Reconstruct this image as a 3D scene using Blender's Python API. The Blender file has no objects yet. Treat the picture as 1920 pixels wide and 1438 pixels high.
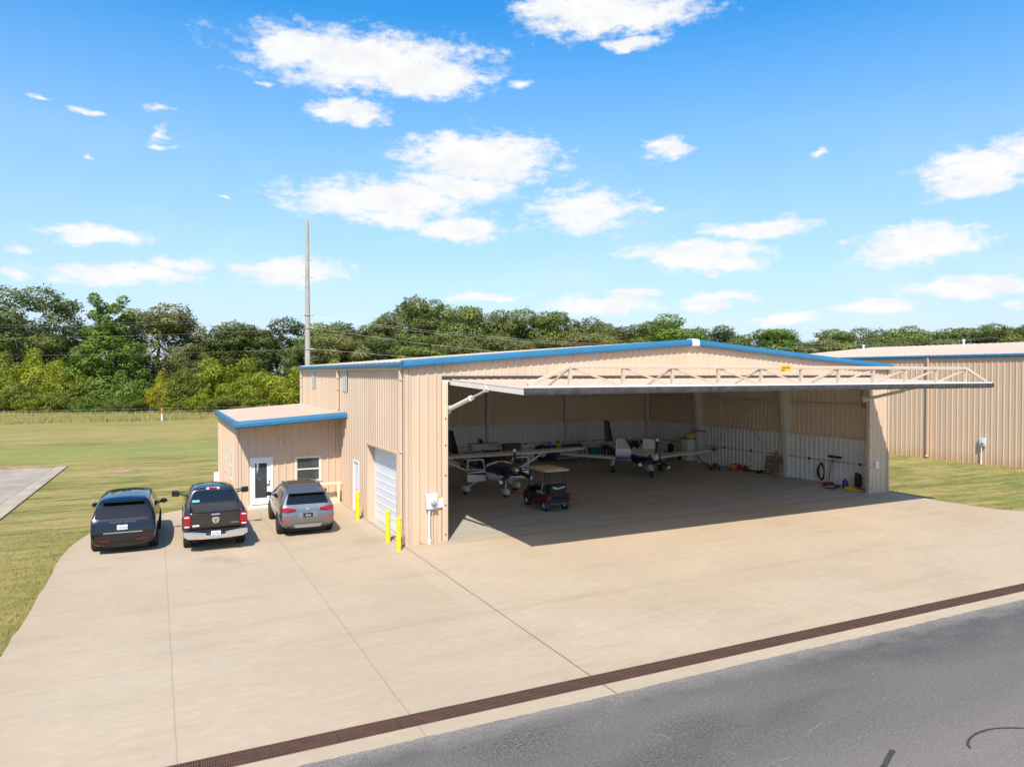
import bpy, bmesh, math, random
import numpy as np
from math import radians, sin, cos, pi, atan2, sqrt
from mathutils import Vector, Matrix
from mathutils.bvhtree import BVHTree

scene = bpy.context.scene
col = scene.collection
rnd = random.Random(7)

# ------------------------------------------------------------------ camera
YAW, PITCH = radians(26.6), math.atan(19 / 1335.)
FWD = Vector((sin(YAW) * cos(PITCH), cos(YAW) * cos(PITCH), -sin(PITCH)))
cam = bpy.data.cameras.new("camera"); cam_o = bpy.data.objects.new("camera", cam); col.objects.link(cam_o)
cam_o.location = (-7.45, -22.76, 5.75)
cam_o.rotation_euler = FWD.to_track_quat('-Z', 'Y').to_euler()
cam.sensor_width = 36; cam.lens = 25.03; cam.clip_start = .1; cam.clip_end = 6000
scene.camera = cam_o

# ------------------------------------------------------------------ light
SUN_EL, SUN_ROT = radians(50.4), radians(210.7)
EXPOSURE = 0.61
SKY_STRENGTH = 0.085
sun = bpy.data.lights.new("sun", 'SUN'); sun.energy = 4.3; sun.angle = radians(.53); sun.color = (1, .945, .86)
sun_o = bpy.data.objects.new("sun", sun); col.objects.link(sun_o)
sun_o.rotation_euler = Vector((2.24, 3.77, -5.3)).to_track_quat('-Z', 'Y').to_euler(); sun_o.location = (-40, -60, 90)

CLOUDS = [(0.2659, 0.4034, 0.1727, 0.0367), (0.1749, 0.4073, 0.0756, 0.0201), (0.3457, 0.3862, 0.096, 0.0223), (0.6046, 0.4612, 0.1358, 0.0282), (0.5311, 0.4701, 0.0671, 0.0164), (0.2373, 0.3405, 0.0512, 0.0161), (0.0071, 0.2923, 0.0211, 0.0134), (0.01, 0.2774, 0.0272, 0.0054), (-0.0677, 0.306, 0.0266, 0.0058), (0.0133, 0.3205, 0.0291, 0.0061), (0.4195, 0.2896, 0.1196, 0.0337), (0.3824, 0.3025, 0.067, 0.0224), (0.287, 0.2344, 0.1451, 0.028), (0.3898, 0.2548, 0.0894, 0.0224), (0.5684, 0.2227, 0.0778, 0.0313), (0.3971, 0.1971, 0.0746, 0.0164), (0.3014, 0.207, 0.0656, 0.0133), (0.6808, 0.3001, 0.04, 0.0146), (0.7985, 0.1869, 0.0701, 0.0141), (0.713, 0.1615, 0.0914, 0.0181), (0.741, 0.1449, 0.0762, 0.013), (0.9806, 0.1547, 0.0724, 0.0247), (1.0503, 0.2407, 0.0778, 0.0224), (1.0348, 0.2163, 0.0529, 0.0151), (-0.0633, 0.1662, 0.0586, 0.0116), (-0.138, 0.1407, 0.0279, 0.0099), (-0.1432, 0.1131, 0.0353, 0.0111), (-0.0353, 0.1208, 0.0923, 0.0131), (0.1669, 0.1363, 0.0787, 0.0172), (1.041, 0.0999, 0.0789, 0.0113), (0.7549, 0.1021, 0.0412, 0.0086), (0.6418, 0.1099, 0.0399, 0.0074), (0.6301, 0.4258, 0.0401, 0.0074), (0.6632, 0.2189, 0.023, 0.0088), (0.4194, 0.1042, 0.0523, 0.006), (0.5907, 0.0947, 0.0811, 0.0119), (0.9348, 0.0831, 0.0416, 0.0093), (1.0795, 0.0792, 0.02, 0.0073), (-0.0709, 0.2524, 0.01, 0.0045), (0.0747, 0.226, 0.0102, 0.0042), (-0.1237, 0.3101, 0.0155, 0.0044), (0.8599, 0.275, 0.0255, 0.0069), (0.0334, 0.137, 0.0371, 0.0095), (0.7273, 0.0936, 0.0419, 0.0072), (0.8353, 0.0696, 0.052, 0.007), (0.4791, 0.3855, 0.03, 0.009), (0.1376, 0.3639, 0.0188, 0.0064),
          (1.45, .22, .12, .03), (-.5, .3, .12, .03), (-.7, .16, .15, .02), (-1.2, .35, .2, .05), (2.0, .3, .2, .04), (3.0, .25, .2, .04), (-2.2, .3, .22, .04)]

def build_world():
    w = bpy.data.worlds.new("World"); scene.world = w; w.use_nodes = True
    nt = w.node_tree; nt.nodes.clear(); N = nt.nodes.new; L = nt.links.new
    def math_(op, a, b=None, c=None):
        n = N('ShaderNodeMath'); n.operation = op
        for i, x in enumerate((a, b, c)):
            if x is None: continue
            if isinstance(x, (int, float)): n.inputs[i].default_value = x
            else: L(x, n.inputs[i])
        return n.outputs[0]
    sky = N('ShaderNodeTexSky'); sky.sky_type = 'NISHITA'; sky.sun_disc = False
    sky.sun_elevation = SUN_EL; sky.sun_rotation = SUN_ROT; sky.altitude = 100; sky.air_density = 1.0; sky.dust_density = .6; sky.ozone_density = 2.2
    hs = N('ShaderNodeHueSaturation'); hs.inputs['Hue'].default_value = .4955; hs.inputs['Saturation'].default_value = 1.42; hs.inputs['Value'].default_value = 1.95
    L(sky.outputs[0], hs.inputs['Color'])
    tc = N('ShaderNodeTexCoord'); sp = N('ShaderNodeSeparateXYZ'); L(tc.outputs['Generated'], sp.inputs[0])
    az = math_('ARCTAN2', sp.outputs[0], sp.outputs[1]); el = math_('ARCSINE', sp.outputs[2])
    cb = N('ShaderNodeCombineXYZ'); L(az, cb.inputs[0]); L(el, cb.inputs[1])
    sc = N('ShaderNodeVectorMath'); sc.operation = 'MULTIPLY'; L(cb.outputs[0], sc.inputs[0]); sc.inputs[1].default_value = (1, 2.1, 1)
    def noise(scale, detail, rough=.55, src=None, off=(0, 0, 0)):
        ad = N('ShaderNodeVectorMath'); ad.operation = 'ADD'; L(src or sc.outputs[0], ad.inputs[0]); ad.inputs[1].default_value = off
        n = N('ShaderNodeTexNoise'); n.inputs['Scale'].default_value = scale; n.inputs['Detail'].default_value = detail; n.inputs['Roughness'].default_value = rough
        L(ad.outputs[0], n.inputs['Vector']); return n
    # wobble the direction a little so that no cloud is an ellipse
    wn = noise(16, 4, .55)
    wv = N('ShaderNodeVectorMath'); wv.operation = 'SUBTRACT'; L(wn.outputs['Color'], wv.inputs[0]); wv.inputs[1].default_value = (.5, .5, .5)
    wm = N('ShaderNodeVectorMath'); wm.operation = 'MULTIPLY'; L(wv.outputs[0], wm.inputs[0]); wm.inputs[1].default_value = (.075, .03, 0)
    pos = N('ShaderNodeVectorMath'); pos.operation = 'ADD'; L(cb.outputs[0], pos.inputs[0]); L(wm.outputs[0], pos.inputs[1])
    best = None
    for (a, e, ww, hh) in CLOUDS:
        s1 = N('ShaderNodeVectorMath'); s1.operation = 'SUBTRACT'; L(pos.outputs[0], s1.inputs[0]); s1.inputs[1].default_value = (a, e, 0)
        s2 = N('ShaderNodeVectorMath'); s2.operation = 'MULTIPLY'; L(s1.outputs[0], s2.inputs[0]); s2.inputs[1].default_value = (1 / (ww * 1.1), 1 / (hh * 1.2), 0)
        ln = N('ShaderNodeVectorMath'); ln.operation = 'LENGTH'; L(s2.outputs[0], ln.inputs[0])
        dist = ln.outputs['Value'] if ww > .036 else math_('ADD', ln.outputs['Value'], .38)
        best = dist if best is None else math_('MINIMUM', best, dist)
    body = math_('SUBTRACT', 1.0, best)
    n1 = noise(30, 8, .6, off=(3, 1, 0)); n2 = noise(90, 6, .65, off=(7, 2, 0))
    nn = math_('ADD', math_('MULTIPLY', math_('SUBTRACT', n1.outputs[0], .5), 1.45), math_('MULTIPLY', math_('SUBTRACT', n2.outputs[0], .5), .55))
    dens = math_('ADD', body, nn)
    mr = N('ShaderNodeMapRange'); mr.interpolation_type = 'SMOOTHSTEP'; L(dens, mr.inputs[0])
    mr.inputs[1].default_value = -.08; mr.inputs[2].default_value = .6; mr.inputs[3].default_value = 0; mr.inputs[4].default_value = .97
    # thin high veil low in the sky
    ci = noise(5.5, 7, .6, off=(1.3, 5.1, 0))
    veil = N('ShaderNodeMapRange'); L(ci.outputs[0], veil.inputs[0]); veil.inputs[1].default_value = .5; veil.inputs[2].default_value = .8; veil.inputs[3].default_value = 0; veil.inputs[4].default_value = .3
    fade = N('ShaderNodeMapRange'); L(el, fade.inputs[0]); fade.inputs[1].default_value = .05; fade.inputs[2].default_value = .36; fade.inputs[3].default_value = 1; fade.inputs[4].default_value = 0
    cov = math_('MAXIMUM', mr.outputs[0], math_('MULTIPLY', veil.outputs[0], fade.outputs[0]))
    # cloud brightness: bright tops, slightly grey thick parts
    sh = noise(22, 5, .55, off=(9, 3.3, 0))
    cr = N('ShaderNodeMapRange'); L(sh.outputs[0], cr.inputs[0]); cr.inputs[1].default_value = .3; cr.inputs[2].default_value = .7; cr.inputs[3].default_value = 0; cr.inputs[4].default_value = 1
    cm = N('ShaderNodeMix'); cm.data_type = 'RGBA'; L(cr.outputs[0], cm.inputs[0]); cm.inputs[6].default_value = (7.0, 7.1, 7.25, 1); cm.inputs[7].default_value = (8.1, 8.0, 7.8, 1)
    # milky band towards the horizon (air)
    hz = N('ShaderNodeMapRange'); L(el, hz.inputs[0]); hz.inputs[1].default_value = .0; hz.inputs[2].default_value = .46; hz.inputs[3].default_value = .92; hz.inputs[4].default_value = 0
    hm = N('ShaderNodeMix'); hm.data_type = 'RGBA'; L(hz.outputs[0], hm.inputs[0]); L(hs.outputs[0], hm.inputs[6]); hm.inputs[7].default_value = (4.45, 5.4, 6.95, 1)
    mx = N('ShaderNodeMix'); mx.data_type = 'RGBA'; L(cov, mx.inputs[0]); L(hm.outputs[2], mx.inputs[6]); L(cm.outputs[2], mx.inputs[7])
    bg = N('ShaderNodeBackground'); L(mx.outputs[2], bg.inputs[0]); bg.inputs[1].default_value = SKY_STRENGTH
    out = N('ShaderNodeOutputWorld'); L(bg.outputs[0], out.inputs[0])
build_world()
scene.view_settings.view_transform = 'Standard'; scene.view_settings.look = 'None'
scene.view_settings.exposure = EXPOSURE; scene.view_settings.gamma = 1
scene.cycles.max_bounces = 8; scene.cycles.diffuse_bounces = 8

# ------------------------------------------------------------------ helpers
class MB:
    """collects geometry that becomes one mesh object"""
    def __init__(s): s.v = []; s.f = []; s.mi = []
    def add(s, v, f, m=0):
        b = len(s.v); s.v += [tuple(p) for p in v]
        for q in f: s.f.append(tuple(i + b for i in q)); s.mi.append(m)
        return s
    def box(s, x0, x1, y0, y1, z0, z1, m=0):
        return s.add([(x0, y0, z0), (x1, y0, z0), (x1, y1, z0), (x0, y1, z0), (x0, y0, z1), (x1, y0, z1), (x1, y1, z1), (x0, y1, z1)],
                     [(0, 3, 2, 1), (4, 5, 6, 7), (0, 1, 5, 4), (1, 2, 6, 5), (2, 3, 7, 6), (3, 0, 4, 7)], m)
    def bar(s, a, b, w, h=None, m=0, up=(0, 0, 1)):
        """rectangular bar from a to b"""
        h = h or w; a, b = Vector(a), Vector(b); d = (b - a).normalized(); u = Vector(up)
        if abs(d.dot(u)) > .98: u = Vector((0, 1, 0))
        r = d.cross(u).normalized() * w / 2; t = r.cross(d).normalized() * h / 2
        return s.add([a - r - t, a + r - t, a + r + t, a - r + t, b - r - t, b + r - t, b + r + t, b - r + t],
                     [(0, 3, 2, 1), (4, 5, 6, 7), (0, 1, 5, 4), (1, 2, 6, 5), (2, 3, 7, 6), (3, 0, 4, 7)], m)
    def tube(s, pts, r, n=10, m=0, cap=True):
        pts = [Vector(p) for p in pts]; rs = r if isinstance(r, (list, tuple)) else [r] * len(pts)
        rings = []; u = None
        for i, p in enumerate(pts):
            d = ((pts[min(i + 1, len(pts) - 1)] - pts[max(i - 1, 0)])).normalized()
            if u is None: u = d.orthogonal().normalized()
            u = (u - d * u.dot(d)).normalized(); w = d.cross(u)
            rings.append([p + (u * cos(2 * pi * k / n) + w * sin(2 * pi * k / n)) * rs[i] for k in range(n)])
        return s.loft(rings, m, cap)
    def loft(s, rings, m=0, cap=True, closed=True, matf=None):
        n = len(rings[0]); v = [p for r in rings for p in r]; b = len(s.v); s.v += [tuple(p) for p in v]
        for i in range(len(rings) - 1):
            for k in range(n if closed else n - 1):
                q = (i * n + k, i * n + (k + 1) % n, (i + 1) * n + (k + 1) % n, (i + 1) * n + k)
                mm = m
                if matf: mm = matf(sum((Vector(v[j]) for j in q), Vector()) / 4)
                s.f.append(tuple(j + b for j in q)); s.mi.append(mm)
        if cap:
            s.f.append(tuple(b + k for k in range(n))[::-1]); s.mi.append(matf(Vector(v[0])) if matf else m)
            s.f.append(tuple(b + (len(rings) - 1) * n + k for k in range(n))); s.mi.append(matf(Vector(v[-1])) if matf else m)
        return s
    def lathe(s, prof, c=(0, 0, 0), axis='z', n=20, m=0, cap=True):
        """prof: (radius, height) pairs"""
        R = []
        for r, h in prof:
            ring = []
            for k in range(n):
                a = 2 * pi * k / n; x, y = r * cos(a), r * sin(a)
                p = (x, y, h) if axis == 'z' else ((h, x, y) if axis == 'x' else (y, h, x))
                ring.append((p[0] + c[0], p[1] + c[1], p[2] + c[2]))
            R.append(ring)
        return s.loft(R, m, cap)
    def prism(s, poly, axis, a, b, m=0):
        """2D outline extruded: axis x -> poly in (y,z), y -> (x,z), z -> (x,y)"""
        P = (lambda p, t: (t, p[0], p[1])) if axis == 'x' else ((lambda p, t: (p[0], t, p[1])) if axis == 'y' else (lambda p, t: (p[0], p[1], t)))
        n = len(poly); v = [P(p, a) for p in poly] + [P(p, b) for p in poly]
        return s.add(v, [tuple(range(n))[::-1], tuple(range(n, 2 * n))] + [(k, (k + 1) % n, n + (k + 1) % n, n + k) for k in range(n)], m)
    def ball(s, c, r, n=14, m=0, k=9):
        rx, ry, rz = r if isinstance(r, (list, tuple)) else (r, r, r)
        rings = []
        for i in range(k):
            t = -pi / 2 + pi * (i + .15) / (k - .7) ; t = max(-1.55, min(1.55, t))
            rings.append([(c[0] + rx * cos(t) * cos(2 * pi * j / n), c[1] + ry * cos(t) * sin(2 * pi * j / n), c[2] + rz * sin(t)) for j in range(n)])
        return s.loft(rings, m)
    def xf(s, M):
        s.v = [tuple(M @ Vector(p)) for p in s.v]; return s
    def build(s, name, mats, parent=None, bevel=0, smooth=35, seg=2, loc=None):
        me = bpy.data.meshes.new(name); me.from_pydata(s.v, [], s.f)
        for mt in (mats if isinstance(mats, (list, tuple)) else [mats]): me.materials.append(mt)
        me.polygons.foreach_set('material_index', s.mi)
        bm = bmesh.new(); bm.from_mesh(me); bmesh.ops.recalc_face_normals(bm, faces=bm.faces)
        if bevel:
            es = [e for e in bm.edges if len(e.link_faces) == 2 and e.calc_face_angle(0) > .5]
            bmesh.ops.bevel(bm, geom=es, offset=bevel, segments=seg, affect='EDGES', profile=.6, clamp_overlap=True)
        bm.to_mesh(me); bm.free()
        return link(name, me, parent, smooth)

def link(name, me, parent=None, smooth=35):
    if smooth:
        me.polygons.foreach_set('use_smooth', [True] * len(me.polygons)); me.set_sharp_from_angle(angle=radians(smooth))
    o = bpy.data.objects.new(name, me); col.objects.link(o)
    if parent: o.parent = parent
    return o

def tag(o, label=None, cat=None, group=None, kind=None):
    if label: o['label'] = label
    if cat: o['category'] = cat
    if group: o['group'] = group
    if kind: o['kind'] = kind
    return o

def thing(name, label, cat, loc=(0, 0, 0), rz=0, group=None, scale=1):
    o = bpy.data.objects.new(name, None); col.objects.link(o); o.empty_display_size = .3
    o.location = loc; o.rotation_euler = (0, 0, rz); o.scale = (scale,) * 3
    return tag(o, label, cat, group)

def dup(root, loc=None, rz=None, label=None):
    r = root.copy(); col.objects.link(r)
    if loc is not None: r.location = loc
    if rz is not None: r.rotation_euler = (0, 0, rz)
    if label: r['label'] = label
    for ch in list(root.children):
        c = ch.copy(); col.objects.link(c); c.parent = r
        for g in list(ch.children):
            d = g.copy(); col.objects.link(d); d.parent = c
    return r

def subdivided(bm, name, mats, parent, levels=2):
    me = bpy.data.meshes.new(name); bm.to_mesh(me); bm.free()
    for mt in mats: me.materials.append(mt)
    o = bpy.data.objects.new(name, me); col.objects.link(o)
    md = o.modifiers.new('s', 'SUBSURF'); md.levels = levels; md.render_levels = levels
    dg = bpy.context.evaluated_depsgraph_get(); dg.update()
    m2 = bpy.data.meshes.new_from_object(o.evaluated_get(dg)); m2.name = name
    bpy.data.objects.remove(o); bpy.data.meshes.remove(me)
    return link(name, m2, parent, 50)

def bvh_of(o):
    bm = bmesh.new(); bm.from_mesh(o.data); t = BVHTree.FromBMesh(bm); bm.free(); return t

def rounded(poly, r, n=3):
    out = []; k = len(poly)
    for i in range(k):
        p = Vector(poly[i]); a = (Vector(poly[i - 1]) - p); b = (Vector(poly[(i + 1) % k]) - p)
        ra = min(r, a.length * .45); rb = min(r, b.length * .45); A = p + a.normalized() * ra; B = p + b.normalized() * rb
        for j in range(n + 1):
            t = j / n; out.append(tuple((1 - t) ** 2 * A + 2 * t * (1 - t) * p + t * t * B))
    return out

def patch(name, bvh, poly, view, mat, parent, off=.006, step=.09):
    """a panel that lies on a curved body: outline seen along an axis. view 'rear'/'front' -> (x,z), 'left'/'right' -> (y,z), 'top' -> (x,y)"""
    bm = bmesh.new(); pts = []
    k = len(poly)
    for i in range(k):
        a, b = Vector(poly[i]), Vector(poly[(i + 1) % k]); n = max(1, int((b - a).length / step))
        for j in range(n): pts.append(a + (b - a) * j / n)
    bm.faces.new([bm.verts.new((p[0], p[1], 0)) for p in pts])
    bmesh.ops.triangulate(bm, faces=bm.faces[:])
    for _ in range(3):
        es = [e for e in bm.edges if e.calc_length() > step * 1.6]
        if not es: break
        bmesh.ops.subdivide_edges(bm, edges=es, cuts=1); bmesh.ops.triangulate(bm, faces=bm.faces[:])
    d = dict(rear=(0, 1, 0), front=(0, -1, 0), left=(1, 0, 0), right=(-1, 0, 0), top=(0, 0, -1))[view]; d = Vector(d)
    for v in bm.verts:
        a, b = v.co.x, v.co.y
        p = Vector((a, 0, b)) if view in ('rear', 'front') else (Vector((0, a, b)) if view in ('left', 'right') else Vector((a, b, 0)))
        h, nrm, _, _ = bvh.ray_cast(p - d * 9, d)
        if h is None: h, nrm, _, _ = bvh.find_nearest(p - d * 1.0)
        if nrm.dot(d) > 0: nrm = -nrm
        v.co = h + nrm * off
    bmesh.ops.recalc_face_normals(bm, faces=bm.faces)
    bm.normal_update()
    av = sum((f.normal for f in bm.faces), Vector())
    if av.dot(d) > 0: bmesh.ops.reverse_faces(bm, faces=bm.faces)
    be = [e for e in bm.edges if e.is_boundary]
    r = bmesh.ops.extrude_edge_only(bm, edges=be)
    for v in [g for g in r['geom'] if isinstance(g, bmesh.types.BMVert)]: v.co += d * (off + .02)
    me = bpy.data.meshes.new(name); bm.to_mesh(me); bm.free(); me.materials.append(mat)
    return link(name, me, parent, 40)

def text(name, body, size, M, mat, parent, depth=.002, align='CENTER', sx=1.0):
    cu = bpy.data.curves.new(name, 'FONT'); cu.body = body; cu.size = size; cu.extrude = depth; cu.align_x = align; cu.align_y = 'CENTER'; cu.resolution_u = 2
    o = bpy.data.objects.new(name, cu); col.objects.link(o)
    dg = bpy.context.evaluated_depsgraph_get(); dg.update()
    me = bpy.data.meshes.new_from_object(o.evaluated_get(dg)); bpy.data.objects.remove(o)
    me.transform(M @ Matrix.Diagonal((sx, 1, 1, 1))); me.materials.clear(); me.materials.append(mat); me.name = name
    return link(name, me, parent, 0)
def face_minus_y(x, y, z): return Matrix.Translation((x, y, z)) @ Matrix.Rotation(pi / 2, 4, 'X')

# ------------------------------------------------------------------ materials
def mat(name, c, rough=.6, metal=0, spec=.5, coat=0, var=0, vscale=3, vcol=None, bump=0, bscale=40, stretch=None, trans=0, emit=None):
    m = bpy.data.materials.new(name); m.use_nodes = True; nt = m.node_tree; b = nt.nodes['Principled BSDF']
    b.inputs['Base Color'].default_value = (*c, 1); b.inputs['Roughness'].default_value = rough; b.inputs['Metallic'].default_value = metal
    b.inputs['Specular IOR Level'].default_value = spec; b.inputs['Coat Weight'].default_value = coat; b.inputs['Coat Roughness'].default_value = .03
    b.inputs['Transmission Weight'].default_value = trans
    if var or bump:
        tc = nt.nodes.new('ShaderNodeTexCoord'); src = tc.outputs['Object']
        if stretch:
            mp = nt.nodes.new('ShaderNodeMapping'); mp.inputs['Scale'].default_value = stretch; nt.links.new(src, mp.inputs[0]); src = mp.outputs[0]
    if var:
        n = nt.nodes.new('ShaderNodeTexNoise'); n.inputs['Scale'].default_value = vscale; n.inputs['Detail'].default_value = 6; n.inputs['Roughness'].default_value = .6
        nt.links.new(src, n.inputs['Vector'])
        r = nt.nodes.new('ShaderNodeMapRange'); r.inputs[1].default_value = .3; r.inputs[2].default_value = .7; nt.links.new(n.outputs[0], r.inputs[0])
        mx = nt.nodes.new('ShaderNodeMix'); mx.data_type = 'RGBA'; nt.links.new(r.outputs[0], mx.inputs[0])
        v2 = vcol or tuple(x * (1 - var) for x in c)
        mx.inputs[6].default_value = (*v2, 1); mx.inputs[7].default_value = (*[min(1, x * (1 + var * .3)) for x in c], 1)
        nt.links.new(mx.outputs[2], b.inputs['Base Color'])
    if bump:
        n2 = nt.nodes.new('ShaderNodeTexNoise'); n2.inputs['Scale'].default_value = bscale; n2.inputs['Detail'].default_value = 4
        nt.links.new(src, n2.inputs['Vector']); bp = nt.nodes.new('ShaderNodeBump'); bp.inputs['Strength'].default_value = bump; bp.inputs['Distance'].default_value = .02
        nt.links.new(n2.outputs[0], bp.inputs['Height']); nt.links.new(bp.outputs[0], b.inputs['Normal'])
    return m

M = dict(
    tan=None,
    tan_in=mat('tan wall inside', (.74, .60, .45), .6),
    tan_trim=mat('tan trim', (.60, .465, .34), .45, var=.06, vscale=2),
    tan_far=None,
    roof_cream=mat('cream roof sheet', (.48, .375, .28), .45, var=.06, vscale=.6),
    blue=mat('blue trim paint', (.028, .15, .275), .4, var=.12, vscale=2),
    white=mat('white paint', (.74, .75, .76), .4, var=.04, vscale=4),
    white_w=mat('white liner panel', (.76, .755, .74), .45, var=.05, vscale=1.5),
    
    steel_w=mat('primed steel column', (.70, .655, .58), .5, var=.05, vscale=2),
    steel_d=mat('dark steel', (.07, .065, .06), .5, .3, var=.3, vscale=6),
    galv=mat('galvanised metal', (.50, .51, .52), .4, .6, var=.15, vscale=8),
    rubber=mat('black rubber', (.018, .018, .018), .75, var=.3, vscale=12),
    seal=mat('weathered rubber seal', (.030, .028, .027), .8, var=.5, vscale=5, vcol=(.085, .078, .072)),
    chrome=mat('chrome', (.82, .82, .83), .12, 1),
    glass_dark=mat('tinted glass', (.006, .007, .008), .04, 0, .6),
    glass_win=mat('window glass', (.05, .055, .055), .05, 0, .7),
    yellow=mat('yellow post paint', (.86, .62, .015), .45, var=.06, vscale=5),
    red=mat('red lens', (.26, .008, .012), .15, 0, .6),
    black=mat('black plastic', (.015, .015, .016), .45),
    black_gl=mat('black car paint', (.004, .004, .0045), .2, 0, .4, coat=.7),
    brown_paint=mat('brown metallic car paint', (.035, .027, .024), .25, .5, .5, coat=.8),
    silver_paint=mat('silver grey car paint', (.215, .212, .21), .3, .75, .5, coat=.8),
    alu=mat('alloy', (.45, .46, .48), .3, .9),
    grey_d=mat('dark grey plastic', (.05, .05, .052), .6),
    plate=mat('plate white', (.72, .72, .72), .4),
    ink=mat('ink', (.01, .012, .03), .6), ink_b=mat('plate black', (.012, .012, .012), .5),
    navy=mat('navy gloss', (.006, .009, .055), .35, 0, .4, coat=.15), blue_ac=mat('blue gloss', (.01, .06, .30), .2, 0, .5, coat=.6),
    white_ac=mat('white gloss', (.74, .74, .73), .25, 0, .5, coat=.4),
    maroon=mat('maroon paint', (.085, .006, .008), .25, 0, .5, coat=.5),
    cream=mat('cream plastic', (.62, .50, .33), .45), wood=mat('wood', (.22, .11, .045), .6, var=.4, vscale=6, stretch=(1, 1, 6)),
    pallet=mat('pallet wood', (.30, .18, .085), .8, var=.45, vscale=5, stretch=(1, 6, 6)),
    orange=mat('orange plastic', (.62, .13, .015), .5, var=.2, vscale=6), red_p=mat('red paint', (.40, .02, .02), .4),
    teal=mat('teal plastic', (.02, .22, .26), .4), blue_p=mat('blue plastic', (.015, .05, .22), .45), sheet=mat('dark cloth', (.02, .02, .022), .9),
    cylinder=mat('cylinder paint', (.70, .66, .60), .4, var=.15, vscale=8), rust=mat('rusty brown iron', (.118, .056, .033), .8, var=.4, vscale=3, vcol=(.07, .036, .023)),
    concrete_pole=mat('spun concrete', (.40, .36, .31), .8, var=.2, vscale=2), wire=mat('wire aluminium', (.45, .44, .42), .5, .5),
    bark=mat('bark', (.10, .075, .055), .9, var=.4, vscale=6), cream_rail=mat('cream rail paint', (.78, .66, .42), .45),
    fence_post=mat('steel post', (.12, .12, .10), .7), brown_leather=mat('beige vinyl', (.35, .26, .17), .6),
    sky_blue=mat('sticker blue', (.15, .50, .75), .4), gold=mat('orange stripe', (.75, .38, .05), .5),
)

def translucent_panel():
    m = bpy.data.materials.new('fibreglass light panel'); m.use_nodes = True; nt = m.node_tree; b = nt.nodes['Principled BSDF']; b.inputs['Base Color'].default_value = (.74, .76, .74, 1); b.inputs['Roughness'].default_value = .4
    t = nt.nodes.new('ShaderNodeBsdfTranslucent'); t.inputs[0].default_value = (.8, .82, .78, 1); ms = nt.nodes.new('ShaderNodeMixShader'); ms.inputs[0].default_value = .45
    nt.links.new(b.outputs[0], ms.inputs[1]); nt.links.new(t.outputs[0], ms.inputs[2]); nt.links.new(ms.outputs[0], nt.nodes['Material Output'].inputs[0]); return m
M['skylight'] = translucent_panel()

def wall_paint(name, c, dirt):
    """painted sheet: faint vertical run-off streaks, panel to panel tone, red soil splashed on the foot"""
    m = mat(name, c, .5, var=.06, vscale=1.2, stretch=(1, 1, .25)); nt = m.node_tree; b = nt.nodes['Principled BSDF']; N = nt.nodes.new; L = nt.links.new
    src = b.inputs['Base Color'].links[0].from_socket; tc = N('ShaderNodeTexCoord'); sp = N('ShaderNodeSeparateXYZ'); L(tc.outputs['Object'], sp.inputs[0])
    n = N('ShaderNodeTexNoise'); n.inputs['Scale'].default_value = 3.5; n.inputs['Detail'].default_value = 5; mp = N('ShaderNodeMapping'); mp.inputs['Scale'].default_value = (1, 1, .35); L(tc.outputs['Object'], mp.inputs[0]); L(mp.outputs[0], n.inputs['Vector'])
    zz = N('ShaderNodeMath'); zz.operation = 'MULTIPLY_ADD'; L(n.outputs[0], zz.inputs[0]); zz.inputs[1].default_value = -.8; L(sp.outputs[2], zz.inputs[2])
    r = N('ShaderNodeMapRange'); L(zz.outputs[0], r.inputs[0]); r.inputs[1].default_value = -.5; r.inputs[2].default_value = .35; r.inputs[3].default_value = dirt; r.inputs[4].default_value = 0
    mx = N('ShaderNodeMix'); mx.data_type = 'RGBA'; L(r.outputs[0], mx.inputs[0]); L(src, mx.inputs[6]); mx.inputs[7].default_value = (.46, .26, .13, 1)
    ad = N('ShaderNodeMath'); ad.operation = 'ADD'; L(sp.outputs[0], ad.inputs[0]); L(sp.outputs[1], ad.inputs[1]); dv = N('ShaderNodeMath'); dv.operation = 'DIVIDE'; L(ad.outputs[0], dv.inputs[0]); dv.inputs[1].default_value = .915
    fl = N('ShaderNodeMath'); fl.operation = 'FLOOR'; L(dv.outputs[0], fl.inputs[0]); wn = N('ShaderNodeTexWhiteNoise'); wn.noise_dimensions = '1D'; L(fl.outputs[0], wn.inputs['W'])
    r2_ = N('ShaderNodeMapRange'); L(wn.outputs['Value'], r2_.inputs[0]); r2_.inputs[3].default_value = .955; r2_.inputs[4].default_value = 1.03
    ml = N('ShaderNodeVectorMath'); ml.operation = 'SCALE'; L(mx.outputs[2], ml.inputs[0]); L(r2_.outputs[0], ml.inputs['Scale']); L(ml.outputs[0], b.inputs['Base Color']); return m
M['tan'] = wall_paint('tan wall paint', (.585, .432, .303), .16); M['tan_far'] = wall_paint('neighbour wall paint', (.58, .412, .28), .6)

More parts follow.
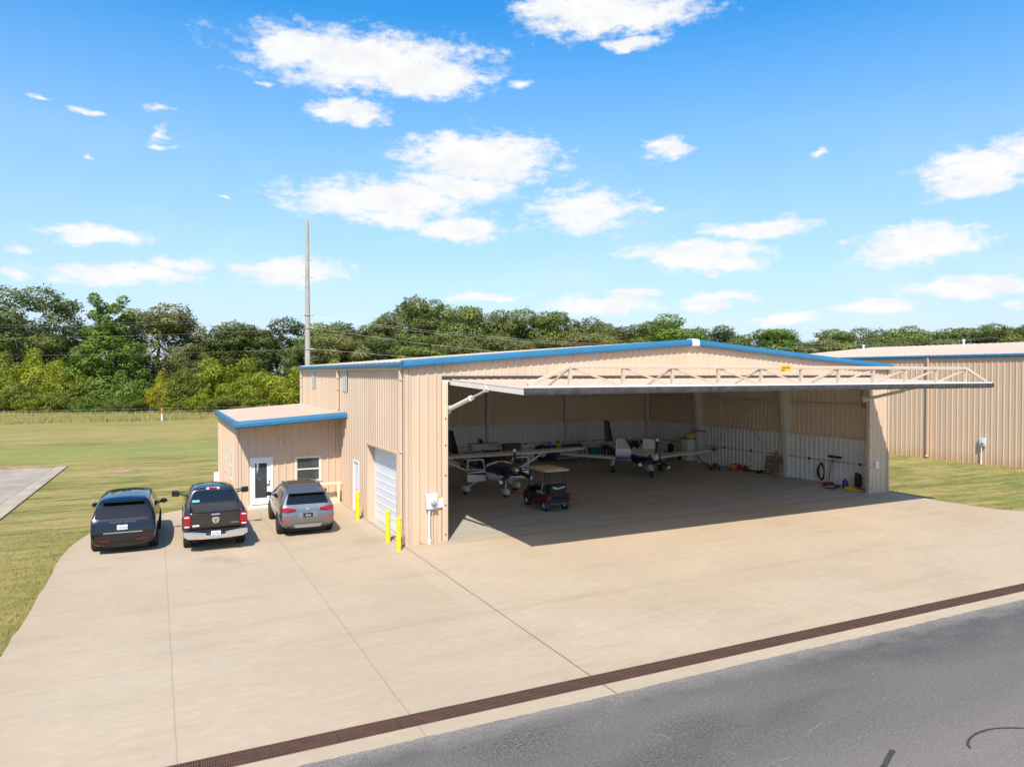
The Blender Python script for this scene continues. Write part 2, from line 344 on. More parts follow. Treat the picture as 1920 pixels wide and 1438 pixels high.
# ------------------------------------------------------------------ ground materials (object space = world metres)
class NT:
    def __init__(s, name, rough=.9, spec=.3):
        s.m = bpy.data.materials.new(name); s.m.use_nodes = True; s.t = s.m.node_tree; s.b = s.t.nodes['Principled BSDF']
        s.b.inputs['Roughness'].default_value = rough; s.b.inputs['Specular IOR Level'].default_value = spec
        s.tc = s.t.nodes.new('ShaderNodeTexCoord'); s.pos = s.tc.outputs['Object']
        sp = s.t.nodes.new('ShaderNodeSeparateXYZ'); s.t.links.new(s.pos, sp.inputs[0]); s.x, s.y, s.z = sp.outputs
    def L(s, a, b): s.t.links.new(a, b)
    def math(s, op, a, b=None, c=None):
        n = s.t.nodes.new('ShaderNodeMath'); n.operation = op
        for i, x in enumerate((a, b, c)):
            if x is None: continue
            if isinstance(x, (int, float)): n.inputs[i].default_value = x
            else: s.L(x, n.inputs[i])
        return n.outputs[0]
    def noise(s, scale, detail=5, rough=.6, stretch=(1, 1, 1), off=(0, 0, 0), rot=0, out=0):
        mp = s.t.nodes.new('ShaderNodeMapping'); mp.inputs['Scale'].default_value = stretch; mp.inputs['Location'].default_value = off; mp.inputs['Rotation'].default_value = (0, 0, rot)
        s.L(s.pos, mp.inputs[0]); n = s.t.nodes.new('ShaderNodeTexNoise'); n.inputs['Scale'].default_value = scale; n.inputs['Detail'].default_value = detail; n.inputs['Roughness'].default_value = rough
        s.L(mp.outputs[0], n.inputs['Vector']); return n.outputs[out]
    def ramp(s, v, a, b, lo=0, hi=1, smooth=False):
        n = s.t.nodes.new('ShaderNodeMapRange'); n.inputs[1].default_value = a; n.inputs[2].default_value = b; n.inputs[3].default_value = lo; n.inputs[4].default_value = hi
        if smooth: n.interpolation_type = 'SMOOTHSTEP'
        s.L(v, n.inputs[0]); return n.outputs[0]
    def mix(s, f, a, b):
        n = s.t.nodes.new('ShaderNodeMix'); n.data_type = 'RGBA'
        if isinstance(f, (int, float)): n.inputs[0].default_value = f
        else: s.L(f, n.inputs[0])
        for i, x in ((6, a), (7, b)):
            if isinstance(x, tuple): n.inputs[i].default_value = (*x, 1)
            else: s.L(x, n.inputs[i])
        return n.outputs[2]
    def line(s, v, x0, w, wob=None, amp=.02):
        d = s.math('SUBTRACT', v, x0)
        if wob is not None: d = s.math('ADD', d, s.math('MULTIPLY', s.math('SUBTRACT', wob, .5), amp))
        return s.ramp(s.math('ABSOLUTE', d), w * .5, w, 1, 0)
    def bump(s, h, strength, dist):
        bp = s.t.nodes.new('ShaderNodeBump'); bp.inputs['Strength'].default_value = strength; bp.inputs['Distance'].default_value = dist
        s.L(h, bp.inputs['Height']); s.L(bp.outputs[0], s.b.inputs['Normal'])
    def done(s, c): s.L(c, s.b.inputs['Base Color']); return s.m

def grass_mat():
    g = NT('mown grass', .95, .1)
    fine = g.noise(5, 7, .72, (.55, 1.5, 1)); blades = g.noise(26, 4, .7, (1, 1, 1), (3, 1, 0)); mid = g.noise(.5, 6, .62, (.35, 1.2, 1), (11, 4, 0)); big = g.noise(.085, 4, .55, (.5, 1.3, 1), (2, 9, 0))
    stk = g.noise(1.5, 5, .65, (.22, 1.3, 1), (7, 2, 0), .15)
    v = g.math('ADD', g.math('ADD', g.math('MULTIPLY', mid, .55), g.math('MULTIPLY', g.math('SUBTRACT', stk, .5), .8)), g.math('ADD', g.math('MULTIPLY', fine, .5), g.math('MULTIPLY', big, .35)))
    c = g.mix(g.ramp(v, .56, .80), (.125, .15, .028), (.41, .30, .115))
    # the wet swale behind the pad: a winding band of greener grass
    wob = g.math('MULTIPLY', g.math('SUBTRACT', g.noise(.06, 4, .6, (1, .4, 1), (5, 0, 0)), .5), 16)
    yy = g.math('ADD', g.math('ADD', g.y, wob), g.math('MULTIPLY', g.x, .02))
    band = g.math('MULTIPLY', g.ramp(yy, 29.5, 33.5, 0, 1, True), g.ramp(yy, 41.5, 46, 1, 0, True))
    band = g.math('MULTIPLY', band, g.ramp(g.x, 3, 14, 1, 0))
    bc = g.mix(g.ramp(fine, .35, .7), (.14, .21, .038), (.33, .33, .095))
    c = g.mix(g.math('MULTIPLY', band, .6), c, bc)
    far = g.math('MULTIPLY', g.ramp(yy, 45, 52, 0, 1, True), g.ramp(g.y, 73, 76, 1, 0))
    fc = g.mix(g.ramp(v, .5, .85), (.215, .20, .052), (.38, .28, .105)); c = g.mix(g.math('MULTIPLY', far, .7), c, fc)
    rough = g.ramp(g.y, 74, 77, 0, 1); rc = g.mix(g.ramp(fine, .35, .65), (.20, .215, .05), (.40, .35, .13)); c = g.mix(g.math('MULTIPLY', rough, .8), c, rc)
    # strip between the hangars: green rows and straw rows
    rs = g.noise(.9, 5, .6, (.9, .10, 1), (21, 3, 0)); side = g.ramp(g.x, 23, 24)
    c = g.mix(g.math('MULTIPLY', side, g.ramp(rs, .53, .63, 0, .75)), c, (.15, .215, .036))
    # bright green rim next to the slab edge
    c = g.mix(g.ramp(blades, .42, .75, 0, .4), c, (.45, .37, .16))
    c = g.mix(g.ramp(blades, .48, .25, 0, .5), c, (.12, .13, .028))
    g.bump(g.math('ADD', blades, fine), .7, .08)
    return g.done(c)

def concrete_mat():
    g = NT('broom finished concrete', .85, .25)
    big = g.noise(.16, 5, .6, (1, 1.3, 1)); st = g.noise(.9, 7, .65, (.28, 1.5, 1), (4, 0, 0), .06); fine = g.noise(28, 5, .7); mid = g.noise(.55, 6, .62, (1, 1, 1), (9, 9, 0))
    c = g.mix(g.ramp(big, .34, .66), (.425, .312, .198), (.495, .377, .247))
    c = g.mix(g.ramp(st, .42, .68, 0, .42), c, (.475, .385, .275)); c = g.mix(g.ramp(mid, .38, .62, .32, 0), c, (.36, .305, .225))
    c = g.mix(g.ramp(st, .30, .45, .35, 0), c, (.30, .225, .15))
    # slab to slab differences
    vx = g.math('FLOOR', g.math('DIVIDE', g.math('ADD', g.x, 100.08), 3.55)); vy = g.math('FLOOR', g.math('DIVIDE', g.math('ADD', g.y, 107.3), 7.16))
    wn = g.t.nodes.new('ShaderNodeTexWhiteNoise'); cb = g.t.nodes.new('ShaderNodeCombineXYZ'); g.L(vx, cb.inputs[0]); g.L(vy, cb.inputs[1]); g.L(cb.outputs[0], wn.inputs['Vector'])
    c = g.mix(g.ramp(wn.outputs['Value'], 0, 1, 0, .32), c, (.50, .40, .285))
    mm = g.noise(5.5, 6, .68, (.5, 1.2, 1), (2, 7, 0)); c = g.mix(g.ramp(mm, .36, .6, .22, 0), c, (.31, .235, .16)); c = g.mix(g.ramp(mm, .55, .72, 0, .2), c, (.52, .43, .31))
    c = g.mix(g.ramp(fine, .3, .7, .2, 0), c, (.25, .19, .13))
    wob = g.noise(1.2, 3)
    joints = None
    for x0, w, k in ((-7.2, .018, .24), (-3.65, .018, .3), (-.08, .028, .62), (3.5, .016, .2), (7.05, .014, .12), (10.6, .014, .1), (14.2, .014, .1), (17.7, .014, .1), (21.3, .014, .1)):
        j = g.math('MULTIPLY', g.line(g.x, x0, w, wob, .05), k); joints = j if joints is None else g.math('MAXIMUM', joints, j)
    for y0, k in ((-7.25, .18), (-3.4, .06), (4.9, .3)):
        joints = g.math('MAXIMUM', joints, g.math('MULTIPLY', g.line(g.y, y0, .02, wob, .05), k))
    c = g.mix(joints, c, (.10, .075, .055))
    # oil drips behind the parked cars, dirt along the hangar foot
    for (px, py, r, k) in ((-5.9, 1.2, .9, .38), (-5.4, .6, .5, .3), (-2.4, 1.6, .7, .2), (-8.3, 2.3, .6, .2), (-.9, 1.2, 1.3, .2), (-1.1, 3.9, .9, .22), (4.5, -5.2, 1.6, .10), (9, -7, 2.2, .10), (-4.5, -8, 1.8, .10)):
        d = g.math('SQRT', g.math('ADD', g.math('POWER', g.math('SUBTRACT', g.x, px), 2), g.math('POWER', g.math('SUBTRACT', g.y, py), 2)))
        s = g.math('MULTIPLY', g.ramp(d, r * .1, r, k, 0, True), g.ramp(mid, .38, .62)); c = g.mix(s, c, (.10, .075, .055))
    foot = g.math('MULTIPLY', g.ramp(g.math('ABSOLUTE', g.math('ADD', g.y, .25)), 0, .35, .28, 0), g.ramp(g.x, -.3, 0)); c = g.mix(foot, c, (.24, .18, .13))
    # red soil washed onto the edge by the lawn
    edge = g.math('MULTIPLY', g.ramp(g.x, -9.2, -10.4, 0, .5), g.ramp(mid, .4, .62)); c = g.mix(edge, c, (.36, .23, .13))
    g.bump(fine, .12, .01)
    return g.done(c)

def asphalt_mat():
    g = NT('weathered asphalt', .85, .25)
    big = g.noise(.22, 6, .62, (.35, 1.3, 1), (0, 2, 0)); st = g.noise(22, 6, .85); grit = g.noise(28, 4, .8, (1, 1, 1), (5, 5, 0)); mid = g.noise(2.2, 6, .65, (.6, 1, 1))
    c = g.mix(g.math('ADD', g.math('MULTIPLY', g.ramp(big, .38, .62), .55), g.ramp(g.math('ADD', g.y, g.math('MULTIPLY', g.math('SUBTRACT', big, .5), 5)), -14.3, -16.2, 0, .6, True)), (.086, .078, .071), (.20, .170, .138))
    c = g.mix(g.ramp(mid, .35, .7, 0, .35), c, (.135, .12, .107))
    c = g.mix(g.math('MULTIPLY', g.ramp(st, .53, .66, 0, .75), g.ramp(mid, .36, .66, .25, 1)), c, (.36, .32, .265)); c = g.mix(g.ramp(st, .47, .34, 0, .6), c, (.035, .035, .037))
    c = g.mix(g.ramp(grit, .60, .75, 0, .4), c, (.33, .30, .26)); c = g.mix(g.math('MULTIPLY', g.ramp(grit, .4, .28, 0, .7), g.ramp(mid, .5, .62)), c, (.02, .02, .02))
    # lighter gravelly stripe at the concrete edge
    e = g.math('ADD', g.math('ADD', g.y, g.math('MULTIPLY', g.x, .022)), g.math('MULTIPLY', g.math('SUBTRACT', mid, .5), .7))
    c = g.mix(g.math('MULTIPLY', g.ramp(e, -12.75, -12.15, 0, .8), g.ramp(grit, .38, .58)), c, (.34, .30, .245))
    for (px, py, r, k) in ((-2.4, -13.05, 1.5, .8), (.4, -13.75, 1.3, .7), (2.2, -14.1, 1.0, .6), (-.8, -14.6, 1.6, .5), (6.5, -13.6, 1.2, .4)):
        d = g.math('SQRT', g.math('ADD', g.math('POWER', g.math('SUBTRACT', g.x, px), 2), g.math('POWER', g.math('MULTIPLY', g.math('SUBTRACT', g.y, py), 2.2), 2)))
        c = g.mix(g.math('MULTIPLY', g.ramp(d, r * .2, r, k, 0, True), g.ramp(grit, .52, .40)), c, (.028, .027, .026))
    # hairline pale cracks
    v = g.t.nodes.new('ShaderNodeTexVoronoi'); v.feature = 'DISTANCE_TO_EDGE'; v.inputs['Scale'].default_value = .16
    mp = g.t.nodes.new('ShaderNodeMix'); mp.data_type = 'VECTOR'; mp.inputs[0].default_value = .12; g.L(g.pos, mp.inputs[4]); nz = g.t.nodes.new('ShaderNodeTexNoise'); nz.inputs['Scale'].default_value = .7; g.L(g.pos, nz.inputs['Vector'])
    sc = g.t.nodes.new('ShaderNodeVectorMath'); sc.operation = 'SCALE'; sc.inputs['Scale'].default_value = 9; g.L(nz.outputs['Color'], sc.inputs[0]); g.L(sc.outputs[0], mp.inputs[5]); g.L(mp.outputs[1], v.inputs['Vector'])
    ck = g.math('MULTIPLY', g.ramp(v.outputs['Distance'], .0006, .002, .3, 0), g.ramp(mid, .5, .6)); c = g.mix(ck, c, (.30, .28, .26))
    g.bump(st, .5, .02)
    return g.done(c)

def floor_mat():
    g = NT('sealed hangar concrete', .42, .45)
    big = g.noise(.35, 6, .62, (.4, 1, 1)); st = g.noise(1.6, 7, .65, (.3, 1, 1), (3, 3, 0)); fine = g.noise(20, 4)
    c = g.mix(g.ramp(big, .35, .65), (.40, .355, .29), (.49, .44, .365)); c = g.mix(g.ramp(st, .5, .7, 0, .5), c, (.24, .22, .185)); c = g.mix(g.ramp(fine, .3, .7, .15, 0), c, (.2, .18, .15))
    wob = g.noise(1.2, 3)
    for x0 in (6.1, 12.2, 18.3): c = g.mix(g.math('MULTIPLY', g.line(g.x, x0, .02, wob, .03), .5), c, (.12, .1, .08))
    for y0 in (6.2, 12.4): c = g.mix(g.math('MULTIPLY', g.line(g.y, y0, .02, wob, .03), .5), c, (.12, .1, .08))
    g.L(g.ramp(st, .3, .7, .34, .55), g.b.inputs['Roughness'])
    return g.done(c)

def sheet(name, poly, z, m, thick=0):
    b = MB()
    if thick: b.prism(poly, 'z', z - thick, z)
    else: b.add([(x, y, z) for x, y in poly], [tuple(range(len(poly)))])
    o = b.build(name, m, smooth=0); return tag(o, kind='structure')

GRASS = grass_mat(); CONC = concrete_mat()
sheet('ground', [(-1500, -1500), (1500, -1500), (1500, 1800), (-1500, 1800)], -.09, GRASS)
def dy(x): return -11.32 - .019 * (x + 3.7)          # far rim of the trench drain
edge_l = [(-7.0, 9.9), (-7.45, 9.5), (-8.0, 9.12), (-8.7, 8.3), (-9.2, 7.6), (-9.65, 6.8), (-9.95, 5.4), (-10.12, 3.6), (-10.16, 1.5), (-10.2, -1.96), (-10.3, -5.05), (-10.33, -8), (-10.36, dy(-10.4))]
r2 = random.Random(4)
def ragged(pts, amp, step):
    out = []
    for a, b in zip(pts, pts[1:]):
        n = max(1, int(math.dist(a, b) / step))
        for j in range(n): t = j / n; out.append((a[0] + (b[0] - a[0]) * t + r2.uniform(-amp, amp), a[1] + (b[1] - a[1]) * t))
    return out + [pts[-1]]
apron_poly = ragged(edge_l, .03, .5) + [(60, dy(60)), (60, -7.2), (36, -6.9), (30, -6.75), (26.2, -6.6), (25.0, -6.1), (24.35, -5.0), (24.2, -3), (24.3, -1.0), (24.45, -.02), (.06, -.02), (.06, 9.32), (-4.35, 9.32), (-4.35, 10.3), (-6.4, 10.3)]
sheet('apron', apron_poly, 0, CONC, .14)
sheet('hangar_floor', [(.06, -.02), (24.4, -.02), (24.4, 18.8), (.06, 18.8)], .004, floor_mat(), .14)
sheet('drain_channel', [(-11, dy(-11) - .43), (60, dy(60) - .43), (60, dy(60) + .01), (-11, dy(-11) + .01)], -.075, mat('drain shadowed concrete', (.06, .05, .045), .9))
sheet('drain_curb', [(-11, dy(-11) - .86), (60, dy(60) - .86), (60, dy(60) - .425), (-11, dy(-11) - .425)], .0, CONC, .1)
tx = [(-60 + i * .11, dy(-60 + i * .11) - .835 + r2.uniform(-.014, .014) + .012 * sin(i * .09)) for i in range(1091)]
sheet('taxiway', [(-120, -60), (160, -60), (160, dy(160) - .85)] + tx[::-1] + [(-120, dy(-120) - .85)], -.004 + .008, asphalt_mat(), .1)
# parking pad left of the lawn, with its paler border strip
sheet('parking_pad', [(-45, -3.0), (-14.2, 3.0), (-13.75, 11.75), (-13.05, 28.9), (-45, 29.2)], -.03, mat('old pad concrete', (.37, .30, .225), .9, var=.3, vscale=.6, bump=.2, bscale=30), .1)
sheet('pad_border', [(-14.18, 3.0), (-13.35, 3.0), (-13.0, 11.75), (-12.4, 29.35), (-13.0, 29.35), (-13.72, 11.75)], -.022, mat('pad border concrete', (.43, .34, .24), .9, var=.3, vscale=.9), .1)
def mound(name, c, rx, ry, h, m, seed, n=26):
    rr = random.Random(seed); b = MB(); rings = []
    for k, t in enumerate((1, .8, .55, .3, .08)):
        rings.append([(c[0] + rx * t * cos(2 * pi * j / n) * rr.uniform(.86, 1.1), c[1] + ry * t * sin(2 * pi * j / n) * rr.uniform(.86, 1.1), -.1 + h * (1 - t * t) * rr.uniform(.7, 1.15)) for j in range(n)])
    b.loft(rings, 0, True); return tag(b.build(name, m, smooth=60), kind='structure')
DIRT = mat('red soil', (.36, .22, .12), .95, var=.45, vscale=2.5, bump=.5, bscale=12)
mound('dirt_patch', (-9.2, 26.0), .95, .75, .16, DIRT, 1); mound('dirt_patch', (-15.3, 30.2), 2.0, .6, .12, DIRT, 2); mound('dirt_patch', (-4.9, 13.6), .5, 1.6, .10, DIRT, 3)
# dark tar seal on the taxiway, one sheet that follows a bend
def ribbon(name, pts, w, z, m):
    b = MB(); L_, R_ = [], []
    for i, p in enumerate(pts):
        a = Vector(pts[max(i - 1, 0)]); c = Vector(pts[min(i + 1, len(pts) - 1)]); d = (c - a).normalized(); nn = Vector((-d.y, d.x)) * w * .5 * r2.uniform(.7, 1.2)
        L_.append((p[0] + nn.x, p[1] + nn.y, z)); R_.append((p[0] - nn.x, p[1] - nn.y, z))
    n = len(pts); b.add(L_ + R_, [(i, i + 1, n + i + 1, n + i) for i in range(n - 1)]); return tag(b.build(name, m, smooth=0), kind='structure')
TAR = mat('crack sealer', (.062, .057, .054), .9, spec=.15, var=.4, vscale=9)

# ------------------------------------------------------------------ hangar
def ribbed(b, u0, u1, bot, top, to3, openings=(), pitch=.305, h=.032, phase=.1, m=0, w0=.05, w1=.02):
    us = [u0, u1]; rp = [(u0 - 1, 0)]
    k = math.floor((u0 - phase) / pitch)
    while phase + k * pitch < u1 + pitch:
        c = phase + k * pitch; rp += [(c - w0, 0), (c - w1, h), (c + w1, h), (c + w0, 0)]; us += [c - w0, c - w1, c + w1, c + w0]; k += 1
    rp.append((u1 + 5, 0)); rx = [p[0] for p in rp]; rh = [p[1] for p in rp]
    for o in openings: us += [o[0], o[1]]
    us = sorted(u for u in set(round(x, 5) for x in us) if u0 - 1e-6 <= u <= u1 + 1e-6)
    zt = top if callable(top) else (lambda u: top); zb = bot if callable(bot) else (lambda u: bot)
    for a, c in zip(us, us[1:]):
        mid = (a + c) / 2; segs = [(zb, zt)]
        for (o0, o1, oz0, oz1) in openings:
            if o0 < mid < o1:
                new = []
                for lo, hi in segs:
                    if oz0 > lo(mid) + .01: new.append((lo, (lambda u, z=oz0: z)))
                    if oz1 < hi(mid) - .01: new.append(((lambda u, z=oz1: z), hi))
                segs = new
        da, dc = np.interp(a, rx, rh), np.interp(c, rx, rh)
        for lo, hi in segs:
            b.add([to3(a, da, lo(a)), to3(c, dc, lo(c)), to3(c, dc, hi(c)), to3(a, da, hi(a))], [(0, 1, 2, 3)], m)
W, D, EAVE, RIDGE = 24.4, 18.8, 6.02, 6.98
JL, JR, DOORH = 1.47, 23.0, 5.5
def gable(u): return EAVE + (RIDGE - EAVE) * (1 - abs(u - W / 2) / (W / 2))
hangar = thing('hangar', 'tan ribbed metal aircraft hangar with blue roof trim and its wide front door swung open', 'hangar')
b = MB(); ribbed(b, 0, W, 0, gable, lambda u, d, z: (u, -d, z), [(JL - .22, JR + .22, -1, DOORH)], phase=.13)
b.build('front_wall', M['tan'], hangar, smooth=0)
GAR = (.97, 4.77, 2.95); WALK = (6.08, 7.0, 2.12)
b = MB(); ribbed(b, 0, D, 0, EAVE, lambda u, d, z: (-d, u, z), [(GAR[0], GAR[1], -1, GAR[2]), (WALK[0], WALK[1], -1, WALK[2]), (14.98, 15.75, 4.95, 5.9), (7.98, 8.78, 4.95, 5.9)], phase=.2, pitch=.305, h=.03)
b.build('side_wall', M['tan'], hangar, smooth=0)
b = MB(); ribbed(b, 0, D, 0, EAVE, lambda u, d, z: (W + d, u, z), phase=.2); b.build('side_wall', M['tan'], hangar, smooth=0)
b = MB(); ribbed(b, 0, W, 0, gable, lambda u, d, z: (u, D + d, z), phase=.1); b.build('rear_wall', M['tan'], hangar, smooth=0)
# roof: two sloping sheets with standing ribs, cream
b = MB()
for sgn in (-1, 1):
    def t3(u, d, z, sgn=sgn):
        x = W / 2 + sgn * z; return (x, u, RIDGE + .12 + d - (RIDGE - EAVE) * z / (W / 2))
    ribbed(b, -.05, D + .05, 0, W / 2 + .16, t3, pitch=.61, h=.04)
b.build('roof', M['roof_cream'], hangar, smooth=0)
b = MB()
for sgn in (-1, 1): b.add([(W / 2 + sgn * W / 2, .05, EAVE - .02), (W / 2, .05, RIDGE - .02), (W / 2, D - .05, RIDGE - .02), (W / 2 + sgn * W / 2, D - .05, EAVE - .02)], [(0, 1, 2, 3)])
b.build('roof_lining', mat('roof insulation', (.74, .72, .68), .8), hangar, smooth=0)
# blue rake trim on the gable, folded profile, and the eave gutters
def rake(x0, x1):
    b = MB(); z0, z1 = gable(min(max(x0, 0), W)), gable(min(max(x1, 0), W))
    prof = [(-.20, -.10), (-.23, -.02), (-.21, .09), (-.17, .15), (.12, .17), (.12, .10), (-.04, .08), (-.05, -.10)]
    b.loft([[(x0, y, z0 + z) for y, z in prof], [(x1, y, z1 + z) for y, z in prof]]); return b
rake(-.14, W / 2 - .17).build('rake_trim', M['blue'], hangar, bevel=0, smooth=0)
rake(W / 2 + .17, W + .14).build('rake_trim', M['blue'], hangar, smooth=0)
b = MB(); prof = [(-.22, -.11), (-.25, -.02), (-.23, .10), (-.19, .165), (.13, .185), (.13, .1), (-.03, .08), (-.03, -.11)]
b.loft([[(W / 2 - .18, y, gable(W / 2) + z - .012) for y, z in prof], [(W / 2, y, gable(W / 2) + z + .0) for y, z in prof], [(W / 2 + .18, y, gable(W / 2) + z - .012) for y, z in prof]])
b.build('ridge_cap', M['white'], hangar, smooth=0)
for x, s in ((0, -1), (W, 1)):
    b = MB(); prof = [(.0, -.06), (-.16, -.08), (-.19, .02), (-.17, .10), (0, .13)]
    b.loft([[(x - s * (-.02) + s * (-px), y, EAVE + z) for px, z in prof] for y in (-.04, D + .1)]); b.build('eave_gutter', M['blue'], hangar, smooth=0)
    b = MB(); b.box(min(x + s * .035, x + s * .15), max(x + s * .035, x + s * .15), .06, D, EAVE - .15, EAVE - .085); b.build('soffit_trim', M['tan_trim'], hangar, smooth=0)
# corner trims, downspouts
b = MB(); b.box(-.05, .07, -.045, -.035, 0, EAVE - .11); b.box(-.055, -.04, -.04, .1, 0, EAVE - .11); b.build('corner_trim', M['tan'], hangar, smooth=0)
b = MB(); b.box(W - .07, W + .05, -.045, -.035, 0, EAVE - .11); b.build('corner_trim', M['tan'], hangar, smooth=0)
def spout(y, z0, kick):
    b = MB(); b.bar((-.10, y, EAVE - .1), (-.10, y, z0 + .12), .10, .08); b.bar((-.10, y, z0 + .12), (-.2, y - (.03), z0), .10, .08)
    for z in (EAVE - .5, (EAVE + z0) / 2): b.box(-.155, -.04, y - .07, y + .07, z, z + .04)
    return b
spout(.30, .15, 1).build('downspout', M['tan_trim'], hangar); spout(9.55, 4.0, 1).build('downspout', M['tan_trim'], hangar); spout(18.6, 3.95, 1).build('downspout', M['tan_trim'], hangar)
for y0, y1 in ((14.98, 15.75), (7.98, 8.78)):
    b = MB(); ribbed(b, y0, y1, 4.95, EAVE - .09, lambda u, d, z: (-.035 - d * .6, u, z), phase=.2); b.build('skylight_panel', M['skylight'], hangar, smooth=0)
# sectional garage door set back in a framed opening
b = MB()
for i, h0 in enumerate(np.linspace(0.02, GAR[2], 6)[:-1]):
    h1 = h0 + (GAR[2] - .02) / 5 - .008
    b.prism([(GAR[0] + .0, h0), (GAR[1], h0), (GAR[1], h1), (GAR[0], h1)], 'x', .27, .32)
    for k in (.25, .75): b.box(.262, .275, GAR[0] + .02, GAR[1] - .02, h0 + (h1 - h0) * k - .03, h0 + (h1 - h0) * k + .03)
g_ = b.build('garage_door', M['white'], hangar, bevel=.008, smooth=0)
b = MB(); b.bar((.255, 2.7, .6), (.255, 3.0, .6), .03); b.build('handle', M['steel_d'], g_)
b = MB(); b.box(-.036, .33, GAR[0] - .07, GAR[0], 0, GAR[2]); b.box(-.036, .33, GAR[1], GAR[1] + .07, 0, GAR[2]); b.box(-.036, .33, GAR[0] - .07, GAR[1] + .07, GAR[2], GAR[2] + .07)
b.build('garage_frame', M['tan'], hangar, smooth=0)
b = MB(); b.box(.0, .05, WALK[0] + .06, WALK[1] - .06, .03, WALK[2] - .06); dr = b.build('walk_door', M['white'], hangar, smooth=0)
b = MB(); b.tube([(-.005, WALK[0] + .15, 1.0), (-.07, WALK[0] + .15, 1.0), (-.07, WALK[0] + .27, 1.0)], .012); b.build('handle', M['alu'], dr)
b = MB(); b.box(-.04, .06, WALK[0], WALK[0] + .06, 0, WALK[2]); b.box(-.04, .06, WALK[1] - .06, WALK[1], 0, WALK[2]); b.box(-.04, .06, WALK[0] + .06, WALK[1] - .06, WALK[2] - .06, WALK[2]); b.build('door_frame', M['white'], hangar, smooth=0)
# ---- interior: white liner to 2.4 m, frames, girts, bracing
LH = 2.4
b = MB(); ribbed(b, .3, W - .25, 0, LH, lambda u, d, z: (u, D - .22 - d, z), phase=.05, h=.036, w0=.045, w1=.016); b.build('liner_panel', M['white_w'], hangar, smooth=0)
b = MB(); ribbed(b, .3, D - .22, 0, LH, lambda u, d, z: (W - .22 - d, u, z), phase=.05, h=.04, w0=.045, w1=.016); b.build('liner_panel', M['white_w'], hangar, smooth=0)
b = MB(); ribbed(b, .3, GAR[0] - .1, 0, LH, lambda u, d, z: (.22 + d, u, z), phase=.05, h=.036, w0=.045, w1=.016); b.build('liner_panel', M['white_w'], hangar, smooth=0)
b = MB(); ribbed(b, GAR[1] + .1, D - .22, 0, LH, lambda u, d, z: (.22 + d, u, z), [(WALK[0], WALK[1], -1, 2.2)], phase=.05, h=.036, w0=.045, w1=.016); b.build('liner_panel', M['white_w'], hangar, smooth=0)
b = MB(); ribbed(b, .3, W - .2, LH + .06, gable, lambda u, d, z: (u, D - .12 - d, z), phase=.05, h=.02, pitch=.305); b.build('upper_lining', M['tan_in'], hangar, smooth=0)
b = MB(); ribbed(b, .3, D - .2, LH + .06, EAVE, lambda u, d, z: (W - .12 - d, u, z), phase=.05, h=.024); b.build('upper_lining', M['tan_in'], hangar, smooth=0)
def frame_col(x, y, s):
    """tapered rigid-frame column; s = direction towards the middle"""
    b = MB(); x0 = x; t0, t1 = .30, .78
    b.box(min(x0, x0 + s * .012), max(x0, x0 + s * .012), y - .11, y + .11, .004, EAVE - .1)
    b.prism([(x0 + s * .012, .02), (x0 + s * t0, .02), (x0 + s * t1, EAVE - .15), (x0 + s * .012, EAVE - .15)], 'y', y - .006, y + .006)
    b.prism([(x0 + s * t0, .02), (x0 + s * (t0 + .016), .02), (x0 + s * (t1 + .016), EAVE - .1), (x0 + s * t1, EAVE - .1)], 'y', y - .12, y + .12)
    b.box(min(x0, x0 + s * .42), max(x0, x0 + s * .42), y - .15, y + .15, .004, .025)
    o = b.build('frame_column', M['steel_w'], hangar, smooth=0)
    b = MB(); b.bar((x + s * .4, y, EAVE - .35), (W / 2, y, RIDGE - .45), .2, .5); b.build('frame_rafter', M['steel_w'], hangar, smooth=0)
for y in (.32, 5.85, 13.0): frame_col(W - .14, y, -1); frame_col(.14, y, 1)
for x in (5.9, 11.5, 17.3):
    b = MB(); b.box(x - .1, x + .1, D - .36, D - .345, 0, gable(x) - .2); b.box(x - .1, x + .1, D - .16, D - .15, 0, gable(x) - .2); b.box(x - .006, x + .006, D - .345, D - .16, 0, gable(x) - .2); b.build('wall_post', M['steel_w'], hangar, smooth=0)
b = MB(); b.box(W - .5, W - .24, D - .42, D - .24, 0, EAVE); b.build('corner_post', M['steel_w'], hangar, smooth=0)
for a, c in ((.45, 5.7), (6.0, 12.85), (13.15, D - .45)):
    b = MB(); b.prism([(W - .16, 4.0), (W - .16, 4.16), (W - .34, 4.16), (W - .34, 4.10), (W - .33, 4.10), (W - .33, 4.15), (W - .17, 4.15), (W - .17, 4.0)], 'y', a, c); b.build('girt', M['steel_w'], hangar, smooth=0)
    b = MB(); b.box(W - .26, W - .14, a, c, LH, LH + .06); b.build('liner_trim', M['tan_in'], hangar, smooth=0)
for a, c in ((.5, 5.75), (6.0, 11.4), (11.6, 17.2), (17.4, W - .5)):
    b = MB(); b.prism([(D - .16, 4.0), (D - .16, 4.16), (D - .34, 4.16), (D - .34, 4.10), (D - .33, 4.10), (D - .33, 4.15), (D - .17, 4.15), (D - .17, 4.0)], 'x', a, c); b.build('girt', M['steel_w'], hangar, smooth=0)
    b = MB(); b.box(a, c, D - .26, D - .14, LH, LH + .06); b.build('liner_trim', M['tan_in'], hangar, smooth=0)
for p, q in (((W - .36, 12.8, .5), (W - .62, 6.05, 5.6)), ((W - .40, 6.05, .7), (W - .66, 12.8, 5.6))):
    b = MB(); b.tube([p, q], .014, 6); b.build('brace_rod', M['galv'], hangar)
b = MB(); b.tube([(.5, .35, 2.2), (.6, 6, 5.4)], .016, 6); b.build('brace_rod', M['galv'], hangar)
